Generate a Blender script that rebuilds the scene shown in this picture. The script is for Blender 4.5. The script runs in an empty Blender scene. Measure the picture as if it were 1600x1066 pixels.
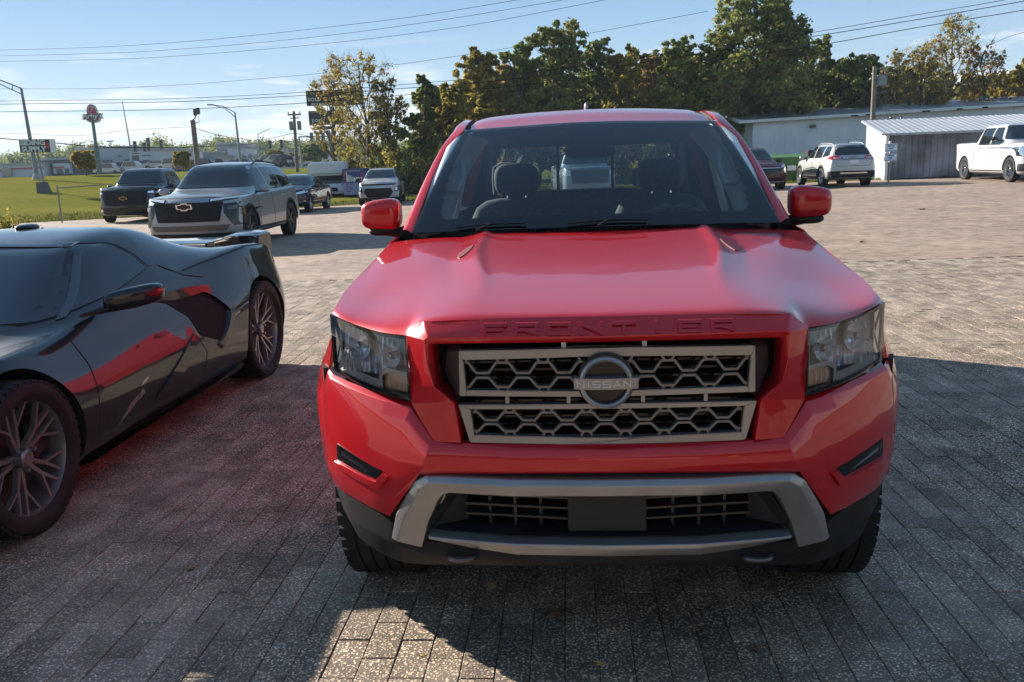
import bpy, bmesh, math, random
import numpy as np
from mathutils import Vector, Matrix
from mathutils.bvhtree import BVHTree
from mathutils.geometry import delaunay_2d_cdt
random.seed(7); RNG = np.random.default_rng(7)
rad = math.radians; pi = math.pi
scene = bpy.context.scene
C = scene.collection

# ------------------------------------------------------------------ camera
FPX, EYE, PITCH, ROLL = 1340.0, 1.522, 0.2043, -0.035
cam_data = bpy.data.cameras.new('camera'); cam = bpy.data.objects.new('camera', cam_data); C.objects.link(cam)
cam_data.sensor_width = 36.0; cam_data.lens = FPX / 1600 * 36.0
cam_data.clip_start = 0.05; cam_data.clip_end = 6000
_f = Vector((0, math.cos(PITCH), -math.sin(PITCH))); _r = Vector((1, 0, 0)); _u = Vector((0, math.sin(PITCH), math.cos(PITCH)))
CR = _r * math.cos(ROLL) + _u * math.sin(ROLL); CU = -_r * math.sin(ROLL) + _u * math.cos(ROLL); CF = _f
cam.matrix_world = Matrix(((CR.x, CU.x, -CF.x, 0), (CR.y, CU.y, -CF.y, 0), (CR.z, CU.z, -CF.z, EYE), (0, 0, 0, 1)))
scene.camera = cam

# ------------------------------------------------------------------ sun and sky
SUN_AZ, SUN_EL = 38.0, 21.5          # light travels to the right and a little towards the viewer
SKY_GAIN = 3.6
to_sun = Vector((-math.cos(rad(SUN_AZ)) * math.cos(rad(SUN_EL)), math.sin(rad(SUN_AZ)) * math.cos(rad(SUN_EL)), math.sin(rad(SUN_EL))))
sun_d = bpy.data.lights.new('sun', 'SUN'); sun_d.energy = 3.2; sun_d.angle = rad(0.5); sun_d.color = (1.0, 0.93, 0.82)
sun = bpy.data.objects.new('sun', sun_d); C.objects.link(sun)
sun.rotation_euler = to_sun.to_track_quat('Z', 'Y').to_euler(); sun.location = (-30, 20, 30)
world = bpy.data.worlds.new('World'); scene.world = world; world.use_nodes = True
wn = world.node_tree.nodes; wl = world.node_tree.links
for n in list(wn): wn.remove(n)
w_out = wn.new('ShaderNodeOutputWorld'); w_bg = wn.new('ShaderNodeBackground')
sky = wn.new('ShaderNodeTexSky'); sky.sky_type = 'NISHITA'; sky.sun_disc = False
sky.sun_elevation = rad(SUN_EL); sky.sun_rotation = math.atan2(to_sun.x, to_sun.y)
sky.altitude = 200; sky.air_density = 1.0; sky.dust_density = 0.15; sky.ozone_density = 2.2
w_bg.inputs['Strength'].default_value = 0.10
wl.new(w_bg.outputs[0], w_out.inputs[0])
# thin clouds: soft streaks low over the horizon, mixed into the sky by direction
tc = wn.new('ShaderNodeTexCoord'); sep = wn.new('ShaderNodeSeparateXYZ'); wl.new(tc.outputs['Generated'], sep.inputs[0])
mp = wn.new('ShaderNodeMapping'); mp.inputs['Scale'].default_value = (5.0, 5.0, 34.0); wl.new(tc.outputs['Generated'], mp.inputs[0])
nz = wn.new('ShaderNodeTexNoise'); nz.inputs['Scale'].default_value = 1.6; nz.inputs['Detail'].default_value = 7; nz.inputs['Roughness'].default_value = 0.6
wl.new(mp.outputs[0], nz.inputs[0])
def wmath(op, a, b=None, clamp=False):
    n = wn.new('ShaderNodeMath'); n.operation = op; n.use_clamp = clamp
    for i, v in enumerate((a, b)):
        if v is None: continue
        if isinstance(v, (int, float)): n.inputs[i].default_value = v
        else: wl.new(v, n.inputs[i])
    return n.outputs[0]
z = sep.outputs['Z']
low = wmath('SUBTRACT', 1.0, wmath('DIVIDE', wmath('ABSOLUTE', wmath('SUBTRACT', z, 0.045)), 0.10), True)   # band of elevation
thr = wmath('ADD', 0.60, wmath('MULTIPLY', low, -0.17))
cl = wmath('MULTIPLY', wmath('SUBTRACT', nz.outputs[0], thr), 9.0, True)
cl = wmath('MULTIPLY', cl, wmath('MULTIPLY', low, 1.6, True))
ramp = wn.new('ShaderNodeValToRGB'); wl.new(z, ramp.inputs[0])      # clear autumn sky: pale at the horizon, deeper overhead
for p_, c_ in ((0.10, (.29, .41, .545)), (0.22, (.135, .27, .455)), (0.5, (.13, .245, .40))): e_ = ramp.color_ramp.elements.new(p_); e_.color = (*c_, 1)
ramp.color_ramp.elements[0].color = (.50, .55, .60, 1); ramp.color_ramp.elements[-1].color = (.115, .205, .35, 1)
rs_ = wn.new('ShaderNodeVectorMath'); rs_.operation = 'SCALE'; rs_.inputs['Scale'].default_value = SKY_GAIN; wl.new(ramp.outputs[0], rs_.inputs[0])
mixh = wn.new('ShaderNodeMixRGB'); mixh.inputs[0].default_value = 0.915; wl.new(sky.outputs[0], mixh.inputs[1]); wl.new(rs_.outputs[0], mixh.inputs[2])
mixc = wn.new('ShaderNodeMixRGB'); mixc.inputs[2].default_value = (3.2, 3.15, 3.15, 1)
wl.new(mixh.outputs[0], mixc.inputs[1]); wl.new(wmath('MULTIPLY', cl, 0.55), mixc.inputs[0]); wl.new(mixc.outputs[0], w_bg.inputs[0])

vs = scene.view_settings; vs.view_transform = 'Standard'; vs.look = 'None'; vs.exposure = 1.95; vs.gamma = 1.0
scene.render.engine = 'CYCLES'
cy = scene.cycles
cy.use_denoising = True
cy.max_bounces = 8; cy.diffuse_bounces = 3; cy.glossy_bounces = 4; cy.transmission_bounces = 6; cy.transparent_max_bounces = 16
cy.caustics_reflective = False; cy.caustics_refractive = False; cy.sample_clamp_indirect = 6

# ------------------------------------------------------------------ helpers
def ray(px, py): return CF + CR * ((px - 800) / FPX) - CU * ((py - 533) / FPX)
def at(px, py, Y):
    "point seen at photo pixel (px, py) at the ground distance Y"
    d = ray(px, py); return Vector((0, 0, EYE)) + d * (Y / d.y)

def ss(a, b, t):
    t = max(0.0, min(1.0, (t - a) / (b - a))) if b != a else float(t > a)
    return t * t * (3 - 2 * t)
def pchip(keys):
    "smooth monotone curve through (t, value) keys"
    xs = [k[0] for k in keys]; ys = [k[1] for k in keys]; n = len(xs)
    h = [xs[i + 1] - xs[i] for i in range(n - 1)]; d = [(ys[i + 1] - ys[i]) / h[i] for i in range(n - 1)]
    m = [0.0] * n
    if n > 1: m[0] = d[0]; m[-1] = d[-1]
    for i in range(1, n - 1):
        if d[i - 1] * d[i] > 0:
            w1 = 2 * h[i] + h[i - 1]; w2 = h[i] + 2 * h[i - 1]; m[i] = (w1 + w2) / (w1 / d[i - 1] + w2 / d[i])
    def f(t):
        if t <= xs[0]: return ys[0]
        if t >= xs[-1]: return ys[-1]
        i = 0
        while t > xs[i + 1]: i += 1
        s = (t - xs[i]) / h[i]; s2 = s * s; s3 = s2 * s
        return (2*s3 - 3*s2 + 1) * ys[i] + (s3 - 2*s2 + s) * h[i] * m[i] + (-2*s3 + 3*s2) * ys[i+1] + (s3 - s2) * h[i] * m[i+1]
    return f
def lin(keys):
    xs = [k[0] for k in keys]; ys = [k[1] for k in keys]
    return lambda t: float(np.interp(t, xs, ys))

def tag(o, label=None, cat=None, group=None, kind=None):
    if label: o['label'] = label
    if cat: o['category'] = cat
    if group: o['group'] = group
    if kind: o['kind'] = kind
    return o
def empty(name, loc=(0, 0, 0), rz=0.0, label=None, cat=None, group=None):
    o = bpy.data.objects.new(name, None); C.objects.link(o); o.location = loc; o.rotation_euler = (0, 0, rz)
    o.empty_display_size = 0.2
    return tag(o, label, cat, group)
def link(name, me, mats=None, parent=None):
    if mats is not None:
        for m in (mats if isinstance(mats, (list, tuple)) else [mats]): me.materials.append(m)
    o = bpy.data.objects.new(name, me); C.objects.link(o)
    if parent is not None: o.parent = parent
    return o
def finish(me, smooth=None):
    "smooth: None = flat, else edge angle in degrees above which the edge stays sharp"
    if smooth is not None and len(me.polygons):
        me.shade_smooth()
        if smooth < 180: me.set_sharp_from_angle(angle=rad(smooth))
    return me
def mesh(name, verts, faces, mats=None, parent=None, smooth=None):
    me = bpy.data.meshes.new(name); me.from_pydata([tuple(v) for v in verts], [], [tuple(f) for f in faces]); me.update()
    finish(me, smooth); return link(name, me, mats, parent)
class MB:
    "mesh builder collecting simple solids"
    def __init__(s): s.v = []; s.f = []
    def add(s, vs, fs, M=None):
        b = len(s.v)
        for v in vs: s.v.append(tuple(M @ Vector(v)) if M is not None else tuple(v))
        for f in fs: s.f.append(tuple(b + i for i in f))
        return s
    def box(s, x0, x1, y0, y1, z0, z1, M=None):
        vs = [(x, y, z) for x in (x0, x1) for y in (y0, y1) for z in (z0, z1)]
        return s.add(vs, [(0,1,3,2),(4,6,7,5),(0,4,5,1),(2,3,7,6),(0,2,6,4),(1,5,7,3)], M)
    def hexa(s, b, t):
        "solid between two quads with matching corners"
        return s.add(list(b) + list(t), [(3,2,1,0),(4,5,6,7),(0,1,5,4),(1,2,6,5),(2,3,7,6),(3,0,4,7)])
    def tube(s, pts, r, n=8, cap=True, r1=None):
        pts = [Vector(p) for p in pts]; L = len(pts); rings = []; up = None
        for i, p in enumerate(pts):
            t = (pts[min(i + 1, L - 1)] - pts[max(i - 1, 0)]).normalized()
            if up is None: up = Vector((0, 0, 1)) if abs(t.z) < 0.9 else Vector((1, 0, 0))
            a = t.cross(up).normalized(); b = t.cross(a).normalized(); up = b.cross(t) if False else up
            rr = r if r1 is None else r + (r1 - r) * i / max(1, L - 1)
            rings.append([p + a * math.cos(2 * pi * k / n) * rr + b * math.sin(2 * pi * k / n) * rr for k in range(n)])
        vs = [v for rg in rings for v in rg]; fs = []
        for i in range(L - 1):
            for k in range(n):
                fs.append((i*n + k, i*n + (k+1) % n, (i+1)*n + (k+1) % n, (i+1)*n + k))
        if cap: fs.append(tuple(range(n - 1, -1, -1))); fs.append(tuple((L-1)*n + k for k in range(n)))
        return s.add(vs, fs)
    def lathe(s, prof, n=32, axis='X', M=None, arc=(0, 2*pi)):
        "prof: (along axis, radius)"
        full = abs(arc[1] - arc[0] - 2*pi) < 1e-6; m = n if full else n + 1; vs = []; fs = []
        for (a, r) in prof:
            for k in range(m):
                t = arc[0] + (arc[1] - arc[0]) * k / n
                c, q = math.cos(t) * r, math.sin(t) * r
                vs.append((a, c, q) if axis == 'X' else ((c, a, q) if axis == 'Y' else (c, q, a)))
        for i in range(len(prof) - 1):
            for k in range(n):
                k2 = (k + 1) % m if full else k + 1
                fs.append((i*m + k, i*m + k2, (i+1)*m + k2, (i+1)*m + k))
        return s.add(vs, fs, M)
    def poly(s, pts, d):
        "planar ring of points extruded by vector d"
        n = len(pts); d = Vector(d); vs = [tuple(Vector(p)) for p in pts] + [tuple(Vector(p) + d) for p in pts]
        fs = [tuple(range(n)), tuple(range(2*n - 1, n - 1, -1))] + [(i, n + i, n + (i+1) % n, (i+1) % n) for i in range(n)]
        return s.add(vs, fs)
    def build(s, name, mats=None, parent=None, smooth=None, fix=True, bevel=0):
        me = bpy.data.meshes.new(name); me.from_pydata(s.v, [], s.f); me.update()
        if fix or bevel:
            bm = bmesh.new(); bm.from_mesh(me)
            if bevel:
                bmesh.ops.remove_doubles(bm, verts=bm.verts, dist=1e-5)
                bmesh.ops.bevel(bm, geom=[e for e in bm.edges if len(e.link_faces) == 2 and e.calc_face_angle(0) > 0.5], offset=bevel, segments=2, affect='EDGES', clamp_overlap=True)
            bmesh.ops.recalc_face_normals(bm, faces=bm.faces); bm.to_mesh(me); bm.free()
        finish(me, smooth); return link(name, me, mats, parent)
def subsurf(o, levels=2, crease=None):
    m = o.modifiers.new('s', 'SUBSURF'); m.levels = levels; m.render_levels = levels
    return bake(o)
def bake(o):
    dg = bpy.context.evaluated_depsgraph_get(); dg.update()
    me = bpy.data.meshes.new_from_object(o.evaluated_get(dg), preserve_all_data_layers=True, depsgraph=dg)
    old = o.data; nm = old.name; o.modifiers.clear(); o.data = me; bpy.data.meshes.remove(old); me.name = nm
    return o
def bvh_of(o):
    me = o.data; return BVHTree.FromPolygons([v.co.copy() for v in me.vertices], [tuple(p.vertices) for p in me.polygons])
def copy_tree(o, parent=None):
    c = o.copy(); C.objects.link(c); c.parent = parent
    for ch in o.children: copy_tree(ch, c)
    return c
def text_obj(name, body, size, mat, parent, M, extrude=0.003, sx=1.0, bold=0.0, shear=0.0):
    cu = bpy.data.curves.new(name, 'FONT'); cu.body = body; cu.size = size; cu.extrude = extrude; cu.offset = bold
    cu.align_x = 'CENTER'; cu.align_y = 'CENTER'; cu.shear = shear; cu.resolution_u = 3
    t = bpy.data.objects.new(name, cu); C.objects.link(t)
    dg = bpy.context.evaluated_depsgraph_get(); me = bpy.data.meshes.new_from_object(t.evaluated_get(dg), depsgraph=dg)
    bpy.data.objects.remove(t); bpy.data.curves.remove(cu)
    me.transform(M @ Matrix.Diagonal((sx, 1, 1, 1))); me.name = name; me.materials.clear()
    return link(name, me, mat, parent)

# ------------------------------------------------------------------ materials
MATS = {}
def nodes_of(m):
    m.use_nodes = True; nt = m.node_tree; return nt, nt.nodes, nt.links, nt.nodes['Principled BSDF']
def setp(b, **k):
    for a, v in k.items():
        key = {'base': 'Base Color', 'rough': 'Roughness', 'metal': 'Metallic', 'coat': 'Coat Weight', 'coatr': 'Coat Roughness',
               'spec': 'Specular IOR Level', 'trans': 'Transmission Weight', 'alpha': 'Alpha', 'emis': 'Emission Strength', 'ecol': 'Emission Color', 'sheen': 'Sheen Weight', 'ior': 'IOR'}[a]
        if a in ('base', 'ecol') and len(v) == 3: v = (*v, 1)
        b.inputs[key].default_value = v
def mat(name, base, rough=0.5, metal=0.0, noise=None, bump=None, coords='Object', **k):
    "noise=(scale, amount): mottles the colour; bump=(scale, strength)"
    if name in MATS: return MATS[name]
    m = bpy.data.materials.new(name); nt, N, L, b = nodes_of(m); setp(b, base=base, rough=rough, metal=metal, **k)
    tcn = N.new('ShaderNodeTexCoord')
    if noise:
        n = N.new('ShaderNodeTexNoise'); n.inputs['Scale'].default_value = noise[0]; n.inputs['Detail'].default_value = 5; L.new(tcn.outputs[coords], n.inputs[0])
        r = N.new('ShaderNodeMapRange'); r.inputs[1].default_value = 0.3; r.inputs[2].default_value = 0.7
        r.inputs[3].default_value = 1 - noise[1]; r.inputs[4].default_value = 1 + noise[1]; L.new(n.outputs[0], r.inputs[0])
        v = N.new('ShaderNodeVectorMath'); v.operation = 'SCALE'; v.inputs[0].default_value = base[:3]; L.new(r.outputs[0], v.inputs['Scale'])
        L.new(v.outputs[0], b.inputs['Base Color'])
    if bump:
        n = N.new('ShaderNodeTexNoise'); n.inputs['Scale'].default_value = bump[0]; n.inputs['Detail'].default_value = 4; L.new(tcn.outputs[coords], n.inputs[0])
        bp = N.new('ShaderNodeBump'); bp.inputs['Strength'].default_value = bump[1]; bp.inputs['Distance'].default_value = 0.01
        L.new(n.outputs[0], bp.inputs['Height']); L.new(bp.outputs[0], b.inputs['Normal'])
    MATS[name] = m; return m
def paint(name, base, metal=0.0, rough=0.35, dust=0.05, flake=0.0):
    "clear-coated car paint with a little dust and faint orange peel"
    if name in MATS: return MATS[name]
    m = bpy.data.materials.new(name); nt, N, L, b = nodes_of(m)
    setp(b, base=base, rough=rough, metal=metal, coat=1.0, coatr=0.02, spec=0.1); b.inputs['Coat IOR'].default_value = 1.5
    tcn = N.new('ShaderNodeTexCoord')
    n = N.new('ShaderNodeTexNoise'); n.inputs['Scale'].default_value = 3.5; n.inputs['Detail'].default_value = 8; n.inputs['Roughness'].default_value = 0.65; L.new(tcn.outputs['Object'], n.inputs[0])
    r = N.new('ShaderNodeMapRange'); r.inputs[1].default_value = 0.35; r.inputs[2].default_value = 0.8; r.inputs[3].default_value = 0.0; r.inputs[4].default_value = dust * 2; L.new(n.outputs[0], r.inputs[0])
    mx = N.new('ShaderNodeMixRGB'); mx.inputs[1].default_value = (*base, 1); mx.inputs[2].default_value = (0.32, 0.28, 0.24, 1); L.new(r.outputs[0], mx.inputs[0]); L.new(mx.outputs[0], b.inputs['Base Color'])
    r2 = N.new('ShaderNodeMapRange'); r2.inputs[1].default_value = 0.35; r2.inputs[2].default_value = 0.8; r2.inputs[3].default_value = 0.02; r2.inputs[4].default_value = 0.02 + dust * 1.2; L.new(n.outputs[0], r2.inputs[0]); L.new(r2.outputs[0], b.inputs['Coat Roughness'])
    n2 = N.new('ShaderNodeTexNoise'); n2.inputs['Scale'].default_value = 5.0; L.new(tcn.outputs['Object'], n2.inputs[0])
    bp = N.new('ShaderNodeBump'); bp.inputs['Strength'].default_value = 0.05; bp.inputs['Distance'].default_value = 0.02; L.new(n2.outputs[0], bp.inputs['Height']); L.new(bp.outputs[0], b.inputs['Coat Normal'])
    MATS[name] = m; return m
def glass(name, tint, gloss_rough=0.0, refl=1.0):
    "thin pane: tinted see-through with a mirror-like surface reflection"
    if name in MATS: return MATS[name]
    m = bpy.data.materials.new(name); m.use_nodes = True; nt = m.node_tree; N = nt.nodes; L = nt.links
    for n in list(N): N.remove(n)
    out = N.new('ShaderNodeOutputMaterial'); tr = N.new('ShaderNodeBsdfTransparent'); gl = N.new('ShaderNodeBsdfGlossy'); mx = N.new('ShaderNodeMixShader'); fr = N.new('ShaderNodeFresnel')
    tr.inputs[0].default_value = (*tint, 1); gl.inputs['Roughness'].default_value = gloss_rough; gl.inputs[0].default_value = (refl, refl, refl, 1); fr.inputs[0].default_value = 1.52
    L.new(fr.outputs[0], mx.inputs[0]); L.new(tr.outputs[0], mx.inputs[1]); L.new(gl.outputs[0], mx.inputs[2]); L.new(mx.outputs[0], out.inputs[0])
    MATS[name] = m; return m

M_RED = paint('red_tricoat_paint', (0.50, 0.009, 0.016), metal=0.20, rough=0.33, dust=0.006)
M_BLACKP = paint('black_paint', (0.007, 0.009, 0.014), dust=0.005)
M_NAVY = paint('dark_blue_black_paint', (0.008, 0.010, 0.018), dust=0.012)
M_SILVER = paint('grey_metallic_paint', (0.30, 0.315, 0.33), metal=0.5, rough=0.4)
M_LSILVER = paint('silver_metallic_paint', (0.42, 0.43, 0.43), metal=0.5, rough=0.4)
M_WHITE = paint('white_paint', (0.47, 0.47, 0.475))
M_MAROON = paint('maroon_paint', (0.11, 0.012, 0.022), metal=0.3)
M_TRIM = mat('black_plastic_trim', (0.015, 0.015, 0.016), 0.6, noise=(9, 0.35), bump=(300, 0.15), spec=0.22)
M_GLOSSB = mat('gloss_black_plastic', (0.008, 0.008, 0.009), 0.12)
M_VOID = mat('dark_void', (0.004, 0.004, 0.004), 0.9)
M_RUBBER = mat('tyre_rubber', (0.016, 0.017, 0.018), 0.7, noise=(14, 0.3), bump=(120, 0.2), spec=0.3)
M_CHROME = mat('chrome', (0.75, 0.75, 0.76), 0.08, 1.0)
M_SATIN = mat('satin_silver_plastic', (0.30, 0.29, 0.285), 0.34, 0.7, noise=(6, 0.12))
M_MESHG = mat('grille_mesh_grey', (0.17, 0.168, 0.168), 0.36, 0.6)
M_GUN = mat('dark_satin_metal', (0.11, 0.107, 0.107), 0.34, 0.7)
M_BRONZE = mat('bronze_grey_wheel', (0.30, 0.285, 0.285), 0.28, 0.7)
M_ALLOY = mat('machined_alloy', (0.6, 0.6, 0.6), 0.25, 0.9)
M_GLASSD = mat('tinted_car_glass', (0.010, 0.014, 0.017), 0.03, spec=0.75)
M_GLASSM = mat('windscreen_glass_dark', (0.018, 0.028, 0.032), 0.03, spec=0.75)
M_AMBER = mat('amber_lens', (0.75, 0.20, 0.03), 0.2, coat=1.0)
M_REDLENS = mat('red_lens', (0.45, 0.01, 0.015), 0.12, coat=1.0)
M_CLEARW = mat('white_lens', (0.75, 0.77, 0.8), 0.12, coat=1.0)
M_SEAM = mat('panel_gap', (0.006, 0.006, 0.006), 0.8)
M_PLATE = mat('licence_plate_white', (0.7, 0.7, 0.7), 0.4)
# ================================================================== vehicle kit
def loft(spec, name, mats, parent, levels=2, arches=(), cage_dy=0.16):
    """Closed car body from curves along its length (y = 0 nose, towards the tail).
    spec: w (half width), zb (underside), zm (height of widest), zs/xs (shoulder), zt (top centre line), xr (roof edge half width),
    rake(z) forward lean of the nose, tail(z) of the tail, plan/plant curvature of nose/tail seen from above"""
    w, zb, zs, xs, zt, xr = (pchip(spec[k]) for k in ('w', 'zb', 'zs', 'xs', 'zt', 'xr'))
    zm = pchip(spec['zm']); L = spec['L']
    ys = sorted(set(spec.get('stations', [])) | {k[0] for key in ('w', 'zs', 'zt') for k in spec[key]})
    fill = []
    for a, b in zip(ys, ys[1:]):
        n = max(1, int(round((b - a) / cage_dy)))
        fill += [a + (b - a) * i / n for i in range(n)]
    fill.append(ys[-1]); ys = fill
    rake = lin(spec.get('rake', [(0, 0), (2, 0)])); tail = lin(spec.get('tail', [(0, 0), (2, 0)]))
    plan, plant = spec.get('plan', 0.22), spec.get('plant', 0.12); fl, tl = spec.get('fl', 0.9), spec.get('tl', 0.7)
    NT = 6
    def rows(y):
        W, B, M_, S, X, T, R = w(y), zb(y), zm(y), zs(y), xs(y), zt(y), xr(y)
        side = [(W * 0.80, B), (W * 0.965, B + 0.04), (W, B + (M_ - B) * 0.55), (W, M_), (W + (X - W) * spec.get('conv', 0.45), M_ + (S - M_) * 0.62), (X, S)]
        i0 = X - 0.035 - 0.02 * (T < S + 0.15); z0 = S + min(0.012, max(-0.02, (T - S) * 0.1))
        ze = T - spec.get('crown', 0.035)
        g = max(0.0, min(1.0, (T - S - 0.08) / 0.3))
        xm = i0 + (R - i0) * (0.45 - 0.08 * g); zmid = z0 + (ze - 0.03 * g - z0) * (0.52 if g > 0 else 0.5)
        side += [(i0, z0), (xm, zmid), (R + 0.012, ze - 0.03 * g), (R - 0.075, ze + 0.012)]
        return side, T
    V = []; idx = []
    def deform(x, y, z, W):
        f = max(0.0, 1 - (y) / fl); t = max(0.0, 1 - (L - y) / tl); q = min(1.0, abs(x) / max(W, 0.01))
        yy = y + f * (rake(z) + plan * q ** 2.2) - t * (tail(z) + plant * q ** 2.2)
        return (x, yy, z)
    K = None
    for y in ys:
        side, T = rows(y); W = w(y); ring = []
        for (x, z) in side: ring.append((x, z))
        xe, ze = side[-1]
        for i in range(1, NT): 
            u = 1 - 2 * i / NT; ring.append((xe * u, ze + (T - ze) * (1 - u * u)))
        for (x, z) in reversed(side): ring.append((-x, z))
        xe, ze = side[0]
        for i in range(1, NT): u = -1 + 2 * i / NT; ring.append((xe * u, ze))
        idx.append(list(range(len(V), len(V) + len(ring)))); V += [deform(x, y, z, W) for x, z in ring]
    n = len(idx[0]); S_ = len(side); F = []
    for a, b in zip(idx, idx[1:]):
        for i in range(n): F.append((a[i], a[(i + 1) % n], b[(i + 1) % n], b[i]))
    for end, ring in ((0, idx[0]), (1, idx[-1])):            # cap: grid between left and right rows
        y = ys[0] if end == 0 else ys[-1]; side, T = rows(y); W = w(y)
        bottom = [ring[0]] + [ring[n - i] for i in range(1, NT)] + [ring[n - NT]]
        top = [ring[S_ - 1 + i] for i in range(NT + 1)]
        grid = [bottom]
        for r in range(1, S_ - 1):
            row = [ring[r]]; x0, z0 = side[r]
            for i in range(1, NT): u = 1 - 2 * i / NT; row.append(len(V)); V.append(deform(x0 * u, y, z0, W))
            row.append(ring[n - NT + 1 - 1 - r] if False else ring[2 * S_ + NT - 2 - r]); grid.append(row)
        grid.append(top)
        for r in range(len(grid) - 1):
            for i in range(NT):
                q = (grid[r][i], grid[r + 1][i], grid[r + 1][i + 1], grid[r][i + 1])
                F.append(q if end == 0 else q[::-1])
    me = bpy.data.meshes.new(name); me.from_pydata(V, [], F); me.update()
    bm = bmesh.new(); bm.from_mesh(me); bmesh.ops.recalc_face_normals(bm, faces=bm.faces); bm.to_mesh(me); bm.free()
    o = link(name, me, mats, parent); subsurf(o, levels); bv = bvh_of(o)
    if arches:
        cm = MB()
        for (ya, za, ra) in arches:
            for s in (-1, 1):
                xi, xo = 0.56, 1.25
                cm.lathe([(s * xi, 0.0), (s * xi, ra), (s * xo, ra), (s * xo, 0.0)], 44, 'X', Matrix.Translation((0, ya, za)))
        co = cm.build('cut', None, None); co.data.materials.append(M_SEAM); co.data.materials.append(M_VOID)
        bm = bmesh.new(); bm.from_mesh(co.data); bmesh.ops.remove_doubles(bm, verts=bm.verts, dist=1e-4)
        bmesh.ops.dissolve_degenerate(bm, edges=bm.edges, dist=1e-5); bmesh.ops.recalc_face_normals(bm, faces=bm.faces); bm.to_mesh(co.data); bm.free()
        for p in co.data.polygons: p.material_index = 1
        bmod = o.modifiers.new('b', 'BOOLEAN'); bmod.operation = 'DIFFERENCE'; bmod.solver = 'EXACT'; bmod.object = co
        co.parent = parent
        if len(o.data.materials) < 2: o.data.materials.append(M_VOID)
        par = o.parent; bake(o); cd = co.data; bpy.data.objects.remove(co); bpy.data.meshes.remove(cd)
    finish(o.data, 38)
    return o, bv
VIEW = {'side': (Vector((-1, 0, 0)), lambda a, b: Vector((3, a, b))), 'sideL': (Vector((1, 0, 0)), lambda a, b: Vector((-3, a, b))),
        'front': (Vector((0, 1, 0)), lambda a, b: Vector((a, -3, b))), 'rear': (Vector((0, -1, 0)), lambda a, b: Vector((a, 12, b))),
        'top': (Vector((0, 0, -1)), lambda a, b: Vector((a, b, 5)))}
def resample(poly, res, closed=True):
    out = []; n = len(poly)
    for i in range(n if closed else n - 1):
        a = poly[i]; b = poly[(i + 1) % n]; d = math.hypot(b[0] - a[0], b[1] - a[1]); k = max(1, int(math.ceil(d / res)))
        out += [(a[0] + (b[0] - a[0]) * j / k, a[1] + (b[1] - a[1]) * j / k) for j in range(k)]
    if not closed: out.append(tuple(poly[-1]))
    return out
def rounded(poly, r, seg=4):
    out = []; n = len(poly)
    for i in range(n):
        p = Vector(poly[i]).to_2d(); a = Vector(poly[i - 1]).to_2d() - p; b = Vector(poly[(i + 1) % n]).to_2d() - p
        ra = min(r, a.length * 0.45, b.length * 0.45); pa = p + a.normalized() * ra; pb = p + b.normalized() * ra
        for k in range(seg + 1):
            t = k / seg; q = pa * (1 - t) ** 2 + p * 2 * t * (1 - t) + pb * t * t; out.append((q.x, q.y))
    return out
def cdt(poly, res, holes=()):
    V2 = []; E2 = []
    for ring in [poly] + list(holes):
        rs = resample(ring, res); b = len(V2); V2 += [Vector(p) for p in rs]; E2 += [(b + i, b + (i + 1) % len(rs)) for i in range(len(rs))]
    nb = len(V2); xs = [p.x for p in V2]; zs_ = [p.y for p in V2]
    def inside(x, y, ring):
        c = False; n = len(ring)
        for i in range(n):
            x1, y1 = ring[i]; x2, y2 = ring[(i + 1) % n]
            if (y1 > y) != (y2 > y) and x < (x2 - x1) * (y - y1) / (y2 - y1) + x1: c = not c
        return c
    def dist(x, y):
        return min((p.x - x) ** 2 + (p.y - y) ** 2 for p in V2[:nb])
    x = min(xs) + res * 0.5
    while x < max(xs):
        y = min(zs_) + res * 0.5
        while y < max(zs_):
            if inside(x, y, poly) and not any(inside(x, y, h) for h in holes) and dist(x, y) > (res * 0.45) ** 2: V2.append(Vector((x, y)))
            y += res
        x += res
    r = delaunay_2d_cdt(V2, E2, [], 0, 1e-6)
    vs, fs = r[0], r[2]; keep = []
    for f in fs:
        cx = sum(vs[i].x for i in f) / len(f); cyy = sum(vs[i].y for i in f) / len(f)
        if inside(cx, cyy, poly) and not any(inside(cx, cyy, h) for h in holes): keep.append(f)
    return vs, keep
def panel(name, poly, view, bv, mats, parent, off=0.004, res=0.06, holes=(), skirt=0.015, round_=0, smooth=50):
    "a thin shaped piece lying on the body surface"
    if round_: poly = rounded(poly, round_)
    vs2, fs = cdt(poly, res, holes); d, org = VIEW[view]; V = []; ok = []
    for v in vs2:
        h = bv.ray_cast(org(v.x, v.y), d)
        if h[0] is None: V.append((0, 0, 0)); ok.append(False)
        else:
            nrm = h[1] if h[1].dot(d) < 0 else -h[1]; V.append(h[0] + nrm * off); ok.append(True)
    F = [f for f in fs if all(ok[i] for i in f)]
    if not F: return None
    bm = bmesh.new(); bvv = [bm.verts.new(v) for v in V]
    for f in F:
        try: bm.faces.new([bvv[i] for i in f])
        except ValueError: pass
    for v in [v for v in bm.verts if not v.link_faces]: bm.verts.remove(v)
    bm.normal_update()
    if bm.faces and sum((f.normal.dot(d) for f in bm.faces)) > 0: bmesh.ops.reverse_faces(bm, faces=bm.faces)
    if skirt:
        be = [e for e in bm.edges if e.is_boundary]
        r = bmesh.ops.extrude_edge_only(bm, edges=be); nv = [g for g in r['geom'] if isinstance(g, bmesh.types.BMVert)]
        for v in nv: v.co += d * skirt
    me = bpy.data.meshes.new(name); bm.to_mesh(me); bm.free(); finish(me, smooth)
    return link(name, me, mats, parent)
def both(name, poly, bv, mats, parent, **k):
    return [panel(name, poly, v, bv, mats, parent, **k) for v in ('side', 'sideL')]
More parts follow.
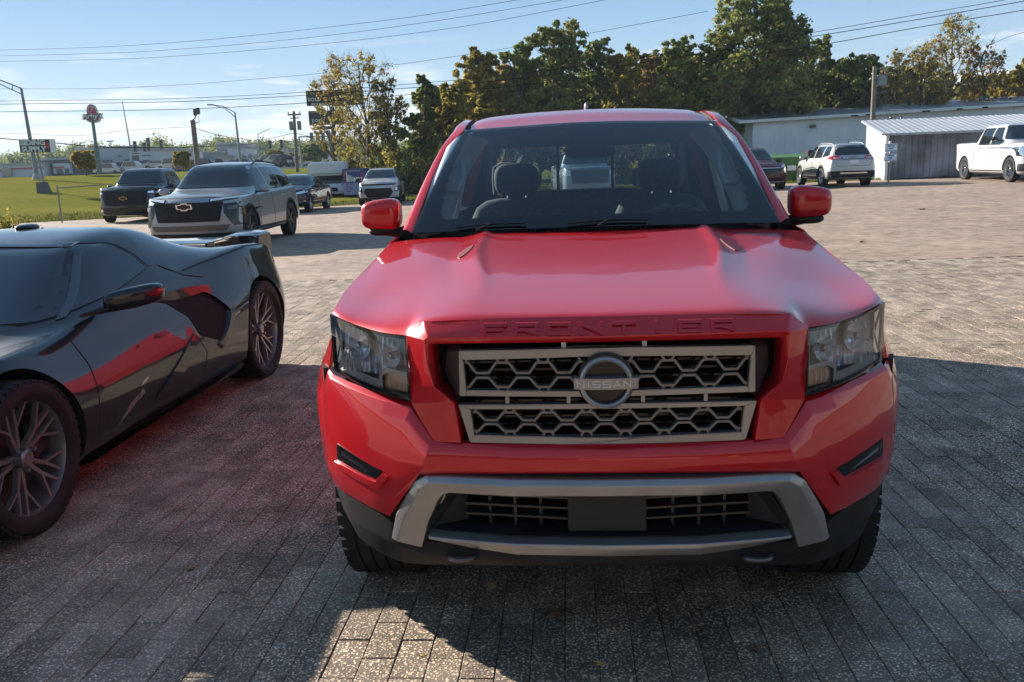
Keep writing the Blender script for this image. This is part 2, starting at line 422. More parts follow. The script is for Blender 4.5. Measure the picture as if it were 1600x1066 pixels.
def strip(name, pts, wd, view, bv, mats, parent, off=0.002, closed=False, **k):
    "a narrow line along a surface, used for panel gaps and mouldings"
    p = [Vector(q).to_2d() for q in pts]; n = len(p); A = []; B = []
    for i in range(n):
        a = p[i - 1] if (i > 0 or closed) else p[i]; b = p[(i + 1) % n] if (i < n - 1 or closed) else p[i]
        t = (b - a).normalized(); nn = Vector((-t.y, t.x)) * wd / 2; A.append(p[i] + nn); B.append(p[i] - nn)
    if closed: return panel(name, [tuple(q) for q in A], view, bv, mats, parent, off, 0.08, holes=[[tuple(q) for q in B]], **k)
    return panel(name, [tuple(q) for q in A] + [tuple(q) for q in reversed(B)], view, bv, mats, parent, off, k.pop('res', 0.06), skirt=k.pop('skirt', 0.003), **k)

WHEEL_CACHE = {}
def wheel(parent, x, y, z, R, rimR, width, style, rim_mat, side, rot=0.0, steer=0.0):
    """thing part 'wheel' (the tyre mesh) > rim, hub_cap, brake_disc. side=+1 outer face towards +x"""
    key = (R, rimR, width, style, rim_mat.name)
    if key not in WHEEL_CACHE:
        h = width / 2; t = MB()
        prof = [(h*0.80, rimR-0.012), (h*0.97, rimR+0.012), (h, rimR+(R-rimR)*0.42), (h*0.97, rimR+(R-rimR)*0.78), (h*0.86, R-0.008), (h*0.72, R)]
        gr = []
        for gx in (0.52, 0.17, -0.17, -0.52):
            gr += [(h*(gx+0.035), R), (h*(gx+0.03), R-0.010), (h*(gx-0.03), R-0.010), (h*(gx-0.035), R)]
        prof += gr + [(-a, r) for a, r in reversed(prof[:6])] + [(-h*0.8, rimR-0.012)]
        t.lathe(prof, 64, 'X')
        for k in range(48):                                  # shoulder blocks
            a = 2*pi*k/48; c, s_ = math.cos(a), math.sin(a)
            for sx in (-1, 1):
                M = Matrix.Rotation(a, 4, 'X') @ Matrix.Translation((sx*h*0.80, 0, R-0.004))
                t.box(-h*0.13, h*0.13, -R*0.050, R*0.050, -0.006, 0.0045, M)
        to = t.build('tyre', None, None, 40); 
        r = MB()
        r.lathe([(h*0.80, rimR+0.006), (h*0.84, rimR), (h*0.80, rimR-0.012), (h*0.55, rimR-0.022), (-h*0.7, rimR-0.03), (-h*0.8, rimR)], 56, 'X')
        def bar(a0, r0, w0, x0, a1, r1, w1, x1, th=0.022):
            def P(a, rr, off, xx): c, s_ = math.cos(a), math.sin(a); return Vector((xx, c*rr - s_*off, s_*rr + c*off))
            b = [P(a0, r0, -w0, x0-th), P(a0, r0, w0, x0-th), P(a1, r1, w1, x1-th), P(a1, r1, -w1, x1-th)]
            tp = [P(a0, r0, -w0*0.7, x0), P(a0, r0, w0*0.7, x0), P(a1, r1, w1*0.7, x1), P(a1, r1, -w1*0.7, x1)]
            r.hexa(b, tp)
        xo = h*0.72
        if style == 'y10':
            for k in range(5):
                a = 2*pi*k/5 + pi/2
                for s_ in (-1, 1):
                    am = a + s_*0.17
                    bar(a + s_*0.16, 0.045, 0.016, xo-0.035, am, rimR*0.62, 0.011, xo-0.02)
                    bar(am, rimR*0.55, 0.012, xo-0.021, a + s_*0.10, rimR-0.006, 0.008, xo-0.002)
                    bar(am, rimR*0.55, 0.010, xo-0.021, a + s_*0.47, rimR-0.006, 0.008, xo-0.002)
        elif style == 'multi':
            for k in range(10):
                a = 2*pi*k/10; bar(a, 0.05, 0.014, xo-0.02, a + (0.12 if k % 2 else -0.12), rimR-0.006, 0.014, xo-0.004)
        else:
            n = {'six': 6, 'five': 5, 'seven': 7}[style]
            for k in range(n):
                a = 2*pi*k/n + 0.3; bar(a, 0.05, 0.032, xo-0.015, a, rimR-0.006, 0.026, xo-0.006, 0.03)
        hr_ = .042 if style == 'y10' else .066
        r.lathe([(xo-0.05, hr_ + .004), (xo-0.01, hr_), (xo+0.0, hr_*.75), (xo+0.0, 0.0)], 24, 'X')
        for k in range(5):
            a = 2*pi*k/5+0.3; r.lathe([(xo-0.02, 0.010), (xo+0.006, 0.009), (xo+0.006, 0)], 8, 'X', Matrix.Translation((0, 0.052*math.cos(a), 0.052*math.sin(a))))
        ro = r.build('rim', None, None, 35)
        d = MB(); d.lathe([(-0.01, 0.0), (-0.01, rimR*0.72), (-0.03, rimR*0.72), (-0.03, 0.0)], 36, 'X'); d.lathe([(-h*0.6, 0.0), (-h*0.6, rimR-0.02)], 36, 'X')
        d.box(-0.04, 0.03, rimR*0.42, rimR*0.78, -rimR*0.32, rimR*0.32)
        do = d.build('brake_disc', None, None, 35)
        tm, rm, dm = to.data, ro.data, do.data
        for oo in (to, ro, do): bpy.data.objects.remove(oo)
        tm.materials.append(M_RUBBER); rm.materials.append(rim_mat); dm.materials.append(M_GUN if style != 'y10' else mat('dark_brake', (0.05, 0.045, 0.045), 0.5, 0.5))
        WHEEL_CACHE[key] = (tm, rm, dm)
    tm, rm, dm = WHEEL_CACHE[key]
    w = link('wheel', tm, None, parent); w.location = (x, y, z)
    w.rotation_euler = (rot, 0, (pi if side < 0 else 0) + steer)
    rr = link('rim', rm, None, w); dd = link('brake_disc', dm, None, w)
    return w
def blob(name, c, s, mats, parent, p=2.6, n=3, M=None, shear=None):
    "rounded box of half sizes s"
    bm = bmesh.new(); bmesh.ops.create_cube(bm, size=2); bmesh.ops.subdivide_edges(bm, edges=bm.edges, cuts=5, use_grid_fill=True)
    for v in bm.verts:
        x, y, z_ = v.co; q = (abs(x) ** p + abs(y) ** p + abs(z_) ** p) ** (1 / p); v.co /= q
        v.co = Vector((v.co.x * s[0], v.co.y * s[1], v.co.z * s[2]))
        if shear: shear(v.co)
        v.co += Vector(c)
    me = bpy.data.meshes.new(name); bm.to_mesh(me); bm.free(); finish(me, 180)
    return link(name, me, mats, parent)

def car(name, label, loc, yaw, S, group=None):
    """generic parked vehicle. S: dimensions, curves, panel outlines and colours"""
    root = empty(name, loc, yaw, label, S['cat'], group)
    pm = S['paint']; R = S['R']; ya, yb = S['axles']
    body, bv = loft(S, 'body', [pm, M_VOID], root, 2, [(ya, R, S.get('ra', R + 0.06)), (yb, R, S.get('ra', R + 0.06))], 0.22)
    W = max(k[1] for k in S['w'])
    for (x, y, st) in ((W - 0.115, ya, 0), (-W + 0.115, ya, 0), (W - 0.115, yb, 0), (-W + 0.115, yb, 0)):
        wheel(root, x, y, R, R, S['rim'], 0.22, S['style'], S['rimmat'], 1 if x > 0 else -1, rot=y * 3 + x)
    for nm, poly, view, m, kw in S['panels']:
        if view == 'both': both(nm, poly, bv, m, root, **kw)
        elif view == 'mirror':
            for s in (1, -1): panel(nm, [(x * s, z_) for x, z_ in poly], kw.get('v', 'front'), bv, m, root, **{k: q for k, q in kw.items() if k != 'v'})
        else: panel(nm, poly, view, bv, m, root, **kw)
    for nm, pts, wd, view, m in S.get('strips', ()):
        for v in (('side', 'sideL') if view == 'both' else (view,)): strip(nm, pts, wd, v, bv, m, root)
    # cladding round the arches
    if S.get('clad'):
        for (yy) in (ya, yb):
            for v in ('side', 'sideL'):
                r0, r1 = S.get('ra', R + 0.06) + 0.004, S.get('ra', R + 0.06) + 0.06
                arc = [(yy + r1 * math.cos(t), R + r1 * math.sin(t)) for t in np.linspace(0.0, pi, 18)] + [(yy + r0 * math.cos(t), R + r0 * math.sin(t)) for t in np.linspace(pi, 0.0, 18)]
                panel('wheel_arch_moulding', arc, v, bv, S['clad'], root, off=0.012, res=0.08)
    mz, my = S['mirror']
    for s in (1, -1):
        mo = blob('mirror', (s * (W + 0.09), my, mz), (0.11, 0.075, 0.075), S.get('mirmat', pm), root, 3.0)
        link('mirror_arm', MB().box(*(sorted((s * (W - 0.12), s * (W + 0.03)))), my - 0.02, my + 0.03, mz - 0.07, mz - 0.03).build('x').data, M_TRIM, mo)
        bpy.data.objects.remove(bpy.data.objects['x'])
    for (yy, zz) in S.get('handles', ()):
        for s in (1, -1):
            h = bv.ray_cast(Vector((3 * s, yy, zz)), Vector((-s, 0, 0)))
            if h[0]: blob('door_handle', (h[0].x + s * 0.015, yy, zz), (0.014, 0.095, 0.016), S.get('hmat', pm), root, 3)
    if S.get('rails'):
        y0, y1, xx, zf = S['rails']
        for s in (1, -1):
            pts = []
            for i in range(9):
                yy = y0 + (y1 - y0) * i / 8; h = bv.ray_cast(Vector((s * xx, yy, 4)), Vector((0, 0, -1)))
                pts.append((s * xx, yy, h[0].z + (0.045 if 0 < i < 8 else 0.0)))
            MB().tube(pts, 0.016, 6).build('roof_rail', S.get('railmat', M_TRIM), root, 40)
    return root, bv
# ================================================================== ground
def GZ(x, y):
    t = ss(10, 32, y); xx = max(-22.0, min(26.0, x))
    return t * (0.008 * xx if xx < 0 else 0.016 * xx) + 2.0 * ss(34.5, 70, y) * ss(9, 22, -x)
def edge_y(x):
    "far edge of the paved lot"
    return float(np.interp(x, [-60, -22, -15, -8, -3, 3, 10, 16, 24, 60], [31.5, 34.4, 35.8, 38.5, 41.5, 42, 40.5, 38.2, 35.2, 33]))

def gravel(name, matrix, stone, tints, scale=150.0, stretch=1.0, bump=0.5, dirt=(0.20, 0.17, 0.13), lit=1.0, streak=0.0, tone=False):
    m = bpy.data.materials.new(name); nt, N, L, b = nodes_of(m); setp(b, rough=0.85, spec=0.3)
    g = N.new('ShaderNodeNewGeometry'); P = g.outputs['Position']
    def M(op, a, b_=None, cl=False):
        n = N.new('ShaderNodeMath'); n.operation = op; n.use_clamp = cl
        for i, v in enumerate((a, b_)):
            if v is None: continue
            if isinstance(v, (int, float)): n.inputs[i].default_value = v
            else: L.new(v, n.inputs[i])
        return n.outputs[0]
    def noise(sc, det=5, vec=P, rough=0.55):
        n = N.new('ShaderNodeTexNoise'); n.inputs['Scale'].default_value = sc; n.inputs['Detail'].default_value = det; n.inputs['Roughness'].default_value = rough; L.new(vec, n.inputs[0]); return n.outputs[0]
    def mix(f, a, c):
        n = N.new('ShaderNodeMixRGB')
        for i, v in ((0, f), (1, a), (2, c)):
            if isinstance(v, tuple): n.inputs[i].default_value = (*v, 1)
            elif isinstance(v, (int, float)): n.inputs[i].default_value = v
            else: L.new(v, n.inputs[i])
        return n.outputs[0]
    # wobble the cells so the stones are irregular
    w = N.new('ShaderNodeVectorMath'); w.operation = 'ADD'; nw = N.new('ShaderNodeTexNoise'); nw.inputs['Scale'].default_value = 60; L.new(P, nw.inputs[0])
    sc_ = N.new('ShaderNodeVectorMath'); sc_.operation = 'SCALE'; sc_.inputs['Scale'].default_value = 0.006; L.new(nw.outputs['Color'], sc_.inputs[0]); L.new(P, w.inputs[0]); L.new(sc_.outputs[0], w.inputs[1])
    col = None; hgt = None
    for sc, thr, k in ((scale, 0.50, 1.0), (scale * 0.55, 0.36, 0.8)):
        v = N.new('ShaderNodeTexVoronoi'); v.inputs['Scale'].default_value = sc; L.new(w.outputs[0], v.inputs['Vector'])
        s = N.new('ShaderNodeSeparateColor'); L.new(v.outputs['Color'], s.inputs[0])
        pres = M('GREATER_THAN', s.outputs[0], 0.16 if k == 1.0 else 0.80)
        body = M('MULTIPLY', M('SUBTRACT', thr, v.outputs['Distance'] if sc == scale else v.outputs['Distance']), 9.0, True)
        a = M('MULTIPLY', body, pres)
        br = M('ADD', M('MULTIPLY', M('POWER', s.outputs[1], 1.8), 0.68), 0.50)
        sv = N.new('ShaderNodeVectorMath'); sv.operation = 'SCALE'; L.new(mix(s.outputs[2], stone, (stone[0] * 1.1, stone[1] * 0.92, stone[2] * 0.78)), sv.inputs[0]); L.new(br, sv.inputs['Scale'])
        col = mix(a, matrix if col is None else col, sv.outputs[0]); hgt = a if hgt is None else M('MAXIMUM', hgt, a)
    n1 = noise(0.9, 6); n2 = noise(4.5, 6); n3 = noise(0.23, 4)
    r1 = N.new('ShaderNodeMapRange'); r1.inputs[1].default_value = 0.42; r1.inputs[2].default_value = 0.62; L.new(n1, r1.inputs[0])
    col = mix(M('MULTIPLY', r1.outputs[0], 0.45), col, dirt)
    r2 = N.new('ShaderNodeMapRange'); r2.inputs[1].default_value = 0.3; r2.inputs[2].default_value = 0.7; r2.inputs[3].default_value = 0.66; r2.inputs[4].default_value = 1.3; L.new(n2, r2.inputs[0])
    r3 = N.new('ShaderNodeMapRange'); r3.inputs[1].default_value = 0.35; r3.inputs[2].default_value = 0.65; L.new(n3, r3.inputs[0])
    tint = mix(r3.outputs[0], tints[0], tints[1])
    mu = N.new('ShaderNodeMixRGB'); mu.blend_type = 'MULTIPLY'; mu.inputs[0].default_value = 1; L.new(col, mu.inputs[1]); L.new(tint, mu.inputs[2])
    sv = N.new('ShaderNodeVectorMath'); sv.operation = 'SCALE'; L.new(mu.outputs[0], sv.inputs[0]); L.new(r2.outputs[0], sv.inputs['Scale'])
    out = sv.outputs[0]
    if tone:                                                 # each block its own shade, and a few oily stains
        ta = N.new('ShaderNodeAttribute'); ta.attribute_name = 'tone'; n5 = noise(1.15, 3)
        st_ = N.new('ShaderNodeMapRange'); st_.inputs[1].default_value = 0.62; st_.inputs[2].default_value = 0.72; st_.inputs[3].default_value = 1.0; st_.inputs[4].default_value = 0.62; L.new(n5, st_.inputs[0])
        f_ = M('MULTIPLY', M('ADD', M('MULTIPLY', ta.outputs['Fac'], 0.42), 0.80), st_.outputs[0]); s3 = N.new('ShaderNodeVectorMath'); s3.operation = 'SCALE'; L.new(out, s3.inputs[0]); L.new(f_, s3.inputs['Scale']); out = s3.outputs[0]
    if streak:
        mpn = N.new('ShaderNodeMapping'); mpn.inputs['Scale'].default_value = (0.7, 3.2, 1); mpn.inputs['Rotation'].default_value = (0, 0, 0.08); L.new(P, mpn.inputs[0])
        ns = noise(1.3, 8, mpn.outputs[0], 0.7); rs = N.new('ShaderNodeMapRange'); rs.inputs[1].default_value = 0.30; rs.inputs[2].default_value = 0.46; rs.inputs[3].default_value = 1 - streak; rs.inputs[4].default_value = 1.0; L.new(ns, rs.inputs[0])
        s2 = N.new('ShaderNodeVectorMath'); s2.operation = 'SCALE'; L.new(out, s2.inputs[0]); L.new(rs.outputs[0], s2.inputs['Scale']); out = s2.outputs[0]
    L.new(out, b.inputs['Base Color'])
    bp = N.new('ShaderNodeBump'); bp.inputs['Strength'].default_value = bump; bp.inputs['Distance'].default_value = 0.004; L.new(M('ADD', hgt, M('MULTIPLY', noise(30, 3), 0.8)), bp.inputs['Height']); L.new(bp.outputs[0], b.inputs['Normal'])
    return m
M_PAVER = gravel('exposed_aggregate_paver', (0.170, 0.138, 0.112), (0.82, 0.69, 0.56), ((1.0, 0.95, 0.89), (0.92, 0.90, 0.88)), scale=105, dirt=(0.44, 0.365, 0.295), bump=0.9, tone=True)
M_LOT = gravel('worn_aggregate_paving', (0.22, 0.178, 0.155), (0.60, 0.51, 0.435), ((1.0, 0.90, 0.83), (1.05, 0.99, 0.86)), scale=90, dirt=(0.42, 0.33, 0.285), streak=0.35)
M_BED = mat('joint_dirt', (0.060, 0.051, 0.042), 0.95, noise=(20, 0.5))

def sheet(name, poly, off, m, res, parent=None, holes=(), kind='structure', snap=None):
    vs, fs = cdt(poly, res, holes)
    o = mesh(name, [(v.x, v.y, GZ(v.x, v.y) + off) for v in vs], fs, m, parent, 180)
    if o.data.polygons and sum(p.normal.z for p in o.data.polygons) < 0: o.data.flip_normals()
    if kind: o['kind'] = kind
    return o

def grassmat(name, a, b_, c):
    m = bpy.data.materials.new(name); nt, N, L, b = nodes_of(m); setp(b, rough=1.0, spec=0.0)
    g = N.new('ShaderNodeNewGeometry')
    def noise(sc, det, s=(1, 1, 1)):
        mp_ = N.new('ShaderNodeMapping'); mp_.inputs['Scale'].default_value = s; L.new(g.outputs['Position'], mp_.inputs[0])
        n = N.new('ShaderNodeTexNoise'); n.inputs['Scale'].default_value = sc; n.inputs['Detail'].default_value = det; n.inputs['Roughness'].default_value = 0.7; L.new(mp_.outputs[0], n.inputs[0]); return n.outputs[0]
    def rng(v, lo, hi):
        r = N.new('ShaderNodeMapRange'); r.inputs[1].default_value = lo; r.inputs[2].default_value = hi; L.new(v, r.inputs[0]); return r.outputs[0]
    m1 = N.new('ShaderNodeMixRGB'); m1.inputs[1].default_value = (*a, 1); m1.inputs[2].default_value = (*b_, 1); L.new(rng(noise(0.12, 6, (1, 2.2, 1)), .35, .65), m1.inputs[0])
    m2 = N.new('ShaderNodeMixRGB'); m2.inputs[2].default_value = (*c, 1); L.new(m1.outputs[0], m2.inputs[1]); L.new(rng(noise(6, 8), .45, .75), m2.inputs[0])
    L.new(m2.outputs[0], b.inputs['Base Color'])
    bp = N.new('ShaderNodeBump'); bp.inputs['Strength'].default_value = 1.0; bp.inputs['Distance'].default_value = 0.06; L.new(noise(14, 6), bp.inputs['Height']); L.new(bp.outputs[0], b.inputs['Normal'])
    return m
M_GRASS = grassmat('mown_grass', (0.155, 0.158, 0.030), (0.23, 0.20, 0.050), (0.10, 0.115, 0.024))
M_EARTH = mat('bare_earth', (0.16, 0.125, 0.08), 0.95, noise=(2.5, 0.5), bump=(30, 0.5), coords='Object')
M_ROAD = mat('road_asphalt', (0.16, 0.155, 0.15), 0.9, noise=(3, 0.2))

# base ground to the horizon
xs_ = sorted(set(list(np.arange(-90, 91, 6.0)) + [-3000, -1500, -700, -350, -180, 180, 350, 700, 1500, 3000]))
ys_ = sorted(set([-600, -200, -80, -30, -10, 0] + list(np.arange(5, 30, 5.0)) + list(np.arange(30, 84, 3.0)) + [90, 110, 150, 220, 350, 600, 1200, 3000]))
gv = [(x, y, GZ(x, y) - 0.05) for y in ys_ for x in xs_]; nx = len(xs_)
gf = [(j*nx + i, j*nx + i + 1, (j+1)*nx + i + 1, (j+1)*nx + i) for j in range(len(ys_) - 1) for i in range(nx - 1)]
mesh('ground', gv, gf, M_GRASS, None, 180)['kind'] = 'structure'
PX0, PX1, PY0, PY1 = -5.2, 7.2, 1.0, 12.0
farx = [-60, -40, -28, -22, -18, -15, -12, -8, -5, -3, 0, 3, 6, 10, 13, 16, 20, 24, 32, 60]
lot_poly = [(-60, -45), (60, -45)] + [(x, edge_y(x)) for x in reversed(farx)]
lot = sheet('parking_lot', lot_poly, 0.0, M_LOT, 2.5, holes=[[(PX0, PY0), (PX1, PY0), (PX1, PY1), (PX0, PY1)]])
sheet('paver_bed', [(PX0 - .05, PY0 - .05), (PX1 + .05, PY0 - .05), (PX1 + .05, PY1 + .05), (PX0 - .05, PY1 + .05)], -0.0060, M_BED, 1.5)
def build_pavers():
    "running-bond pavers; the nearest 300 in view are objects, the rest one joined mesh"
    pl, pw, gap, rot = 0.214, 0.107, 0.0025, rad(-4.0); c, s = math.cos(rot), math.sin(rot); rr = random.Random(3)
    slots = []
    for i in range(-70, 90):
        for j in range(-2, 66):
            u = i * pw; v = j * pl + (0.5 * pl if i % 2 else 0) 
            x, y = c*u - s*v + 0.4, s*u + c*v + 0.9
            if PX0 < x < PX1 and PY0 < y < PY1: slots.append((x, y))
    def vis(x, y):
        d = Vector((x, y, 0)) - Vector((0, 0, EYE)); z_ = d.dot(CF)
        if z_ < 0.5: return 0
        px, py = 800 + FPX * d.dot(CR) / z_, 533 - FPX * d.dot(CU) / z_
        # hidden behind the two near vehicles
        if not (-30 < px < 1630 and 300 < py < 1100): return 0
        return 1 / z_
    near = sorted(slots, key=lambda q: -vis(*q)); near = set([q for q in near if not (-0.75 < q[0] - 0.35 < 0.75 and 2.9 < q[1] < 8)][:300])
    def brick(V, F, x, y, hh, tx, ty, detail=True):
        wr = 1 - .7 * ss(3.2, 8.5, y) if detail else 1.0; b = len(V); hx, hy = pw / 2 - gap / 2, pl / 2 - gap / 2; e = 0.0025 * wr
        for (dx, dy, dz) in ((hx, hy, -0.03), (hx, hy, -0.0022), (hx - e, hy - e, 0.0)):
            for sx, sy in ((-1, -1), (1, -1), (1, 1), (-1, 1)):
                lx, ly = sx * dx, sy * dy; V.append((x + c*lx - s*ly, y + s*lx + c*ly, dz + hh + (tx*lx + ty*ly if dz > -0.02 else 0)))
        for k in range(2):
            for i in range(4): F.append((b + 4*k + i, b + 4*k + (i+1) % 4, b + 4*k + 4 + (i+1) % 4, b + 4*k + 4 + i))
        F.append((b + 8, b + 9, b + 10, b + 11))
    bed = bpy.data.objects['paver_bed']
    protos = []
    def set_tone(me, n):
        v = np.repeat(RNG.random(n).astype(np.float32), 9); a_ = me.attributes.new('tone', 'FLOAT', 'FACE'); a_.data.foreach_set('value', v)
    for k in range(12):
        V = []; F = []; brick(V, F, 0, 0, 0.0005, rr.uniform(-.012, .012), rr.uniform(-.012, .012))
        me = bpy.data.meshes.new('paver'); me.from_pydata(V, [], F); me.update(); set_tone(me, 1); me.materials.append(M_PAVER); protos.append(me)
    for k, (x, y) in enumerate(sorted(near)):
        o = bpy.data.objects.new('paver', protos[rr.randrange(12)]); C.objects.link(o); o.parent = bed; o.location = (x, y, rr.gauss(0, 0.0010))
    V = []; F = []
    for (x, y) in slots:
        if (x, y) in near: continue
        brick(V, F, x, y, rr.gauss(0, 0.0011), rr.uniform(-.010, .010), rr.uniform(-.010, .010))
    o = mesh('pavers', V, F, M_PAVER, bed); o['kind'] = 'stuff'; set_tone(o.data, len(V) // 12)
build_pavers_fn = build_pavers

# ================================================================== vegetation
def leafmat(name, a, b_, c, trans=0.35):
    m = bpy.data.materials.new(name); m.use_nodes = True; nt = m.node_tree; N = nt.nodes; L = nt.links
    for n in list(N): N.remove(n)
    out = N.new('ShaderNodeOutputMaterial'); d = N.new('ShaderNodeBsdfDiffuse'); t = N.new('ShaderNodeBsdfTranslucent'); mx = N.new('ShaderNodeMixShader'); mx.inputs[0].default_value = trans
    at_ = N.new('ShaderNodeAttribute'); at_.attribute_name = 'tint'
    r = N.new('ShaderNodeValToRGB'); r.color_ramp.elements[0].color = (*a, 1); r.color_ramp.elements[1].color = (*c, 1); e = r.color_ramp.elements.new(0.5); e.color = (*b_, 1)
    L.new(at_.outputs['Fac'], r.inputs[0]); L.new(r.outputs[0], d.inputs[0]); L.new(r.outputs[0], t.inputs[0]); L.new(d.outputs[0], mx.inputs[1]); L.new(t.outputs[0], mx.inputs[2]); L.new(mx.outputs[0], out.inputs[0])
    return m
LEAF = {'green': leafmat('green_leaves', (0.080, 0.110, 0.026), (0.19, 0.215, 0.050), (0.40, 0.36, 0.09), .45),
        'dark': leafmat('dark_green_leaves', (0.068, 0.092, 0.030), (0.150, 0.180, 0.052), (0.36, 0.33, 0.10), .42),
        'olive': leafmat('olive_yellow_leaves', (0.11, 0.110, 0.026), (0.25, 0.21, 0.045), (0.46, 0.34, 0.07), .45),
        'gold': leafmat('golden_leaves', (0.15, 0.125, 0.035), (0.31, 0.25, 0.07), (0.52, 0.37, 0.10), .45),
        'rust': leafmat('rusty_leaves', (0.14, 0.100, 0.035), (0.29, 0.19, 0.06), (0.45, 0.27, 0.08), .42)}
M_BARK = mat('grey_brown_bark', (0.085, 0.068, 0.055), 0.95, noise=(2.5, 0.4), bump=(9, 0.7))
def leaves(centres, per, spread, size, rng, flat=0.75, hue=None):
    n = len(centres) * per; ctr = np.repeat(np.array([c[:3] for c in centres]), per, 0)
    d = rng.normal(size=(n, 3)); d /= np.linalg.norm(d, axis=1)[:, None] + 1e-9
    sp = np.repeat(np.array([c[3] if len(c) > 3 else spread for c in centres]), per)
    P = ctr + d * (sp * np.minimum(rng.gamma(2.2, 0.30, n), 1.25))[:, None] * np.array([1, 1, flat])
    a = rng.normal(size=(n, 3)); a /= np.linalg.norm(a, axis=1)[:, None]; b = np.cross(a, rng.normal(size=(n, 3))); b /= np.linalg.norm(b, axis=1)[:, None] + 1e-9
    s = size * (0.6 + 0.8 * rng.random(n)); A = a * s[:, None] * 0.5; B = b * (s * 0.33)[:, None]
    V = np.empty((n, 4, 3)); V[:, 0] = P - A; V[:, 1] = P + B; V[:, 2] = P + A; V[:, 3] = P - B
    h = np.repeat(rng.random(len(centres)), per) if hue is None else np.repeat(np.array(hue), per)
    t = np.clip(0.50 * h + 0.15 + 0.75 * (rng.random(n) - .32), 0, 1)
    return V.reshape(-1, 3), np.arange(n * 4).reshape(-1, 4), t
def np_mesh(name, V, F, m, parent, tint=None):
    me = bpy.data.meshes.new(name); nv, nf = len(V), len(F)
    me.vertices.add(nv); me.vertices.foreach_set('co', np.asarray(V, np.float32).ravel())
    me.loops.add(nf * 4); me.loops.foreach_set('vertex_index', np.asarray(F, np.int32).ravel())
    me.polygons.add(nf); me.polygons.foreach_set('loop_start', np.arange(0, nf * 4, 4, dtype=np.int32)); me.update(calc_edges=True)
    if tint is not None:
        at_ = me.attributes.new('tint', 'FLOAT', 'FACE'); at_.data.foreach_set('value', np.asarray(tint, np.float32))
    return link(name, me, m, parent)
def limb(mb, p0, p1, r0, r1, rr, n=5, seg=5, wob=0.06):
    p0, p1 = Vector(p0), Vector(p1); L = (p1 - p0).length; pts = []
    for i in range(seg + 1):
        t = i / seg; p = p0.lerp(p1, t); p.z += 0.12 * L * math.sin(pi * t) * 0.6
        if 0 < i < seg: p += Vector((rr.gauss(0, 1), rr.gauss(0, 1), rr.gauss(0, .5))) * L * wob * 0.5
        pts.append(p)
    mb.tube(pts, r0, n, False, r1); return pts
def tree(label, base, H, halfw, kind, seed, dens=1.0, clear=0.22, twigs=False, leaf=0.30, group='trees along the back of the lot', name='tree', lobes=None, trunkr=None):
    rr = random.Random(seed); rng = np.random.default_rng(seed)
    root = empty(name, base, 0, label, 'tree', group); tr = MB(); r0 = trunkr or H * 0.017
    lean = Vector((rr.uniform(-.06, .06), rr.uniform(-.04, .04), 1)) * H * 0.9
    tp = []
    for i in range(9):
        t = i / 8; tp.append(Vector((lean.x * t + rr.gauss(0, .012) * H * (t > 0), lean.y * t + rr.gauss(0, .012) * H * (t > 0), lean.z * t)))
    tr.tube(tp, r0, 7, False, r0 * 0.18)
    ctrs = []; hues = []
    nl = lobes or int(12 + 7 * dens)
    for k in range(nl):                                      # big lobes, each a spray of clumps on its own limb
        f = clear + (1 - clear) * (0.12 + 0.80 * ((k + rr.random()) / nl)); zc = H * f
        prof = math.sin(pi * min(1.0, max(0.02, ((f - clear) / (1 - clear)) * 0.80 + 0.16))) ** 0.6
        ang = k * 2.4 + rr.random() * 1.2; ro = halfw * prof * rr.uniform(.35, .80)
        q = Vector((math.cos(ang) * ro, math.sin(ang) * ro, zc)); i0 = min(7, max(1, int((f - 0.12) * 8))); a = tp[i0]
        q.x += lean.x * f; lp = limb(tr, a, q, r0 * (1 - f * 0.75) * 0.55, r0 * 0.10, rr)
        lr = halfw * rr.uniform(.24, .42) * (0.6 + 0.5 * prof); hb = rr.random()
        nc = max(4, int(17 * dens * rr.uniform(.7, 1.3)))
        for _ in range(nc):
            d = Vector((rr.gauss(0, 1), rr.gauss(0, 1), rr.gauss(0, .8))); d = d.normalized() * lr * (0.25 + 0.95 * rr.random() ** .6)
            c = q + d; c.z = min(c.z, H * 0.985); ctrs.append((c.x, c.y, c.z, lr * rr.uniform(.18, .40))); hues.append(min(1, max(0, hb + rr.gauss(0, .18))))
            if twigs or rr.random() < .25:
                l2 = limb(tr, lp[rr.randint(2, 5)], c, r0 * 0.09, r0 * 0.035, rr, 4, 3, .12)
                if twigs:
                    for _ in range(4): e = c + Vector((rr.gauss(0, .5), rr.gauss(0, .5), rr.uniform(.1, 1.2))) * lr * .8; limb(tr, c, e, r0 * .035, r0 * .015, rr, 3, 2, .1)
    t = tr.build('trunk', M_BARK, root, 60, fix=False)
    per = int((12 if twigs else 56) * (1.0 if not twigs else dens * 1.3)); V, F, T = leaves(ctrs, max(4, per), halfw * 0.12, leaf, rng, hue=hues)
    np_mesh('crown', V, F, LEAF[kind], root, T)
    return root
def bush(label, base, w, h, kind, seed, group='undergrowth bushes under the trees', leaf=.2, n=26):
    rng = np.random.default_rng(seed); root = empty('bush', base, 0, label, 'bush', group); cs = []; mb = MB(); rr = random.Random(seed)
    for k in range(n):
        x, y = rr.uniform(-w, w), rr.uniform(-w * .5, w * .5); top = h * (0.55 + 0.45 * rr.random()) * math.sqrt(max(.05, 1 - (x / w / 1.05) ** 2)); z_ = rr.uniform(0.1, 1) * top
        cs.append((x, y, z_, rr.uniform(.3, .6))); 
        if k % 3 == 0: mb.tube([(x * .3, y * .3, 0), (x * .7, y * .7, z_ * .6), (x, y, z_)], .03, 4, False, .012)
    mb.build('stem', M_BARK, root, fix=False); V, F, T = leaves(cs, 60, .5, leaf, rng); np_mesh('foliage', V, F, LEAF[kind], root, T); return root
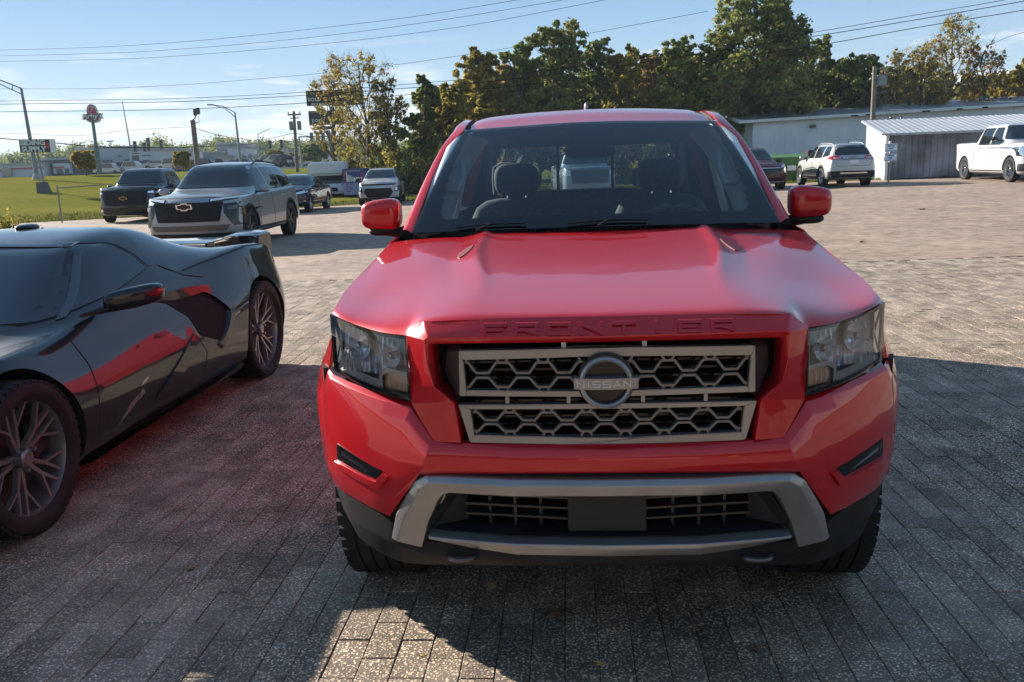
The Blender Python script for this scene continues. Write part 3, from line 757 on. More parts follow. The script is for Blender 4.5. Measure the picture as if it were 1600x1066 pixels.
def build_trees():
    # px of trunk, pixel row of the top, distance, half width in pixels, leaf kind, density, sparse?, label
    TL = [(566, 78, 56, 62, 'gold', .95, True, 'thin half-bare golden tree in front of the dark sign boards'),
          (512, 108, 60, 40, 'gold', .75, True, 'small sparse yellow tree at the left end of the tree line'),
          (606, 118, 55, 34, 'olive', .9, True, 'narrow yellow-brown tree right of the half-bare golden tree'),
          (655, 112, 57, 26, 'dark', .9, False, 'slim dark tree with a small top standing beside the sky gap'),
          (700, 128, 60, 38, 'olive', 1.0, False, 'low olive tree behind the slim dark tree'),
          (740, 76, 63, 48, 'olive', 1.15, False, 'broad olive-green tree left of the red cab roof'),
          (792, 90, 66, 36, 'rust', 1.0, False, 'rust-tinged tree squeezed between olive and green crowns'),
          (812, 64, 62, 36, 'green', 1.1, False, 'green tree with a knobbly top above the left of the cab roof'),
          (872, 32, 64, 60, 'dark', 1.25, False, 'tall round dark green tree above the red cab roof'),
          (930, 50, 67, 36, 'dark', 1.0, False, 'dark tree leaning on the right of the tall round tree'),
          (968, 68, 63, 40, 'olive', 1.0, False, 'brownish olive tree over the middle of the cab roof'),
          (1012, 76, 66, 34, 'rust', .9, False, 'pale rusty tree just left of the bushy green tree'),
          (1060, 54, 62, 46, 'green', 1.1, False, 'bushy green tree left of the biggest tree'),
          (1112, 80, 66, 44, 'dark', 1.1, False, 'shadowy tree tucked under the left side of the biggest tree'),
          (1196, -12, 61, 92, 'dark', 1.7, False, 'biggest tree, its dark green crown reaching the top of the photo'),
          (1272, 60, 64, 42, 'dark', 1.0, False, 'dark crown filling the right flank of the biggest tree'),
          (1338, 84, 62, 46, 'dark', 1.2, False, 'round dark tree behind the wooden service pole'),
          (1306, 110, 66, 34, 'dark', 1.0, False, 'low dark tree between the biggest tree and the service pole'),
          (1398, 74, 63, 40, 'gold', .9, True, 'pale yellow tree right of the service pole'),
          (1436, 66, 60, 44, 'gold', 1.0, True, 'yellow half-bare tree over the white building roof'),
          (1490, 24, 62, 60, 'olive', .95, True, 'tall half-bare yellow tree rising over the white building'),
          (1548, 62, 60, 40, 'rust', .9, True, 'half-bare brown tree near the right edge'),
          (1600, 92, 62, 50, 'olive', 1.1, False, 'olive tree cut by the right edge of the photo'),
          (1660, 90, 64, 50, 'olive', 1.0, False, 'olive tree just outside the right edge')]
    for k, (px, py, D, hw, kind, dens, sp, lab) in enumerate(TL):
        top = at(px, py, D); base = Vector((top.x, D, GZ(top.x, D) - .1)); H = (top.z - base.z) * 1.02
        tree(lab, base, H, hw * D / FPX, kind, 100 + k, dens, .12 if not sp else .22, sp,     .16 if sp else .27, trunkr=.16 if sp else .22)
    # a darker second row closes the wood behind
    nth = ['first', 'second', 'third', 'fourth', 'fifth', 'sixth', 'seventh', 'eighth', 'ninth', 'tenth', 'eleventh', 'twelfth', 'thirteenth']
    for k in range(13):
        px = 690 + k * 72 + (k * 37 % 23); D = 74 + (k * 5 % 7); py = 135 - (k * 29 % 37) - (25 if 3 < k < 9 else 0); top = at(px, py, D); base = Vector((top.x, D, GZ(top.x, D) - .1))
        tree('deep shaded tree of the back row, %s from the left' % nth[k], base, top.z - base.z, 62 * D / FPX, 'dark', 300 + k, 1.25, .05, False, .40, group='shaded trees in the second row')
    rr = random.Random(5)
    BL = [(575, 'dark', 1.5, 2.4, 'dark bush right behind the roof of the small white crossover'), (606, 'green', 1.6, 2.9, 'green bush above the bonnet of the small white crossover'), (630, 'dark', 1.4, 2.2, 'low dark bush just left of the red door mirror'),
          (655, 'dark', 1.7, 3.1, 'dark bush beside the left windscreen pillar of the red pickup'), (684, 'olive', 1.6, 2.6, 'olive bush over the left windscreen pillar of the red pickup'), (715, 'dark', 1.7, 3.4, 'tall dark bush at the left corner of the red cab roof'), (1128, 'dark', 1.8, 3.6, 'dark bush between the red cab roof and the white building')]
    for k, (px, kd, w_, h_, lab) in enumerate(BL):
        D = 52.8 + (k * 7 % 4) * .5; b = at(px, 270, D); b.z = GZ(b.x, D) - .05; bush(lab, b, w_, h_, kd, 500 + k)
    YL = [(520, 2.6, 'gold', 'yellowing bush behind the white box van'), (548, 3.4, 'olive', 'olive bush behind the blue banner trailer'), (585, 3.2, 'gold', 'golden bush at the foot of the half-bare tree'), (612, 2.8, 'olive', 'small olive bush right of the golden tree trunk'),
          (905, 5.4, 'gold', 'yellow bush peeping over the cab roof by the antenna'), (945, 6.1, 'gold', 'tall golden bush peeping over the middle of the cab roof'), (985, 5.8, 'olive', 'olive bush peeping over the cab roof right of its middle'), (1020, 5.3, 'rust', 'rusty bush peeping over the right half of the cab roof')]
    for k, (px, hh, kd, lab) in enumerate(YL):
        D = 53 + k % 3; b = at(px, 270, D); b.z = GZ(b.x, D) - .05; bush(lab, b, 1.5, hh, kd, 560 + k, group='yellow bushes under the trees')
    b = at(6, 352, 27); b.z = GZ(b.x, 27) - .02
    bush('small brown clipped bush at the left edge behind the black coupe', b, .42, .5, 'olive', 601, None, .09, 20)
def grass_tufts():
    rr = np.random.default_rng(9); n = 26000; x = rr.uniform(-24, 24, n); e = np.interp(x, [-60, -22, -15, -8, -3, 3, 10, 16, 24, 60], [31.5, 34.4, 35.8, 38.5, 41.5, 42, 40.5, 38.2, 35.2, 33])
    y = e + rr.random(n) ** 2 * 6 - .15; h = 0.05 + 0.12 * rr.random(n) ** 2; a = rr.random(n) * 2 * pi; w = .02 + .02 * rr.random(n)
    zz = np.array([GZ(float(p), float(q)) for p, q in zip(x, y)]) - .05
    V = np.empty((n, 4, 3)); dx, dy = np.cos(a) * w, np.sin(a) * w; lx, ly = rr.normal(0, .04, n), rr.normal(0, .04, n)
    V[:, 0] = np.stack([x - dx, y - dy, zz], 1); V[:, 1] = np.stack([x + dx, y + dy, zz], 1)
    V[:, 2] = np.stack([x + dx * .2 + lx, y + dy * .2 + ly, zz + h], 1); V[:, 3] = np.stack([x - dx * .2 + lx, y - dy * .2 + ly, zz + h], 1)
    o = np_mesh('grass', V.reshape(-1, 3), np.arange(n * 4).reshape(-1, 4), leafmat('grass_blades', (0.06, 0.08, 0.018), (0.12, 0.13, 0.03), (0.22, 0.19, 0.07)), None, rr.random(n)); tag(o, 'short grass growing along the edge of the paved lot', 'grass', None, 'stuff')
# ------------------------------------------------------------------ car specifications
def spec(L, W, H, hood, belt, cowl, head, rend, axles, R, paint_m, cat, kind='suv', cabend=None, bed=None, **k):
    S = dict(L=L, paint=paint_m, cat=cat, axles=axles, R=R, rim=R - 0.115, style='five', rimmat=M_GUN, mirror=(belt + 0.06, cowl + 0.42))
    S['w'] = [(0, .84*W), (.3, .96*W), (.8, W), (L - .7, W), (L - .25, .97*W), (L, .88*W)]
    S['zb'] = [(0, .27), (.5, .24), (L - .6, .26), (L, .34)]
    S['zm'] = [(0, .52), (1, .60), (L, .64)]
    S['zs'] = [(0, hood - .20), (.25, hood - .08), (cowl, belt - .03), (L * .6, belt), (L - .4, belt + .02), (L, belt - .08)]
    S['xs'] = [(0, .76*W), (.35, .89*W), (cowl, .93*W), (L - .6, .94*W), (L, .84*W)]
    S['xr'] = [(0, .52*W), (cowl, .66*W), (head, .62*W), (L * .6, .65*W), (L, .58*W)]
    if kind == 'suv':
        S['zt'] = [(0, hood - .15), (.18, hood - .05), (.6, hood), (cowl, hood + .06), (cowl + .1, hood + .10), (head, H - .045), (head + .7, H), (rend - .8, H - .015), (rend, H - .07), (L - .10, belt + .06), (L, belt - .06)]
    elif kind == 'sedan':
        S['zt'] = [(0, hood - .13), (.2, hood - .04), (.7, hood), (cowl, hood + .05), (cowl + .1, hood + .08), (head, H - .04), (head + .6, H), (rend - .3, H - .04), (rend + .75, belt + .13), (L - .25, belt + .10), (L, belt + .02)]
    else:
        S['zt'] = [(0, hood - .12), (.15, hood - .03), (.6, hood), (cowl, hood + .03), (cowl + .12, hood + .07), (head, H - .04), (head + .5, H), (cabend - .2, H - .02), (cabend, H - .10), (cabend + .10, bed + .05), (cabend + .2, bed), (L - .05, bed), (L, bed - .03)]
        S['zs'] = [(0, hood - .14), (.25, hood - .05), (cowl, belt), (cabend, belt), (cabend + .15, bed - .04), (L, bed - .06)]
        S['xs'] = [(0, .84*W), (.35, .93*W), (cowl, .95*W), (L, .95*W)]
        S['xr'] = [(0, .62*W), (cowl, .70*W), (head, .66*W), (cabend, .68*W), (cabend + .2, .80*W), (L, .82*W)]
        S['crown'] = 0.02
    S['rake'] = [(0.2, .10), (.45, 0), (.75, .01), (hood, .10)]; S['tail'] = [(0.3, .02), (.55, 0), (belt, .04)]
    top, bl = H - .13, belt + .035; p1 = k.get('p1', cowl + 1.35); p2 = k.get('p2', p1 + .95)
    P = []; G = M_GLASSD
    P.append(('side_window', [(cowl + .46, bl), (p1 - .04, bl), (p1 - .04, top), (head + .10, top - .005)], 'both', G, dict(round_=.05)))
    if kind == 'suv':
        P.append(('side_window', [(p1 + .05, bl), (p2 - .04, bl + .01), (p2 - .04, top), (p1 + .05, top)], 'both', G, dict(round_=.04)))
        P.append(('side_window', [(p2 + .05, bl + .01), (rend - .06, bl + .10), (rend - .28, top - .02), (p2 + .05, top)], 'both', G, dict(round_=.05)))
        P.append(('rear_window', [(-.60*W, top - .0), (.60*W, top), (.72*W, belt + .12), (-.72*W, belt + .12)], 'rear', G, dict(round_=.08)))
    elif kind == 'sedan':
        P.append(('side_window', [(p1 + .05, bl), (rend + .12, bl + .02), (rend - .28, top - .03), (p1 + .05, top)], 'both', G, dict(round_=.05)))
    else:
        P.append(('side_window', [(p1 + .05, bl), (cabend - .16, bl + .01), (cabend - .2, top), (p1 + .05, top)], 'both', G, dict(round_=.04)))
    P.append(('windscreen', [(-.84*W, hood + .085), (.84*W, hood + .085), (.63*W, H - .075), (-.63*W, H - .075)], 'front', M_GLASSM, dict(round_=.07, res=.06, off=.011)))
    P.append(('licence_plate', [(-.15, .56), (.15, .56), (.15, .70), (-.15, .70)], 'rear', M_PLATE, dict(off=.012)))
    S['panels'] = P
    S['strips'] = [('door_gap', [(cowl + .30, .42), (cowl + .34, belt - .02)], .020, 'both', M_SEAM), ('door_gap', [(p1, .40), (p1, belt)], .020, 'both', M_SEAM),
                   ('door_gap', [(p2 + .02, R * 2 + .16), (p2 + .05, belt)], .020, 'both', M_SEAM), ('sill_moulding', [(axles[0] + R + .1, .34), (axles[1] - R - .1, .34)], .12, 'both', M_TRIM),
                   ('bonnet_gap', [(.80*W, hood - .10), (.55*W, hood - .09), (0, hood - .085), (-.55*W, hood - .09), (-.80*W, hood - .10)], .012, 'front', M_SEAM)]
    S['handles'] = [(p1 - .22, belt - .12), (p2 - .2, belt - .11)]
    for a, b in k.items(): S[a] = b
    return S

def bowtie(parent, y, z, s, mat_):
    b = MB(); pts = [(-.5, -.16), (-.22, -.16), (-.22, -.25), (.22, -.25), (.22, -.16), (.56, -.16), (.5, .16), (.22, .16), (.22, .25), (-.22, .25), (-.22, .16), (-.56, .16)]
    b.poly([(x * s, y, z + zz * s) for x, zz in pts], (0, .012, 0)); b.build('badge', mat_, parent)
    b = MB(); b.poly([(x * s * .8, y - .004, z + zz * s * .68) for x, zz in pts], (0, .008, 0)); b.build('badge_centre', M_GLOSSB, parent)

def build_cars():
    # grey suv with black grille
    W = 1.01; S = spec(5.2, W, 1.78, 1.16, 1.12, 1.30, 2.15, 4.75, (.98, 4.05), .395, M_SILVER, 'suv', clad=M_TRIM, rails=(2.4, 4.5, .62, 0), style='five', rimmat=M_GUN)
    S['panels'] += [('grille', [(-.62, .60), (.62, .60), (.70, .98), (-.70, .98)], 'front', M_TRIM, dict(off=.012, round_=.03)),
        ('light_bar', [(.46, .985), (.93, 1.045), (.93, 1.075), (.46, 1.03)], 'mirror', M_CLEARW, dict(off=.016)),
        ('headlamp_surround', [(.44, .97), (.95, 1.03), (.95, 1.09), (.44, 1.04)], 'mirror', M_GLOSSB, dict(off=.010)),
        ('headlamp', [(.76, .82), (.90, .83), (.91, .90), (.77, .89)], 'mirror', M_GUN, dict(off=.018)),
        ('lamp_pocket', [(.70, .76), (.86, .50), (.99, .52), (.99, .97), (.70, .94)], 'mirror', M_GLOSSB, dict(off=.010)),
        ('skid_trim', [(-.72, .42), (.72, .42), (.80, .53), (-.80, .53)], 'front', M_GUN, dict(off=.012)),
        ('lower_valance', [(-.84, .28), (.84, .28), (.84, .37), (-.84, .37)], 'front', M_TRIM, dict(off=.012)),
        ('marker_lamp', [(.60, .70), (.64, .70), (.64, .86), (.60, .86)], 'both', M_AMBER, dict(off=.014)),
        ('window_sticker', [(-.56, 1.29), (-.42, 1.29), (-.42, 1.35), (-.56, 1.35)], 'front', M_PLATE, dict(off=.010))]
    S['strips'] += [('grille_slat', [(-.62, z), (.62, z)], .012, 'front', M_GLOSSB) for z in (.66, .72, .78, .84, .90)]
    p = (-6.38, 17.2); r, bv = car('parked_suv', 'large grey suv with black grille and bow tie badge behind the black sports coupe', (p[0], p[1], GZ(*p)), rad(-1.5), S)
    bowtie(r, -0.055, .905, .30, M_CHROME)
    # black pickup
    W = 1.03; S = spec(5.85, W, 1.92, 1.30, 1.20, 1.45, 2.10, 5.85, (1.0, 4.72), .42, M_NAVY, 'pickup truck', 'pickup', cabend=3.85, bed=1.32, style='six')
    S['panels'] += [('grille', [(-.72, .62), (.72, .62), (.78, 1.12), (-.78, 1.12)], 'front', M_TRIM, dict(off=.012, round_=.04)),
        ('headlamp', [(.78, 1.04), (.99, 1.03), (.99, 1.11), (.80, 1.10)], 'mirror', M_CHROME, dict(off=.016)),
        ('headlamp', [(.82, .90), (.94, .90), (.94, .95), (.82, .95)], 'mirror', M_GUN, dict(off=.016)),
        ('bumper', [(-.96, .36), (.96, .36), (.98, .56), (-.98, .56)], 'front', M_GLOSSB, dict(off=.02)),
        ('fog_lamp', [(.80, .42), (.94, .42), (.94, .50), (.80, .50)], 'mirror', M_CHROME, dict(off=.03))]
    S['strips'] += [('grille_slat', [(-.72, z), (.72, z)], .018, 'front', M_GLOSSB) for z in (.74, .86, .98)]
    p = (-13.65, 31.0); r, bv = car('parked_pickup', 'black pickup truck with big black grille at the edge of the grass', (p[0], p[1], GZ(*p)), rad(3), S)
    bowtie(r, -0.04, .88, .26, mat('gold_badge', (.5, .3, .08), .3, .8))
    MB().tube([(0, 2.9, 1.9), (0, 2.98, 2.06)], .02, 6).build('roof_antenna', M_TRIM, r)
    # black sedan
    W = .925; S = spec(4.93, W, 1.46, .98, .95, 1.25, 2.15, 3.55, (.95, 3.78), .335, M_BLACKP, 'sedan', 'sedan', style='multi', rimmat=M_ALLOY, p1=2.55, p2=3.4)
    S['panels'] += [('grille', [(-.50, .36), (.50, .36), (.60, .64), (-.60, .64)], 'front', M_TRIM, dict(off=.012)),
        ('headlamp', [(.50, .70), (.88, .77), (.88, .86), (.56, .78)], 'mirror', M_CHROME, dict(off=.012)),
        ('bumper_trim', [(.55, .40), (.86, .44), (.86, .48), (.55, .44)], 'mirror', M_CHROME, dict(off=.012)),
        ('grille_trim', [(-.58, .655), (.58, .655), (.58, .675), (-.58, .675)], 'front', M_CHROME, dict(off=.016))]
    p = (-8.50, 32.6); car('parked_sedan', 'black sedan behind the tail of the grey suv', (p[0], p[1], GZ(*p)), rad(-2), S)
    # white crossover
    W = .91; S = spec(4.54, W, 1.56, 1.04, 1.00, 1.20, 2.0, 4.15, (.88, 3.58), .36, M_WHITE, 'crossover', clad=M_TRIM, rails=(2.2, 3.9, .54, 0), railmat=M_LSILVER, mirmat=M_TRIM, style='five')
    S['panels'] += [('grille', [(-.46, .34), (.46, .34), (.62, .56), (.54, .72), (-.54, .72), (-.62, .56)], 'front', M_TRIM, dict(off=.012)),
        ('upper_grille', [(-.70, .84), (.70, .84), (.76, .90), (-.76, .90)], 'front', M_GLOSSB, dict(off=.010)),
        ('headlamp', [(.66, .56), (.84, .60), (.84, .80), (.70, .76)], 'mirror', M_GLOSSB, dict(off=.012)),
        ('lamp_lens', [(.70, .62), (.80, .64), (.80, .76), (.72, .74)], 'mirror', M_CHROME, dict(off=.018)),
        ('window_sticker', [(-.06, 1.20), (.08, 1.20), (.08, 1.34), (-.06, 1.34)], 'front', M_PLATE, dict(off=.010)),
        ('lower_valance', [(-.80, .26), (.80, .26), (.80, .33), (-.80, .33)], 'front', M_TRIM, dict(off=.012))]
    p = (-5.45, 36.9); car('parked_crossover', 'small white crossover with black grille seen above the red door mirror', (p[0], p[1], GZ(*p)), rad(3), S)
    # maroon suv
    W = .92; S = spec(4.65, W, 1.66, 1.08, 1.05, 1.2, 2.0, 4.25, (.9, 3.65), .37, M_MAROON, 'suv', rails=(2.3, 4.0, .55, 0), mirmat=M_GLOSSB, clad=M_TRIM)
    S['panels'] += [('grille', [(-.50, .58), (.50, .58), (.62, .82), (-.62, .82)], 'front', M_GLOSSB, dict(off=.012, round_=.05)),
        ('headlamp', [(.56, .84), (.88, .90), (.88, .98), (.60, .93)], 'mirror', M_CHROME, dict(off=.014)),
        ('lower_grille', [(-.62, .36), (.62, .36), (.72, .48), (-.72, .48)], 'front', M_TRIM, dict(off=.012)),
        ('bumper_trim', [(-.74, .30), (.74, .30), (.74, .345), (-.74, .345)], 'front', M_CHROME, dict(off=.016)),
        ('grille_trim', [(-.52, .83), (.52, .83), (.54, .85), (-.54, .85)], 'front', M_CHROME, dict(off=.018))]
    p = (9.95, 33.2); r, bv = car('parked_suv', 'maroon suv half hidden by the windscreen pillar of the red pickup', (p[0], p[1], GZ(*p)), rad(2), S)
    # silver suv seen from behind
    W = .92; S = spec(4.65, W, 1.66, 1.06, 1.06, 1.15, 1.95, 4.25, (.9, 3.63), .36, M_LSILVER, 'suv', rails=(2.2, 4.0, .56, 0), railmat=M_LSILVER, clad=M_TRIM, rimmat=M_ALLOY, style='seven')
    S['panels'] += [('tail_lamp', [(.40, 1.04), (.90, 1.02), (.90, 1.17), (.60, 1.14), (.40, 1.09)], 'mirror', M_REDLENS, dict(v='rear', off=.012)),
        ('tail_lamp_lens', [(.46, 1.055), (.70, 1.055), (.70, 1.085), (.46, 1.08)], 'mirror', M_CLEARW, dict(v='rear', off=.018)),
        ('tail_lamp', [(4.20, 1.03), (4.45, 1.03), (4.5, 1.16), (4.28, 1.16)], 'both', M_REDLENS, dict(off=.012)),
        ('rear_bumper_cladding', [(-.86, .36), (.86, .36), (.88, .60), (-.88, .60)], 'rear', M_TRIM, dict(off=.012)),
        ('skid_trim', [(-.50, .50), (.50, .50), (.50, .545), (-.50, .545)], 'rear', M_CHROME, dict(off=.02)),
        ('badge', [(-.10, 1.075), (.10, 1.075), (.10, 1.115), (-.10, 1.115)], 'rear', mat('gold_badge', (.5, .3, .08), .3, .8), dict(off=.014))]
    S['strips'] += [('tailgate_gap', [(-.74, 1.10), (-.60, .78), (.60, .78), (.74, 1.10)], .014, 'rear', M_SEAM), ('tailgate_crease', [(-.40, 1.03), (.40, 1.03)], .02, 'rear', M_SEAM)]
    for q in S['panels']:
        if q[0] == 'licence_plate': S['panels'].remove(q); break
    S['panels'].append(('licence_plate', [(-.16, .86), (.16, .86), (.16, .99), (-.16, .99)], 'rear', M_PLATE, dict(off=.014)))
    p = (13.15, 37.2); r, bv = car('parked_suv', 'silver suv seen from behind with red tail lamps by the white building', (p[0], p[1], GZ(*p)), pi + rad(-2), S)
    MB().tube([(0, 3.9, 1.62), (0, 3.98, 1.74)], .015, 6).build('roof_antenna', M_TRIM, r)
    # white heavy pickup
    W = 1.03; S = spec(5.95, W, 2.03, 1.38, 1.28, 1.45, 2.10, 5.95, (1.02, 4.80), .43, M_WHITE, 'pickup truck', 'pickup', cabend=3.95, bed=1.42, style='multi', rimmat=M_CHROME, mirmat=M_GLOSSB)
    S['rim'] = .315; S['mirror'] = (1.50, 2.05)
    S['panels'] += [('grille', [(-.66, .66), (.66, .66), (.70, 1.20), (-.70, 1.20)], 'front', M_GLOSSB, dict(off=.012)),
        ('headlamp', [(.70, .86), (.99, .88), (.99, 1.20), (.70, 1.20)], 'mirror', M_CHROME, dict(off=.016)),
        ('bumper', [(-.98, .38), (.98, .38), (.98, .62), (-.98, .62)], 'front', M_TRIM, dict(off=.02)),
        ('tail_lamp', [(5.72, .98), (5.90, .98), (5.90, 1.30), (5.72, 1.30)], 'both', M_REDLENS, dict(off=.012))]
    S['strips'] += [('cab_gap', [(3.98, .55), (4.02, 1.36)], .03, 'both', M_SEAM), ('belt_trim', [(1.95, 1.30), (3.85, 1.31)], .025, 'both', M_GLOSSB), ('wheel_lip', [(.45, .93), (1.6, .93)], .02, 'both', mat('lip_grey', (.25, .25, .25), .5))]
    S['clad'] = M_WHITE
    p = (18.45, 29.3); car('parked_pickup', 'white crew cab pickup truck with polished wheels cut by the right edge', (p[0], p[1], GZ(*p)), rad(-6), S)
    # pale pickup glimpsed through the rear window
    W = 1.0; S = spec(5.85, W, 1.90, 1.28, 1.20, 1.45, 2.10, 5.85, (1.0, 4.72), .42, M_SILVER, 'pickup truck', 'pickup', cabend=3.85, bed=1.32)
    S['panels'] += [('grille', [(-.66, .66), (.66, .66), (.70, 1.15), (-.70, 1.15)], 'front', M_GUN, dict(off=.012)),
        ('headlamp', [(.70, .95), (.97, .97), (.97, 1.14), (.70, 1.14)], 'mirror', M_CLEARW, dict(off=.016))]
    p = (3.05, 31.5); car('parked_pickup', 'pale pickup glimpsed through the cab windows of the red pickup', (p[0], p[1], GZ(*p)), rad(2), S)
# ================================================================== the red pickup
def strokes(segs, wd, depth, M, name, m, parent, bevel=0.0):
    "flat lettering / lattice from straight strokes: segs = [(x0,z0,x1,z1)]"
    b = MB()
    for (x0, z0, x1, z1) in segs:
        d = Vector((x1 - x0, 0, z1 - z0)); L = d.length; d.normalize(); n = Vector((-d.z, 0, d.x)) * wd / 2; e = d * wd * 0.5
        p = [Vector((x0, 0, z0)) - n - e, Vector((x1, 0, z1)) - n + e, Vector((x1, 0, z1)) + n + e, Vector((x0, 0, z0)) + n - e]
        b.hexa([M @ (q + Vector((0, depth, 0))) for q in p], [M @ q for q in p])
    return b.build(name, m, parent, bevel=bevel)
FONT = {'F': [(0,0,0,1),(0,1,1,1),(0,.5,.8,.5)], 'R': [(0,0,0,1),(0,1,1,1),(1,1,1,.45),(1,.45,0,.45),(.4,.45,1,0)], 'O': [(0,0,0,1),(0,1,1,1),(1,1,1,0),(1,0,0,0)],
        'N': [(0,0,0,1),(0,1,1,0),(1,0,1,1)], 'T': [(0,1,1,1),(.5,1,.5,0)], 'I': [(.5,0,.5,1)], 'E': [(1,1,0,1),(0,1,0,0),(0,0,1,0),(0,.5,.8,.5)],
        'S': [(1,1,0,1),(0,1,0,.5),(0,.5,1,.5),(1,.5,1,0),(1,0,0,0)], 'A': [(0,0,.5,1),(.5,1,1,0),(.2,.3,.8,.3)]}
def grid_mesh(name, rows, mats, parent, mirror=True, bevel=0.0, smooth=32, thick=0.0, sub=0):
    """surface through rows of points (x from 0 outward); mirrored in x"""
    R = []
    for r in rows:
        if mirror:
            l = [Vector((-p[0], p[1], p[2])) for p in reversed(r)]
            if abs(r[0][0]) < 1e-6: l = l[:-1]
            R.append(l + [Vector(p) for p in r])
        else: R.append([Vector(p) for p in r])
    n = len(R[0]); V = [v for r in R for v in r]; F = [(i*n + j, i*n + j + 1, (i+1)*n + j + 1, (i+1)*n + j) for i in range(len(R) - 1) for j in range(n - 1)]
    me = bpy.data.meshes.new(name); me.from_pydata(V, [], F); me.update(); o = link(name, me, mats, parent)
    if sub: m = o.modifiers.new('s', 'SUBSURF'); m.levels = sub; m.render_levels = sub
    if thick: m = o.modifiers.new('t', 'SOLIDIFY'); m.thickness = thick; m.offset = -1
    if bevel: m = o.modifiers.new('b', 'BEVEL'); m.width = bevel; m.segments = 3; m.limit_method = 'ANGLE'; m.angle_limit = rad(9)
    if o.modifiers: bake(o)
    finish(o.data, smooth); return o
def flip_out(o, c=(0, 2.5, .9)):
    "turn face normals away from point c (open shells)"
    bm = bmesh.new(); bm.from_mesh(o.data); s = sum((f.calc_center_median() - Vector(c)).dot(f.normal) * f.calc_area() for f in bm.faces)
    if s < 0: bmesh.ops.reverse_faces(bm, faces=bm.faces)
    bm.to_mesh(o.data); bm.free(); return o
def surf(name, poly, fn, mats, parent, res=0.08, holes=(), thick=0.012, smooth=35, axis='side', sides=(1, -1)):
    out = []
    vs, fs = cdt(poly, res, holes)
    for s in sides:
        V = [Vector((fn(v.x, v.y) * s, v.x, v.y)) for v in vs]
        bm = bmesh.new(); bv_ = [bm.verts.new(v) for v in V]
        for f in fs:
            try: bm.faces.new([bv_[i] for i in f])
            except ValueError: pass
        for v in [v for v in bm.verts if not v.link_faces]: bm.verts.remove(v)
        bm.normal_update()
        if sum(f.normal.x * s for f in bm.faces) < 0: bmesh.ops.reverse_faces(bm, faces=bm.faces)
        be = [e for e in bm.edges if e.is_boundary]; r = bmesh.ops.extrude_edge_only(bm, edges=be)
        for v in [g for g in r['geom'] if isinstance(g, bmesh.types.BMVert)]: v.co.x -= s * thick
        me = bpy.data.meshes.new(name); bm.to_mesh(me); bm.free(); finish(me, smooth); out.append(link(name, me, mats, parent))
    return out

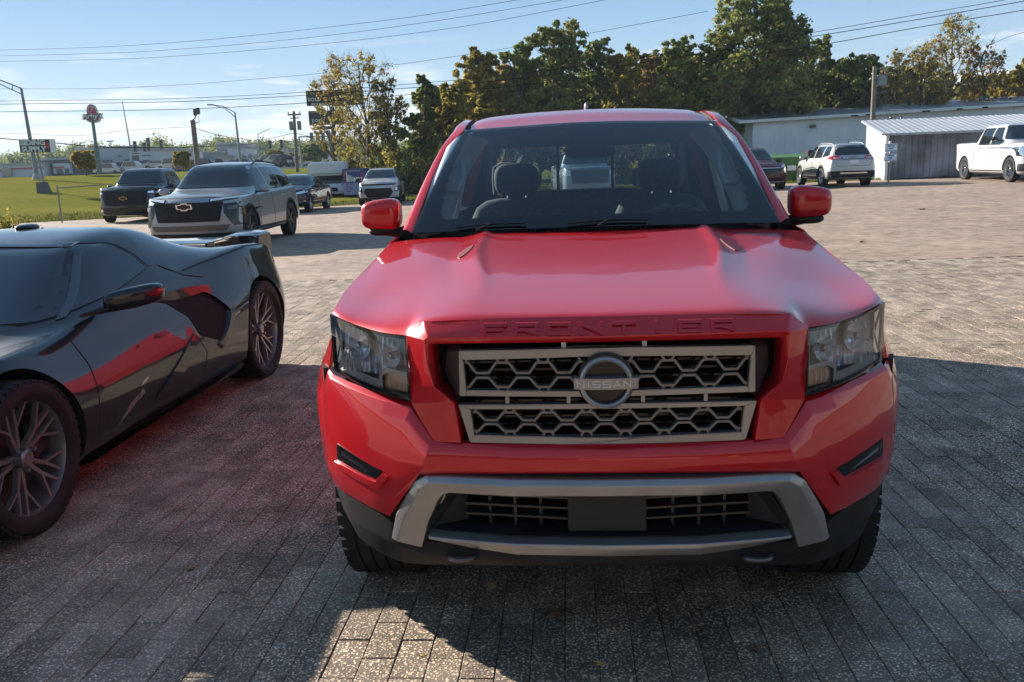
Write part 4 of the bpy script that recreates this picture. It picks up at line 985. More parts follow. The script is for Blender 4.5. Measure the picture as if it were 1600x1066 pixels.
def build_pickup():
    T = empty('red_pickup', (0.240, 2.157, 0), -0.0788, 'bright red crew cab pickup truck facing the viewer with silver honeycomb grille', 'pickup truck')
    RED = [M_RED, M_VOID]
    # ---- bonnet
    yf = pchip([(0, .058), (.30, .068), (.488, .098), (.545, .138), (.62, .19), (.72, .288), (.80, .375), (.838, .44)])
    zf = pchip([(0, 1.124), (.312, 1.123), (.46, 1.117), (.495, 1.108), (.545, 1.070), (.62, 1.069), (.72, 1.074), (.824, 1.085), (.845, 1.084)])
    Xe = pchip([(.30, .838), (.44, .838), (.75, .868), (1.15, .852), (1.40, .832)])
    zc = pchip([(0, 1.119), (.06, 1.126), (.2, 1.142), (.5, 1.174), (.95, 1.222), (1.25, 1.253), (1.4, 1.268)])
    ze = pchip([(0, 1.075), (.44, 1.085), (.75, 1.128), (1.15, 1.192), (1.40, 1.236)])
    yc = lambda x: 1.245 + .125 * (abs(x) / .80) ** 2
    def hz(x, y, front=True):
        q = min(1.0, abs(x) / Xe(y)); d_ = max(0.0, y - yf(abs(x))); B = ss(0, .85, d_); Fs = .068 * ss(.34, .74, abs(x))
        a = zc(y) - Fs * (1 - B) - B * (zc(y) - ze(y)) * (.10 * q * q + .90 * max(0, (q - .50) / .50) ** 2.3)
        xb = .35 + .085 * ss(.25, 1.0, y); A = ss(.12, .85, y)
        a += A * (-.016 * ss(xb, xb + .10, abs(x)) + .007 * math.exp(-((abs(x) - xb + .005) / .022) ** 2))
        a += -.001 * A * math.exp(-((abs(x) - xb - .10) / .045) ** 2)
        a -= .004 * ss(.80, .84, y) * (1 - ss(.30, .36, abs(x))) if False else 0
        return a
    NU, NV = 96, 64; rows = []
    for j in range(NV + 1):
        t = (j / NV) ** 1.15; row = []
        for i in range(-NU, NU + 1):
            s = i / NU; sx = math.copysign(1 - (1 - abs(s)) ** 1.12, s); x0 = sx * .838; f = yf(abs(x0)); y = f + (yc(x0 * .98) - f) * t
            x = sx * Xe(.44 + .93 * t); d = y - f; za = hz(x, y)
            za -= (hz(x0, f) - zf(abs(x0))) * math.exp(-(d / .05)); za -= .006 * math.exp(-(d / .010))
            row.append((x, y, za))
        rows.append(row)
    hood = grid_mesh('bonnet', rows, RED, T, False, smooth=180, thick=0); flip_out(hood, (0, .8, 0))
    m = hood.modifiers.new('t', 'SOLIDIFY'); m.thickness = .016; m.offset = -1; bake(hood); finish(hood.data, 50)
    hb = bvh_of(hood)
    M_VENTRED = mat('textured_red_plastic', (0.16, 0.012, 0.016), .5, bump=(160, .5))
    for s in (1, -1):
        panel('bonnet_vent', rounded([(x * s, y) for x, y in [(.452, 1.02), (.476, .985), (.497, .92), (.494, .865), (.478, .85), (.462, .89), (.450, .96)]], .012), 'top', hb, M_VENTRED, T, off=.003, res=.02, skirt=.008)
    # ---- grille surround: lettered band and the two posts
    band = [[(0,.060,1.1205),(.312,.070,1.1195),(.487,.100,1.111),(.545,.132,1.066)], [(0,.034,1.098),(.312,.044,1.098),(.479,.075,1.092),(.512,.09,1.067)],
            [(0,.010,1.075),(.309,.020,1.077),(.468,.050,1.074),(.479,.052,1.067)], [(0,.030,1.057),(.310,.035,1.058),(.455,.062,1.053),(.461,.068,1.050)], [(0,.11,1.060),(.31,.115,1.060),(.452,.13,1.055),(.456,.13,1.050)]]
    grid_mesh('grille_surround', band, RED, T, bevel=.004, smooth=35)
    post = [[(.545,.132,1.066),(.479,.052,1.067),(.461,.068,1.050),(.456,.13,1.050)], [(.544,.13,.992),(.475,.046,1.007),(.459,.072,.994),(.455,.13,.994)], [(.541,.13,.920),(.459,.040,.942),(.453,.068,.936),(.449,.13,.936)],
            [(.539,.122,.872),(.406,.033,.897),(.398,.058,.888),(.396,.13,.888)], [(.506,.092,.826),(.400,.036,.842),(.394,.058,.840),(.390,.13,.84)], [(.470,.062,.780),(.393,.040,.783),(.388,.058,.786),(.386,.13,.786)]]
    for s in (1, -1):
        o = grid_mesh('grille_surround_post', [[(x * s, y, z_) for x, y, z_ in r] for r in post], RED, T, mirror=False, bevel=.004, smooth=35); flip_out(o, (s * .5, .3, .9))
    # embossed letters on the band
    word = 'FRONTIER'; x0, x1 = -.318, .334; n = len(word); step = (x1 - x0) / (n - 1 + .72)
    for k, ch in enumerate(word):
        b = MB()
        xx = x0 + k * step; Lw = .058 if ch != 'I' else .058
        segs = [(xx + a * .054 + .003, 1.0855 + c * .020, xx + e * .054 + .003, 1.0855 + g * .020) for a, c, e, g in FONT[ch]]
        for (a, c, e, g) in segs:
            YY = lambda x_: float(np.interp(abs(x_), [0, .312, .479], [.0236, .0330, .064])) - .0012
            d = Vector((e - a, 0, g - c)); d.normalize(); w2 = .0046; nn = Vector((-d.z, 0, d.x)) * w2; ex = d * w2
            def P(px, pz, o_, back): return Vector((px, YY(px) + (pz - 1.088) * 1.1 + back, pz)) + Vector((o_.x, o_.z * 1.1, o_.z))
            q = [(-nn - ex, 0), (-nn + ex, 1), (nn + ex, 1), (nn - ex, 0)]
            b.hexa([P(a if i == 0 else e, c if i == 0 else g, o_, .004) for o_, i in q], [P(a if i == 0 else e, c if i == 0 else g, o_ * .85, -.0060) for o_, i in q])
        b.build('nameplate_letter', M_RED, T, 30)
    # ---- bumper cover
    cover = [[(0,.045,.782),(.25,.050,.782),(.465,.075,.783),(.543,.150,.868),(.62,.200,.873),(.691,.255,.880),(.77,.325,.887),(.839,.395,.894),(.875,.47,.898)],
             [(0,.020,.780),(.25,.026,.780),(.470,.060,.781),(.545,.132,.858),(.625,.180,.863),(.697,.235,.869),(.776,.308,.876),(.846,.382,.884),(.882,.47,.890)],
             [(0,.004,.770),(.25,.010,.770),(.482,.050,.769),(.560,.120,.826),(.645,.180,.826),(.724,.248,.830),(.800,.322,.838),(.863,.398,.848),(.892,.47,.853)],
             [(0,-.004,.748),(.25,.002,.748),(.492,.044,.744),(.578,.118,.765),(.662,.178,.768),(.740,.246,.770),(.812,.320,.776),(.875,.402,.782),(.900,.47,.785)],
             [(0,-.006,.730),(.25,.000,.729),(.500,.044,.722),(.592,.120,.705),(.674,.180,.705),(.748,.248,.706),(.820,.324,.708),(.882,.410,.708),(.906,.47,.71)],
             [(0,.000,.712),(.25,.006,.711),(.508,.050,.700),(.606,.130,.640),(.686,.190,.640),(.754,.256,.640),(.826,.332,.640),(.885,.418,.640),(.908,.47,.64)],
             [(0,.012,.703),(.25,.018,.701),(.515,.062,.688),(.622,.145,.575),(.695,.205,.575),(.760,.268,.575),(.826,.340,.574),(.884,.424,.572),(.905,.47,.57)],
             [(0,.022,.700),(.25,.028,.698),(.520,.072,.679),(.633,.162,.517),(.695,.220,.516),(.757,.283,.517),(.820,.355,.515),(.872,.43,.514),(.890,.47,.512)],
             [(0,.07,.703),(.25,.08,.701),(.520,.12,.682),(.630,.20,.520),(.690,.26,.519),(.745,.31,.520),(.805,.38,.518),(.85,.46,.517),(.870,.50,.515)]]
    cov = grid_mesh('bumper_cover', cover, RED, T, bevel=.006, smooth=40); cb = bvh_of(cov)
    for s in (1, -1):
        rec = [(.829, .680), (.640, .652), (.664, .622), (.829, .618)] if False else [(.822, .690), (.640, .660), (.668, .628), (.826, .634)]
        panel('fog_lamp_recess', rounded([(x * s, z_) for x, z_ in rec], .006), 'front', cb, M_GLOSSB, T, off=.002, res=.03, skirt=.004)
        panel('fog_lamp_lens', [(x * s, z_) for x, z_ in [(.800, .672), (.700, .646), (.690, .642), (.800, .660)]], 'front', cb, M_CHROME, T, off=.0045, res=.03, skirt=.002)
        lip = [(.830, .628), (.664, .622), (.636, .656), (.618, .652), (.655, .600), (.832, .612)]
        panel('fog_lamp_surround', [(x * s, z_) for x, z_ in lip], 'front', cb, RED, T, off=.010, res=.03, skirt=.012)
    # ---- grille
    g = MB()
    def plate(pts, y0, y1, bld=g): bld.poly([(x, y0, z_) for x, z_ in pts], (0, y1 - y0, 0))
    for s in (1, -1):
        q = lambda l: [(x * s, z_) for x, z_ in l]
    yfr = .026
    gf = MB()
    def yb(x): return yfr + .016 * (abs(x) / .39) ** 2
    def bar3(pts, d=.03):
        "quad bar given by 4 (x,z) corners"
        gf.hexa([(x, yb(x) + d, z_) for x, z_ in pts], [(x, yb(x), z_) for x, z_ in pts])
    X = [0, .13, .26]
    def hbar(xa, za1, za0, xb_, zb1, zb0, wedge=None):   # from centre to the side, mirrored, split for curvature
        for s in (1, -1):
            for k in range(3):
                u0, u1 = k / 3, (k + 1) / 3; f = lambda a, c, u: a + (c - a) * u
                bar3([(s * f(0, xb_[0] if isinstance(xb_, tuple) else xb_, u0), f(za0, zb0, u0)), (s * f(0, xb_[0] if isinstance(xb_, tuple) else xb_, u1), f(za0, zb0, u1)),
                      (s * f(0, xb_[1] if isinstance(xb_, tuple) else xb_, u1), f(za1, zb1, u1)), (s * f(0, xb_[1] if isinstance(xb_, tuple) else xb_, u0), f(za1, zb1, u0))])
    hbar(0, 1.043, 1.021, (.377, .387), 1.038, 1.013); hbar(0, .926, .911, (.372, .371), .930, .914)
    hbar(0, .892, .878, (.362, .395), .889, .877); hbar(0, .797, .778, (.367, .356), .805, .783)
    for s in (1, -1):
        bar3([(s * .377, 1.013), (s * .387, 1.038), (s * .403, .914), (s * .371, .914)] if False else [(s * .3765, 1.0125), (s * .3875, 1.0385), (s * .3905, .9135), (s * .3710, .9135)])
        bar3([(s * .3625, .8775), (s * .3955, .8895), (s * .3675, .7825), (s * .3555, .8055)])
    gf.build('grille_frame', M_SATIN, T, None, bevel=.0020)
    for s in (1, -1):                                      # swept side wings of the frame
        gw = MB()
        gw.add([(s*.388, .043, 1.037), (s*.425, .075, 1.028), (s*.436, .10, .975), (s*.415, .09, .915), (s*.391, .046, .914), (s*.425, .105, 1.045), (s*.38, .08, 1.045)],
               [(0, 1, 2, 3, 4), (0, 6, 5, 1)])
        gw.add([(s*.391, .050, .912), (s*.415, .09, .913), (s*.405, .085, .893), (s*.395, .052, .892)], [(0, 1, 2, 3)])
        gw.add([(s*.396, .046, .889), (s*.408, .085, .885), (s*.380, .08, .783), (s*.368, .044, .783)], [(0, 1, 2, 3)])
        gw.build('grille_wing', M_GUN, T, 20, fix=False)
    def lattice(P, zm_, zt_, zb_, hw, W_, name):
        seg = []; fl = P * .155
        k = -5
        while k <= 5:
            xm = k * P; xt = (k + .5) * P
            seg += [(xm - fl, zm_ + hw, xm + fl, zm_ + hw), (xm - fl, zm_ - hw, xm + fl, zm_ - hw)]
            seg += [(xt - fl, zt_, xt + fl, zt_), (xt - fl, zb_, xt + fl, zb_)]
            seg += [(xm + fl, zm_ + hw, xt - fl, zt_), (xt + fl, zt_, xm + P - fl, zm_ + hw), (xm + fl, zm_ - hw, xt - fl, zb_), (xt + fl, zb_, xm + P - fl, zm_ - hw)]
            seg += [(xt - fl * .5, zt_, xt - fl * .9, zt_ + .012), (xt + fl * .5, zt_, xt + fl * .9, zt_ + .012), (xt - fl * .5, zb_, xt - fl * .9, zb_ - .012), (xt + fl * .5, zb_, xt + fl * .9, zb_ - .012)]
            k += 1
        out = []
        for (a, c, e, f) in seg:                            # clip to the frame opening
            if abs(a) > W_ and abs(e) > W_: continue
            if abs(a) > W_ or abs(e) > W_:
                w_ = math.copysign(W_, e if abs(e) > abs(a) else a); t = (w_ - a) / (e - a)
                if abs(e) > abs(a): e, f = w_, c + (f - c) * t
                else: a, c = w_, c + (f - c) * t
            out.append((a, c, e, f))
        b = MB()
        for (a, c, e, f) in out:
            d = Vector((e - a, 0, f - c)); 
            if d.length < 1e-4: continue
            d.normalize(); w2 = .0034; nn = Vector((-d.z, 0, d.x)) * w2; ex = d * w2 * .6
            pts = [(Vector((a, 0, c)) - nn - ex, a), (Vector((e, 0, f)) - nn + ex, e), (Vector((e, 0, f)) + nn + ex, e), (Vector((a, 0, c)) + nn - ex, a)]
            b.hexa([(p.x, yb(p.x) + .034, p.z) for p, _ in pts], [(p.x, yb(p.x) + .010, p.z) for p, _ in pts])
        b.build(name, M_MESHG, T, 30, bevel=.0012)
    lattice(.109, .9685, 1.0035, .9365, .0065, .371, 'grille_lattice'); lattice(.103, .8385, .8660, .8130, .0055, .357, 'grille_lattice')
    for k in range(12):
        z_ = .792 + k * .022
        if .905 < z_ < .915: continue
        MB().box(-.40, .40, .100, .118, z_, z_ + .006).build('grille_louvre', M_GLOSSB, T)
    for x in (.262, .098, -.098, -.262): MB().box(x - .005, x + .005, yb(x) + .006, yb(x) + .03, .892, .911).build('grille_strut', M_SATIN, T)
    MB().box(-.47, .47, .150, .165, .70, 1.10).build('radiator_screen', M_VOID, T)
    for x in (-.108, .103): MB().box(x - .006, x + .006, .045, .060, 1.038, 1.056).build('white_clip', mat('white_plastic', (.7, .7, .7), .4), T)
    # badge
    bz = .956; r = MB()
    r.lathe([(.012, .0565), (-.006, .0575), (-.010, .063), (-.006, .069), (.012, .0705), (.012, .0565)], 64, 'Y', Matrix.Translation((0, 0, bz)))
    badge = r.build('badge', M_SATIN, T, 40)
    pl = MB(); pl.lathe([(.014, 0), (.014, .075), (.020, .076)], 48, 'Y', Matrix.Translation((0, 0, bz))); pl.build('badge_backing', M_GLOSSB, badge, 30)
    br = MB(); N_ = 14
    for i in range(N_):
        xa, xb_ = -.083 + .166 * i / N_, -.083 + .166 * (i + 1) / N_
        ya, yb2 = -.018 + .010 * (xa / .083) ** 2, -.018 + .010 * (xb_ / .083) ** 2
        br.hexa([(xa, .012, bz - .0165), (xb_, .012, bz - .0165), (xb_, .012, bz + .0165), (xa, .012, bz + .0165)], [(xa, ya, bz - .0145), (xb_, yb2, bz - .0145), (xb_, yb2, bz + .0145), (xa, ya, bz + .0145)])
    br.build('badge_bar', M_SATIN, badge, 40)
    b = MB(); wd = 'NISSAN'; wl_ = .0165; xx = -.0745
    for ch in wd:
        cw = .0175 if ch != 'I' else .006
        for (a, c, e, f) in FONT[ch]:
            if ch == 'I': a = e = .5
            A = (xx + a * cw, bz - .0075 + c * .015); B = (xx + e * cw, bz - .0075 + f * .015); d = Vector((B[0] - A[0], 0, B[1] - A[1])).normalized(); nn = Vector((-d.z, 0, d.x)) * .0011; ex = d * .0011
            ys = lambda x_: -.018 + .010 * (x_ / .083) ** 2
            p = [Vector((A[0], 0, A[1])) - nn - ex, Vector((B[0], 0, B[1])) - nn + ex, Vector((B[0], 0, B[1])) + nn + ex, Vector((A[0], 0, A[1])) + nn - ex]
            b.hexa([(v.x, ys(v.x) + .002, v.z) for v in p], [(v.x, ys(v.x) - .0022, v.z) for v in p])
        xx += cw + .0088
    b.build('badge_letters', mat('bright_letter', (.62, .60, .60), .35, .2), badge)
    # ---- headlamps
    LY = pchip([(.52, .118), (.547, .132), (.62, .182), (.72, .278), (.80, .368), (.845, .425)])
    ztop = pchip([(.53, 1.060), (.547, 1.062), (.62, 1.063), (.72, 1.068), (.83, 1.078), (.845, 1.079)]); zbot = pchip([(.53, .876), (.632, .882), (.729, .888), (.845, .900)])
    M_LENS = glass('headlamp_clear_lens', (.93, .95, .97)); M_HOUS = mat('headlamp_housing_grey', (.50, .51, .52), .3)
    M_REFL = mat('headlamp_reflector', (.97, .98, 1.0), .22, .45, coat=1.0)
    for s in (1, -1):
        hl = empty('headlamp', (0, 0, 0), 0); hl.parent = T
        NX = 22
        def G(off, inset=0.0, rows=8, wav=0.0, x0=.541, x1=.843):
            out = []
            for j in range(rows + 1):
                v = j / rows; row = []
                for i in range(NX + 1):
                    x = x0 + (x1 - x0) * i / NX; zt_, zb_ = ztop(x) - inset, zbot(x) + inset; z_ = zb_ + (zt_ - zb_) * v
                    bul = .014 * math.sin(pi * v); yy = LY(x) + off - (bul if off < .02 else 0); row.append((s * x, yy, z_))
                out.append(row)
            return out
        lens = grid_mesh('lens', G(-.002), M_LENS, hl, False, smooth=180); flip_out(lens, (s * .6, 1, .98))
        back = grid_mesh('housing', G(.085), M_HOUS, hl, False, smooth=180)
        # black rim round the lens
        rim = MB(); loop = []
        for i in range(NX + 1): x = .541 + .302 * i / NX; loop.append((x, ztop(x)))
        for i in range(NX, -1, -1): x = .541 + .302 * i / NX; loop.append((x, zbot(x)))
        cx = sum(p[0] for p in loop) / len(loop); cz = sum(p[1] for p in loop) / len(loop); n_ = len(loop)
        def ins(p, d_):
            v = Vector((cx - p[0], cz - p[1])); v.x = math.copysign(min(abs(v.x), d_ * 1.0), v.x); v.y = math.copysign(d_, v.y); return (p[0] + v.x * (1 if abs(cx - p[0]) > .12 else .0), p[1] + v.y)
        for i in range(n_):
            a, c = loop[i], loop[(i + 1) % n_]; a2, c2 = ins(a, .010), ins(c, .010); wf = 1.0
            rim.add([(s*a[0], LY(a[0]) + .004, a[1]), (s*c[0], LY(c[0]) + .004, c[1]), (s*c2[0], LY(c2[0]) + .006, c2[1]), (s*a2[0], LY(a2[0]) + .006, a2[1]),
                     (s*a[0], LY(a[0]) + .095, a[1]), (s*c[0], LY(c[0]) + .095, c[1]), (s*a2[0], LY(a2[0]) + .08, a2[1]), (s*c2[0], LY(c2[0]) + .08, c2[1])], [(0, 1, 2, 3), (0, 4, 5, 1), (3, 2, 7, 6)])
        rim.build('rim', M_GLOSSB, hl, fix=False)
        # faceted reflector sheets
        rf = MB()
        def facets(x0, x1, z0, z1, nx_, nz_, dep, seed, tilt=.5):
            r_ = random.Random(seed)
            for i in range(nx_):
                for j in range(nz_):
                    xa, xb2 = x0 + (x1 - x0) * i / nx_, x0 + (x1 - x0) * (i + 1) / nx_; za, zb2 = z0 + (z1 - z0) * j / nz_, z0 + (z1 - z0) * (j + 1) / nz_
                    d = [dep + r_.uniform(-1, 1) * .006 * tilt for _ in range(4)]; m_ = dep + .008; up = lambda z_: (z_ - .91) * .34 - .018
                    cxx = (xa + xb2) / 2
                    vs_ = [(xa, za), (xb2, za), (xb2, zb2), (xa, zb2)]
                    V = [(s*x, LY(x) * .45 + LY((x0 + x1) / 2) * .55 + d[k] + up(z_), z_) for k, (x, z_) in enumerate(vs_)]
                    # curved flute: middle line pushed back
                    mz = (za + zb2) / 2; V += [(s*cxx, LY(cxx) * .45 + LY((x0+x1)/2) * .55 + m_ + up(za), za), (s*cxx, LY(cxx) * .45 + LY((x0+x1)/2) * .55 + m_ + up(zb2), zb2)]
                    rf.add(V, [(0, 4, 5, 3), (4, 1, 2, 5)])
        facets(.655, .792, .918, .978, 11, 2, .050, 1); facets(.665, .790, .978, 1.052, 8, 2, .056, 2); facets(.560, .655, .958, 1.050, 6, 3, .058, 3); facets(.630, .655, .905, .958, 2, 1, .05, 4)
        rf.build('reflector', M_REFL, hl, fix=False)
        for (bx, bz2, rr_, dp) in ((.722, 1.000, .046, .052), (.602, .990, .036, .055)):
            bo = MB(); y0 = LY(bx) + dp; Mx = Matrix.Translation((s * bx, y0, bz2)) @ Matrix.Rotation(s * .55, 4, 'Z')
            bo.lathe([(-.014, rr_), (-.002, rr_ * .86), (.012, rr_ * .55), (.018, rr_ * .25), (.018, 0)], 16, 'Y', Mx); bo.build('reflector_bowl', M_REFL, hl, None, fix=False)
            bu = MB(); bu.lathe([(.014, .012), (-.012, .012), (-.020, .006), (-.021, 0)], 14, 'Y', Mx); bu.build('bulb', mat('bulb_cap', (.30, .32, .34), .15, .8), hl, 40)
        bz_ = MB()
        pts = [(.545, .955), (.622, .957), (.648, .935), (.648, .900), (.640, .892), (.640, .930), (.618, .945), (.545, .943)]
        for k in range(len(pts)):
            pass
        bz_.add([(s*x, LY(x) + .016, z_) for x, z_ in pts] + [(s*x, LY(x) + .06, z_) for x, z_ in pts], [(0, 1, 6, 7), (1, 2, 5, 6), (2, 3, 4, 5)] + [(i, (i+1) % 8, 8 + (i+1) % 8, 8 + i) for i in range(8)])
        bz_.build('turn_signal_bezel', M_HOUS, hl, fix=False)
        tu = MB()
        for i in range(5):
            xa, xb2 = .550 + .017 * i, .550 + .017 * (i + 1)
            tu.add([(s*xa, LY(xa) + .032, .892), (s*xb2, LY(xb2) + .032, .892), (s*xb2, LY(xb2) + .036, .940), (s*xa, LY(xa) + .036, .940), (s*(xa+xb2)/2, LY((xa+xb2)/2) + .027, .914)], [(0, 1, 4), (1, 2, 4), (2, 3, 4), (3, 0, 4)])
        tu.build('turn_signal', mat('peach_turn_lens', (.60, .40, .28), .18, coat=1.0), hl, fix=False)
        lb = MB(); NL = 12                                   # dark wing strip below the reflector
        for i in range(NL):
            xa, xb2 = .650 + .185 * i / NL, .650 + .185 * (i + 1) / NL
            lb.add([(s*xa, LY(xa) + .012, zbot(xa) + .006), (s*xb2, LY(xb2) + .012, zbot(xb2) + .006), (s*xb2, LY(xb2) + .03, zbot(xb2) + .030), (s*xa, LY(xa) + .03, zbot(xa) + .030)], [(0, 1, 2, 3)])
        lb.build('lower_bezel', M_HOUS, hl, 60, fix=False)
        sb = MB()                                            # outer chrome blade
        sb.add([(s*.798, LY(.798) + .02, .925), (s*.833, LY(.833) + .012, .93), (s*.833, LY(.833) + .012, 1.065), (s*.800, LY(.800) + .02, 1.055), (s*.815, LY(.81) + .035, .99)], [(0, 1, 4), (1, 2, 4), (2, 3, 4), (3, 0, 4)])
        sb.build('side_marker_reflector', mat('blade_silver', (.55, .57, .6), .15, .9), hl, fix=False)
    # ---- silver bumper trim, lip, lower grille
    trim = [[(0,.060,.694),(.25,.066,.693),(.434,.090,.690),(.505,.105,.684),(.545,.12,.655),(.609,.165,.535),(.628,.19,.462)],
            [(0,.000,.690),(.25,.010,.689),(.434,.045,.686),(.500,.064,.682),(.536,.08,.655),(.606,.130,.535),(.625,.140,.460)],
            [(0,-.012,.674),(.25,-.004,.673),(.440,.032,.670),(.486,.045,.666),(.520,.062,.640),(.578,.105,.535),(.607,.122,.458)],
            [(0,-.010,.645),(.25,-.002,.643),(.428,.034,.640),(.448,.040,.634),(.466,.055,.612),(.505,.085,.530),(.530,.098,.450)],
            [(0,.070,.640),(.25,.075,.638),(.420,.11,.634),(.440,.11,.628),(.458,.12,.606),(.495,.15,.528),(.520,.16,.448)]]
    flip_out(grid_mesh('bumper_trim', trim, M_SATIN, T, bevel=.004, smooth=30), (0, .4, .6))
    lip = [[(0,.085,.514),(.25,.09,.512),(.42,.11,.508),(.503,.125,.503)], [(0,-.004,.503),(.25,.008,.502),(.42,.042,.500),(.503,.068,.497)], [(0,-.006,.492),(.25,.006,.490),(.42,.042,.490),(.500,.066,.490)], [(0,.006,.466),(.25,.016,.466),(.40,.050,.474),(.500,.078,.486)], [(0,.08,.455),(.25,.085,.455),(.40,.10,.465),(.49,.12,.478)]]
    flip_out(grid_mesh('bumper_lip', lip, M_SATIN, T, bevel=.003, smooth=30), (0, .4, .5))
    val = [[(0,.010,.470),(.25,.020,.470),(.40,.060,.474),(.53,.115,.462),(.632,.165,.500),(.695,.225,.516),(.757,.288,.518),(.820,.360,.516),(.870,.435,.514),(.888,.48,.512)],
           [(0,.004,.448),(.25,.016,.446),(.40,.055,.440),(.53,.110,.425),(.622,.165,.430),(.685,.220,.430),(.745,.28,.430),(.805,.35,.430),(.850,.425,.435),(.87,.50,.44)],
           [(0,.03,.425),(.25,.04,.420),(.40,.085,.400),(.53,.150,.370),(.600,.19,.355),(.665,.24,.350),(.725,.295,.350),(.782,.355,.358),(.82,.43,.37),(.84,.52,.38)],
           [(0,.10,.415),(.25,.11,.41),(.40,.15,.39),(.53,.21,.35),(.60,.25,.335),(.66,.30,.335),(.71,.34,.335),(.76,.40,.34),(.79,.46,.35),(.80,.54,.36)]]
    flip_out(grid_mesh('bumper_valance', val, M_TRIM, T, bevel=.008, smooth=50), (0, .6, .6))
    lg = MB(); lg.box(-.47, .47, .20, .21, .44, .70); lg.build('intake_back', M_VOID, T)
    for s in (1, -1):                                        # grey cheeks of the opening
        ic = MB(); ic.add([(s*.436, .100, .632), (s*.400, .155, .625), (s*.395, .155, .510), (s*.492, .120, .500), (s*.50, .10, .53)], [(0, 1, 2, 3, 4)])
        ic.build('intake_cheek', mat('grey_plastic', (.030, .030, .031), .55, spec=.25), T, fix=False)
    M_SLAT = mat('dark_slat', (.03, .03, .032), .3)
    for s in (1, -1):
        for z_ in (.607, .577, .547): MB().hexa([(s*.108, .075, z_ - .003), (s*.398, .115, z_ - .003), (s*.398, .155, z_ - .003), (s*.108, .135, z_ - .003)], [(s*.108, .075, z_ + .003), (s*.398, .115, z_ + .003), (s*.398, .155, z_ + .003), (s*.108, .135, z_ + .003)]).build('intake_slat', M_SLAT, T)
        for x in (.18, .252, .325): MB().box(min(s*x, s*(x+.008)), max(s*x, s*(x+.008)), .10 + .02 * (x > .3), .16, .515, .632).build('intake_upright', M_SLAT, T)
    MB().box(-.107, .107, .050, .07, .520, .636).build('plate_mount', mat('grey_plastic', (.030, .030, .031), .55, spec=.25), T, bevel=.003)
    flip_out(grid_mesh('intake_shelf', [[(0,.03,.516),(.25,.04,.514),(.49,.10,.506)], [(0,.19,.520),(.25,.19,.520),(.46,.19,.515)]], M_TRIM, T), (0, .1, 0))
    for s in (1, -1):
        rc = MB(); rc.lathe([(-.004, .0), (-.004, .036)], 24, 'Y', Matrix.Translation((s*.405, .052, .455)) @ Matrix.Diagonal((1.35, 1, .62, 1))); rc.build('tow_hook_recess', M_VOID, T)
        pts = [(s*(.405 + .036 * math.cos(a)), .045 - .03 * math.sin(a), .447 + .004 * math.sin(a)) for a in np.linspace(0, pi, 12)]
        MB().tube(pts, .0075, 8).build('tow_hook', M_GUN, T, 40)
        flip_out(surf('bumper_side_trim', [(.455, .90), (.50, .905), (.515, .62), (.47, .58)], lambda y, z_: .892 + .35 * (y - .47), M_TRIM, T, .05, thick=.02, sides=(s,))[0], (0, 1, .7))
    # ---- sides
    base = pchip([(.40, .838), (.50, .892), (.60, .922), (.75, .930), (1.4, .925), (3.6, .925), (5.3, .915)])
    ex = pchip([(.44, .838), (.75, .868), (1.15, .852), (1.40, .845), (2.2, .850), (3.7, .850), (5.3, .865)]); ezz = pchip([(.44, 1.083), (.75, 1.126), (1.15, 1.190), (1.40, 1.225), (1.8, 1.235), (3.7, 1.245), (5.3, 1.26)])
    def side(y, z_):
        B, E, Z = base(y), ex(y), ezz(y)
        if z_ > Z - .16: t = min(1, (z_ - (Z - .16)) / .16); x = B + (E - B) * t ** .6
        elif z_ < .62: x = B - .05 * ((.62 - z_) / .25) ** 1.5
        else: x = B + .006 * math.sin((z_ - .62) * 9)
        r = math.hypot(y - .93, z_ - .39); r2 = math.hypot(y - 4.13, z_ - .39)
        for q in (r, r2):
            if q < .60: x += .030 * ss(.60, .53, q) if False else .030 * (1 - ss(.53, .60, q))
        return x
    def arc(yc_, a0, a1, R_=.47, n=22): return [(yc_ + R_ * math.cos(a), .39 + R_ * math.sin(a)) for a in np.linspace(a0, a1, n)]
    fe = [(.44, 1.070)] + [(y, ezz(y) - (.016 if y < 1.35 else .004)) for y in (.55, .7, .9, 1.1, 1.3, 1.38, 1.5, 1.78)] + [(1.78, .42), (1.42, .40)] + [p for p in arc(.93, .05, pi - .02) if p[0] > .475] + [(.475, .52), (.47, .905), (.44, .905)]
    surf('fender', fe, side, RED, T, .06)
    surf('door', [(1.79, .45), (1.79, ezz(1.8)), (2.72, ezz(2.7)), (2.72, .45)], side, RED, T, .10); surf('door', [(2.73, .45), (2.73, ezz(2.7)), (3.66, ezz(3.6)), (3.66, .62), (3.55, .45)], side, RED, T, .10)
    be = [(3.70, .50), (3.70, ezz(3.7)), (5.28, ezz(5.28)), (5.28, .62), (4.75, .52)] + arc(4.13, .2, pi - .2) + [(3.68, .5)]
    surf('bed_side', be, side, RED, T, .08)
    for yw in (.93, 4.13):
        for s in (1, -1):
            wb = MB(); wb.lathe([(s*.55, 0), (s*.55, .475), (s*.885, .475)], 40, 'X', Matrix.Translation((0, yw, .39)), (0.1, pi - .75)); wb.build('wheel_well', M_VOID, T, 60, fix=False)
            rp = arc(yw, -.1, pi + .1, .50) + list(reversed(arc(yw, -.1, pi + .1, .466)))
            rp = [p for p in rp if yw > 2 or p[0] > .476 or True]
    for s in (1, -1):
        MB().box(min(s*.70, s*.89), max(s*.70, s*.89), 1.42, 3.60, .36, .45).build('sill', M_TRIM, T, bevel=.01)
        h = blob('door_handle', (s*.945, 2.58, 1.06), (.016, .10, .018), M_RED, T, 3); blob('door_handle', (s*.945, 3.50, 1.06), (.016, .10, .018), M_RED, T, 3)
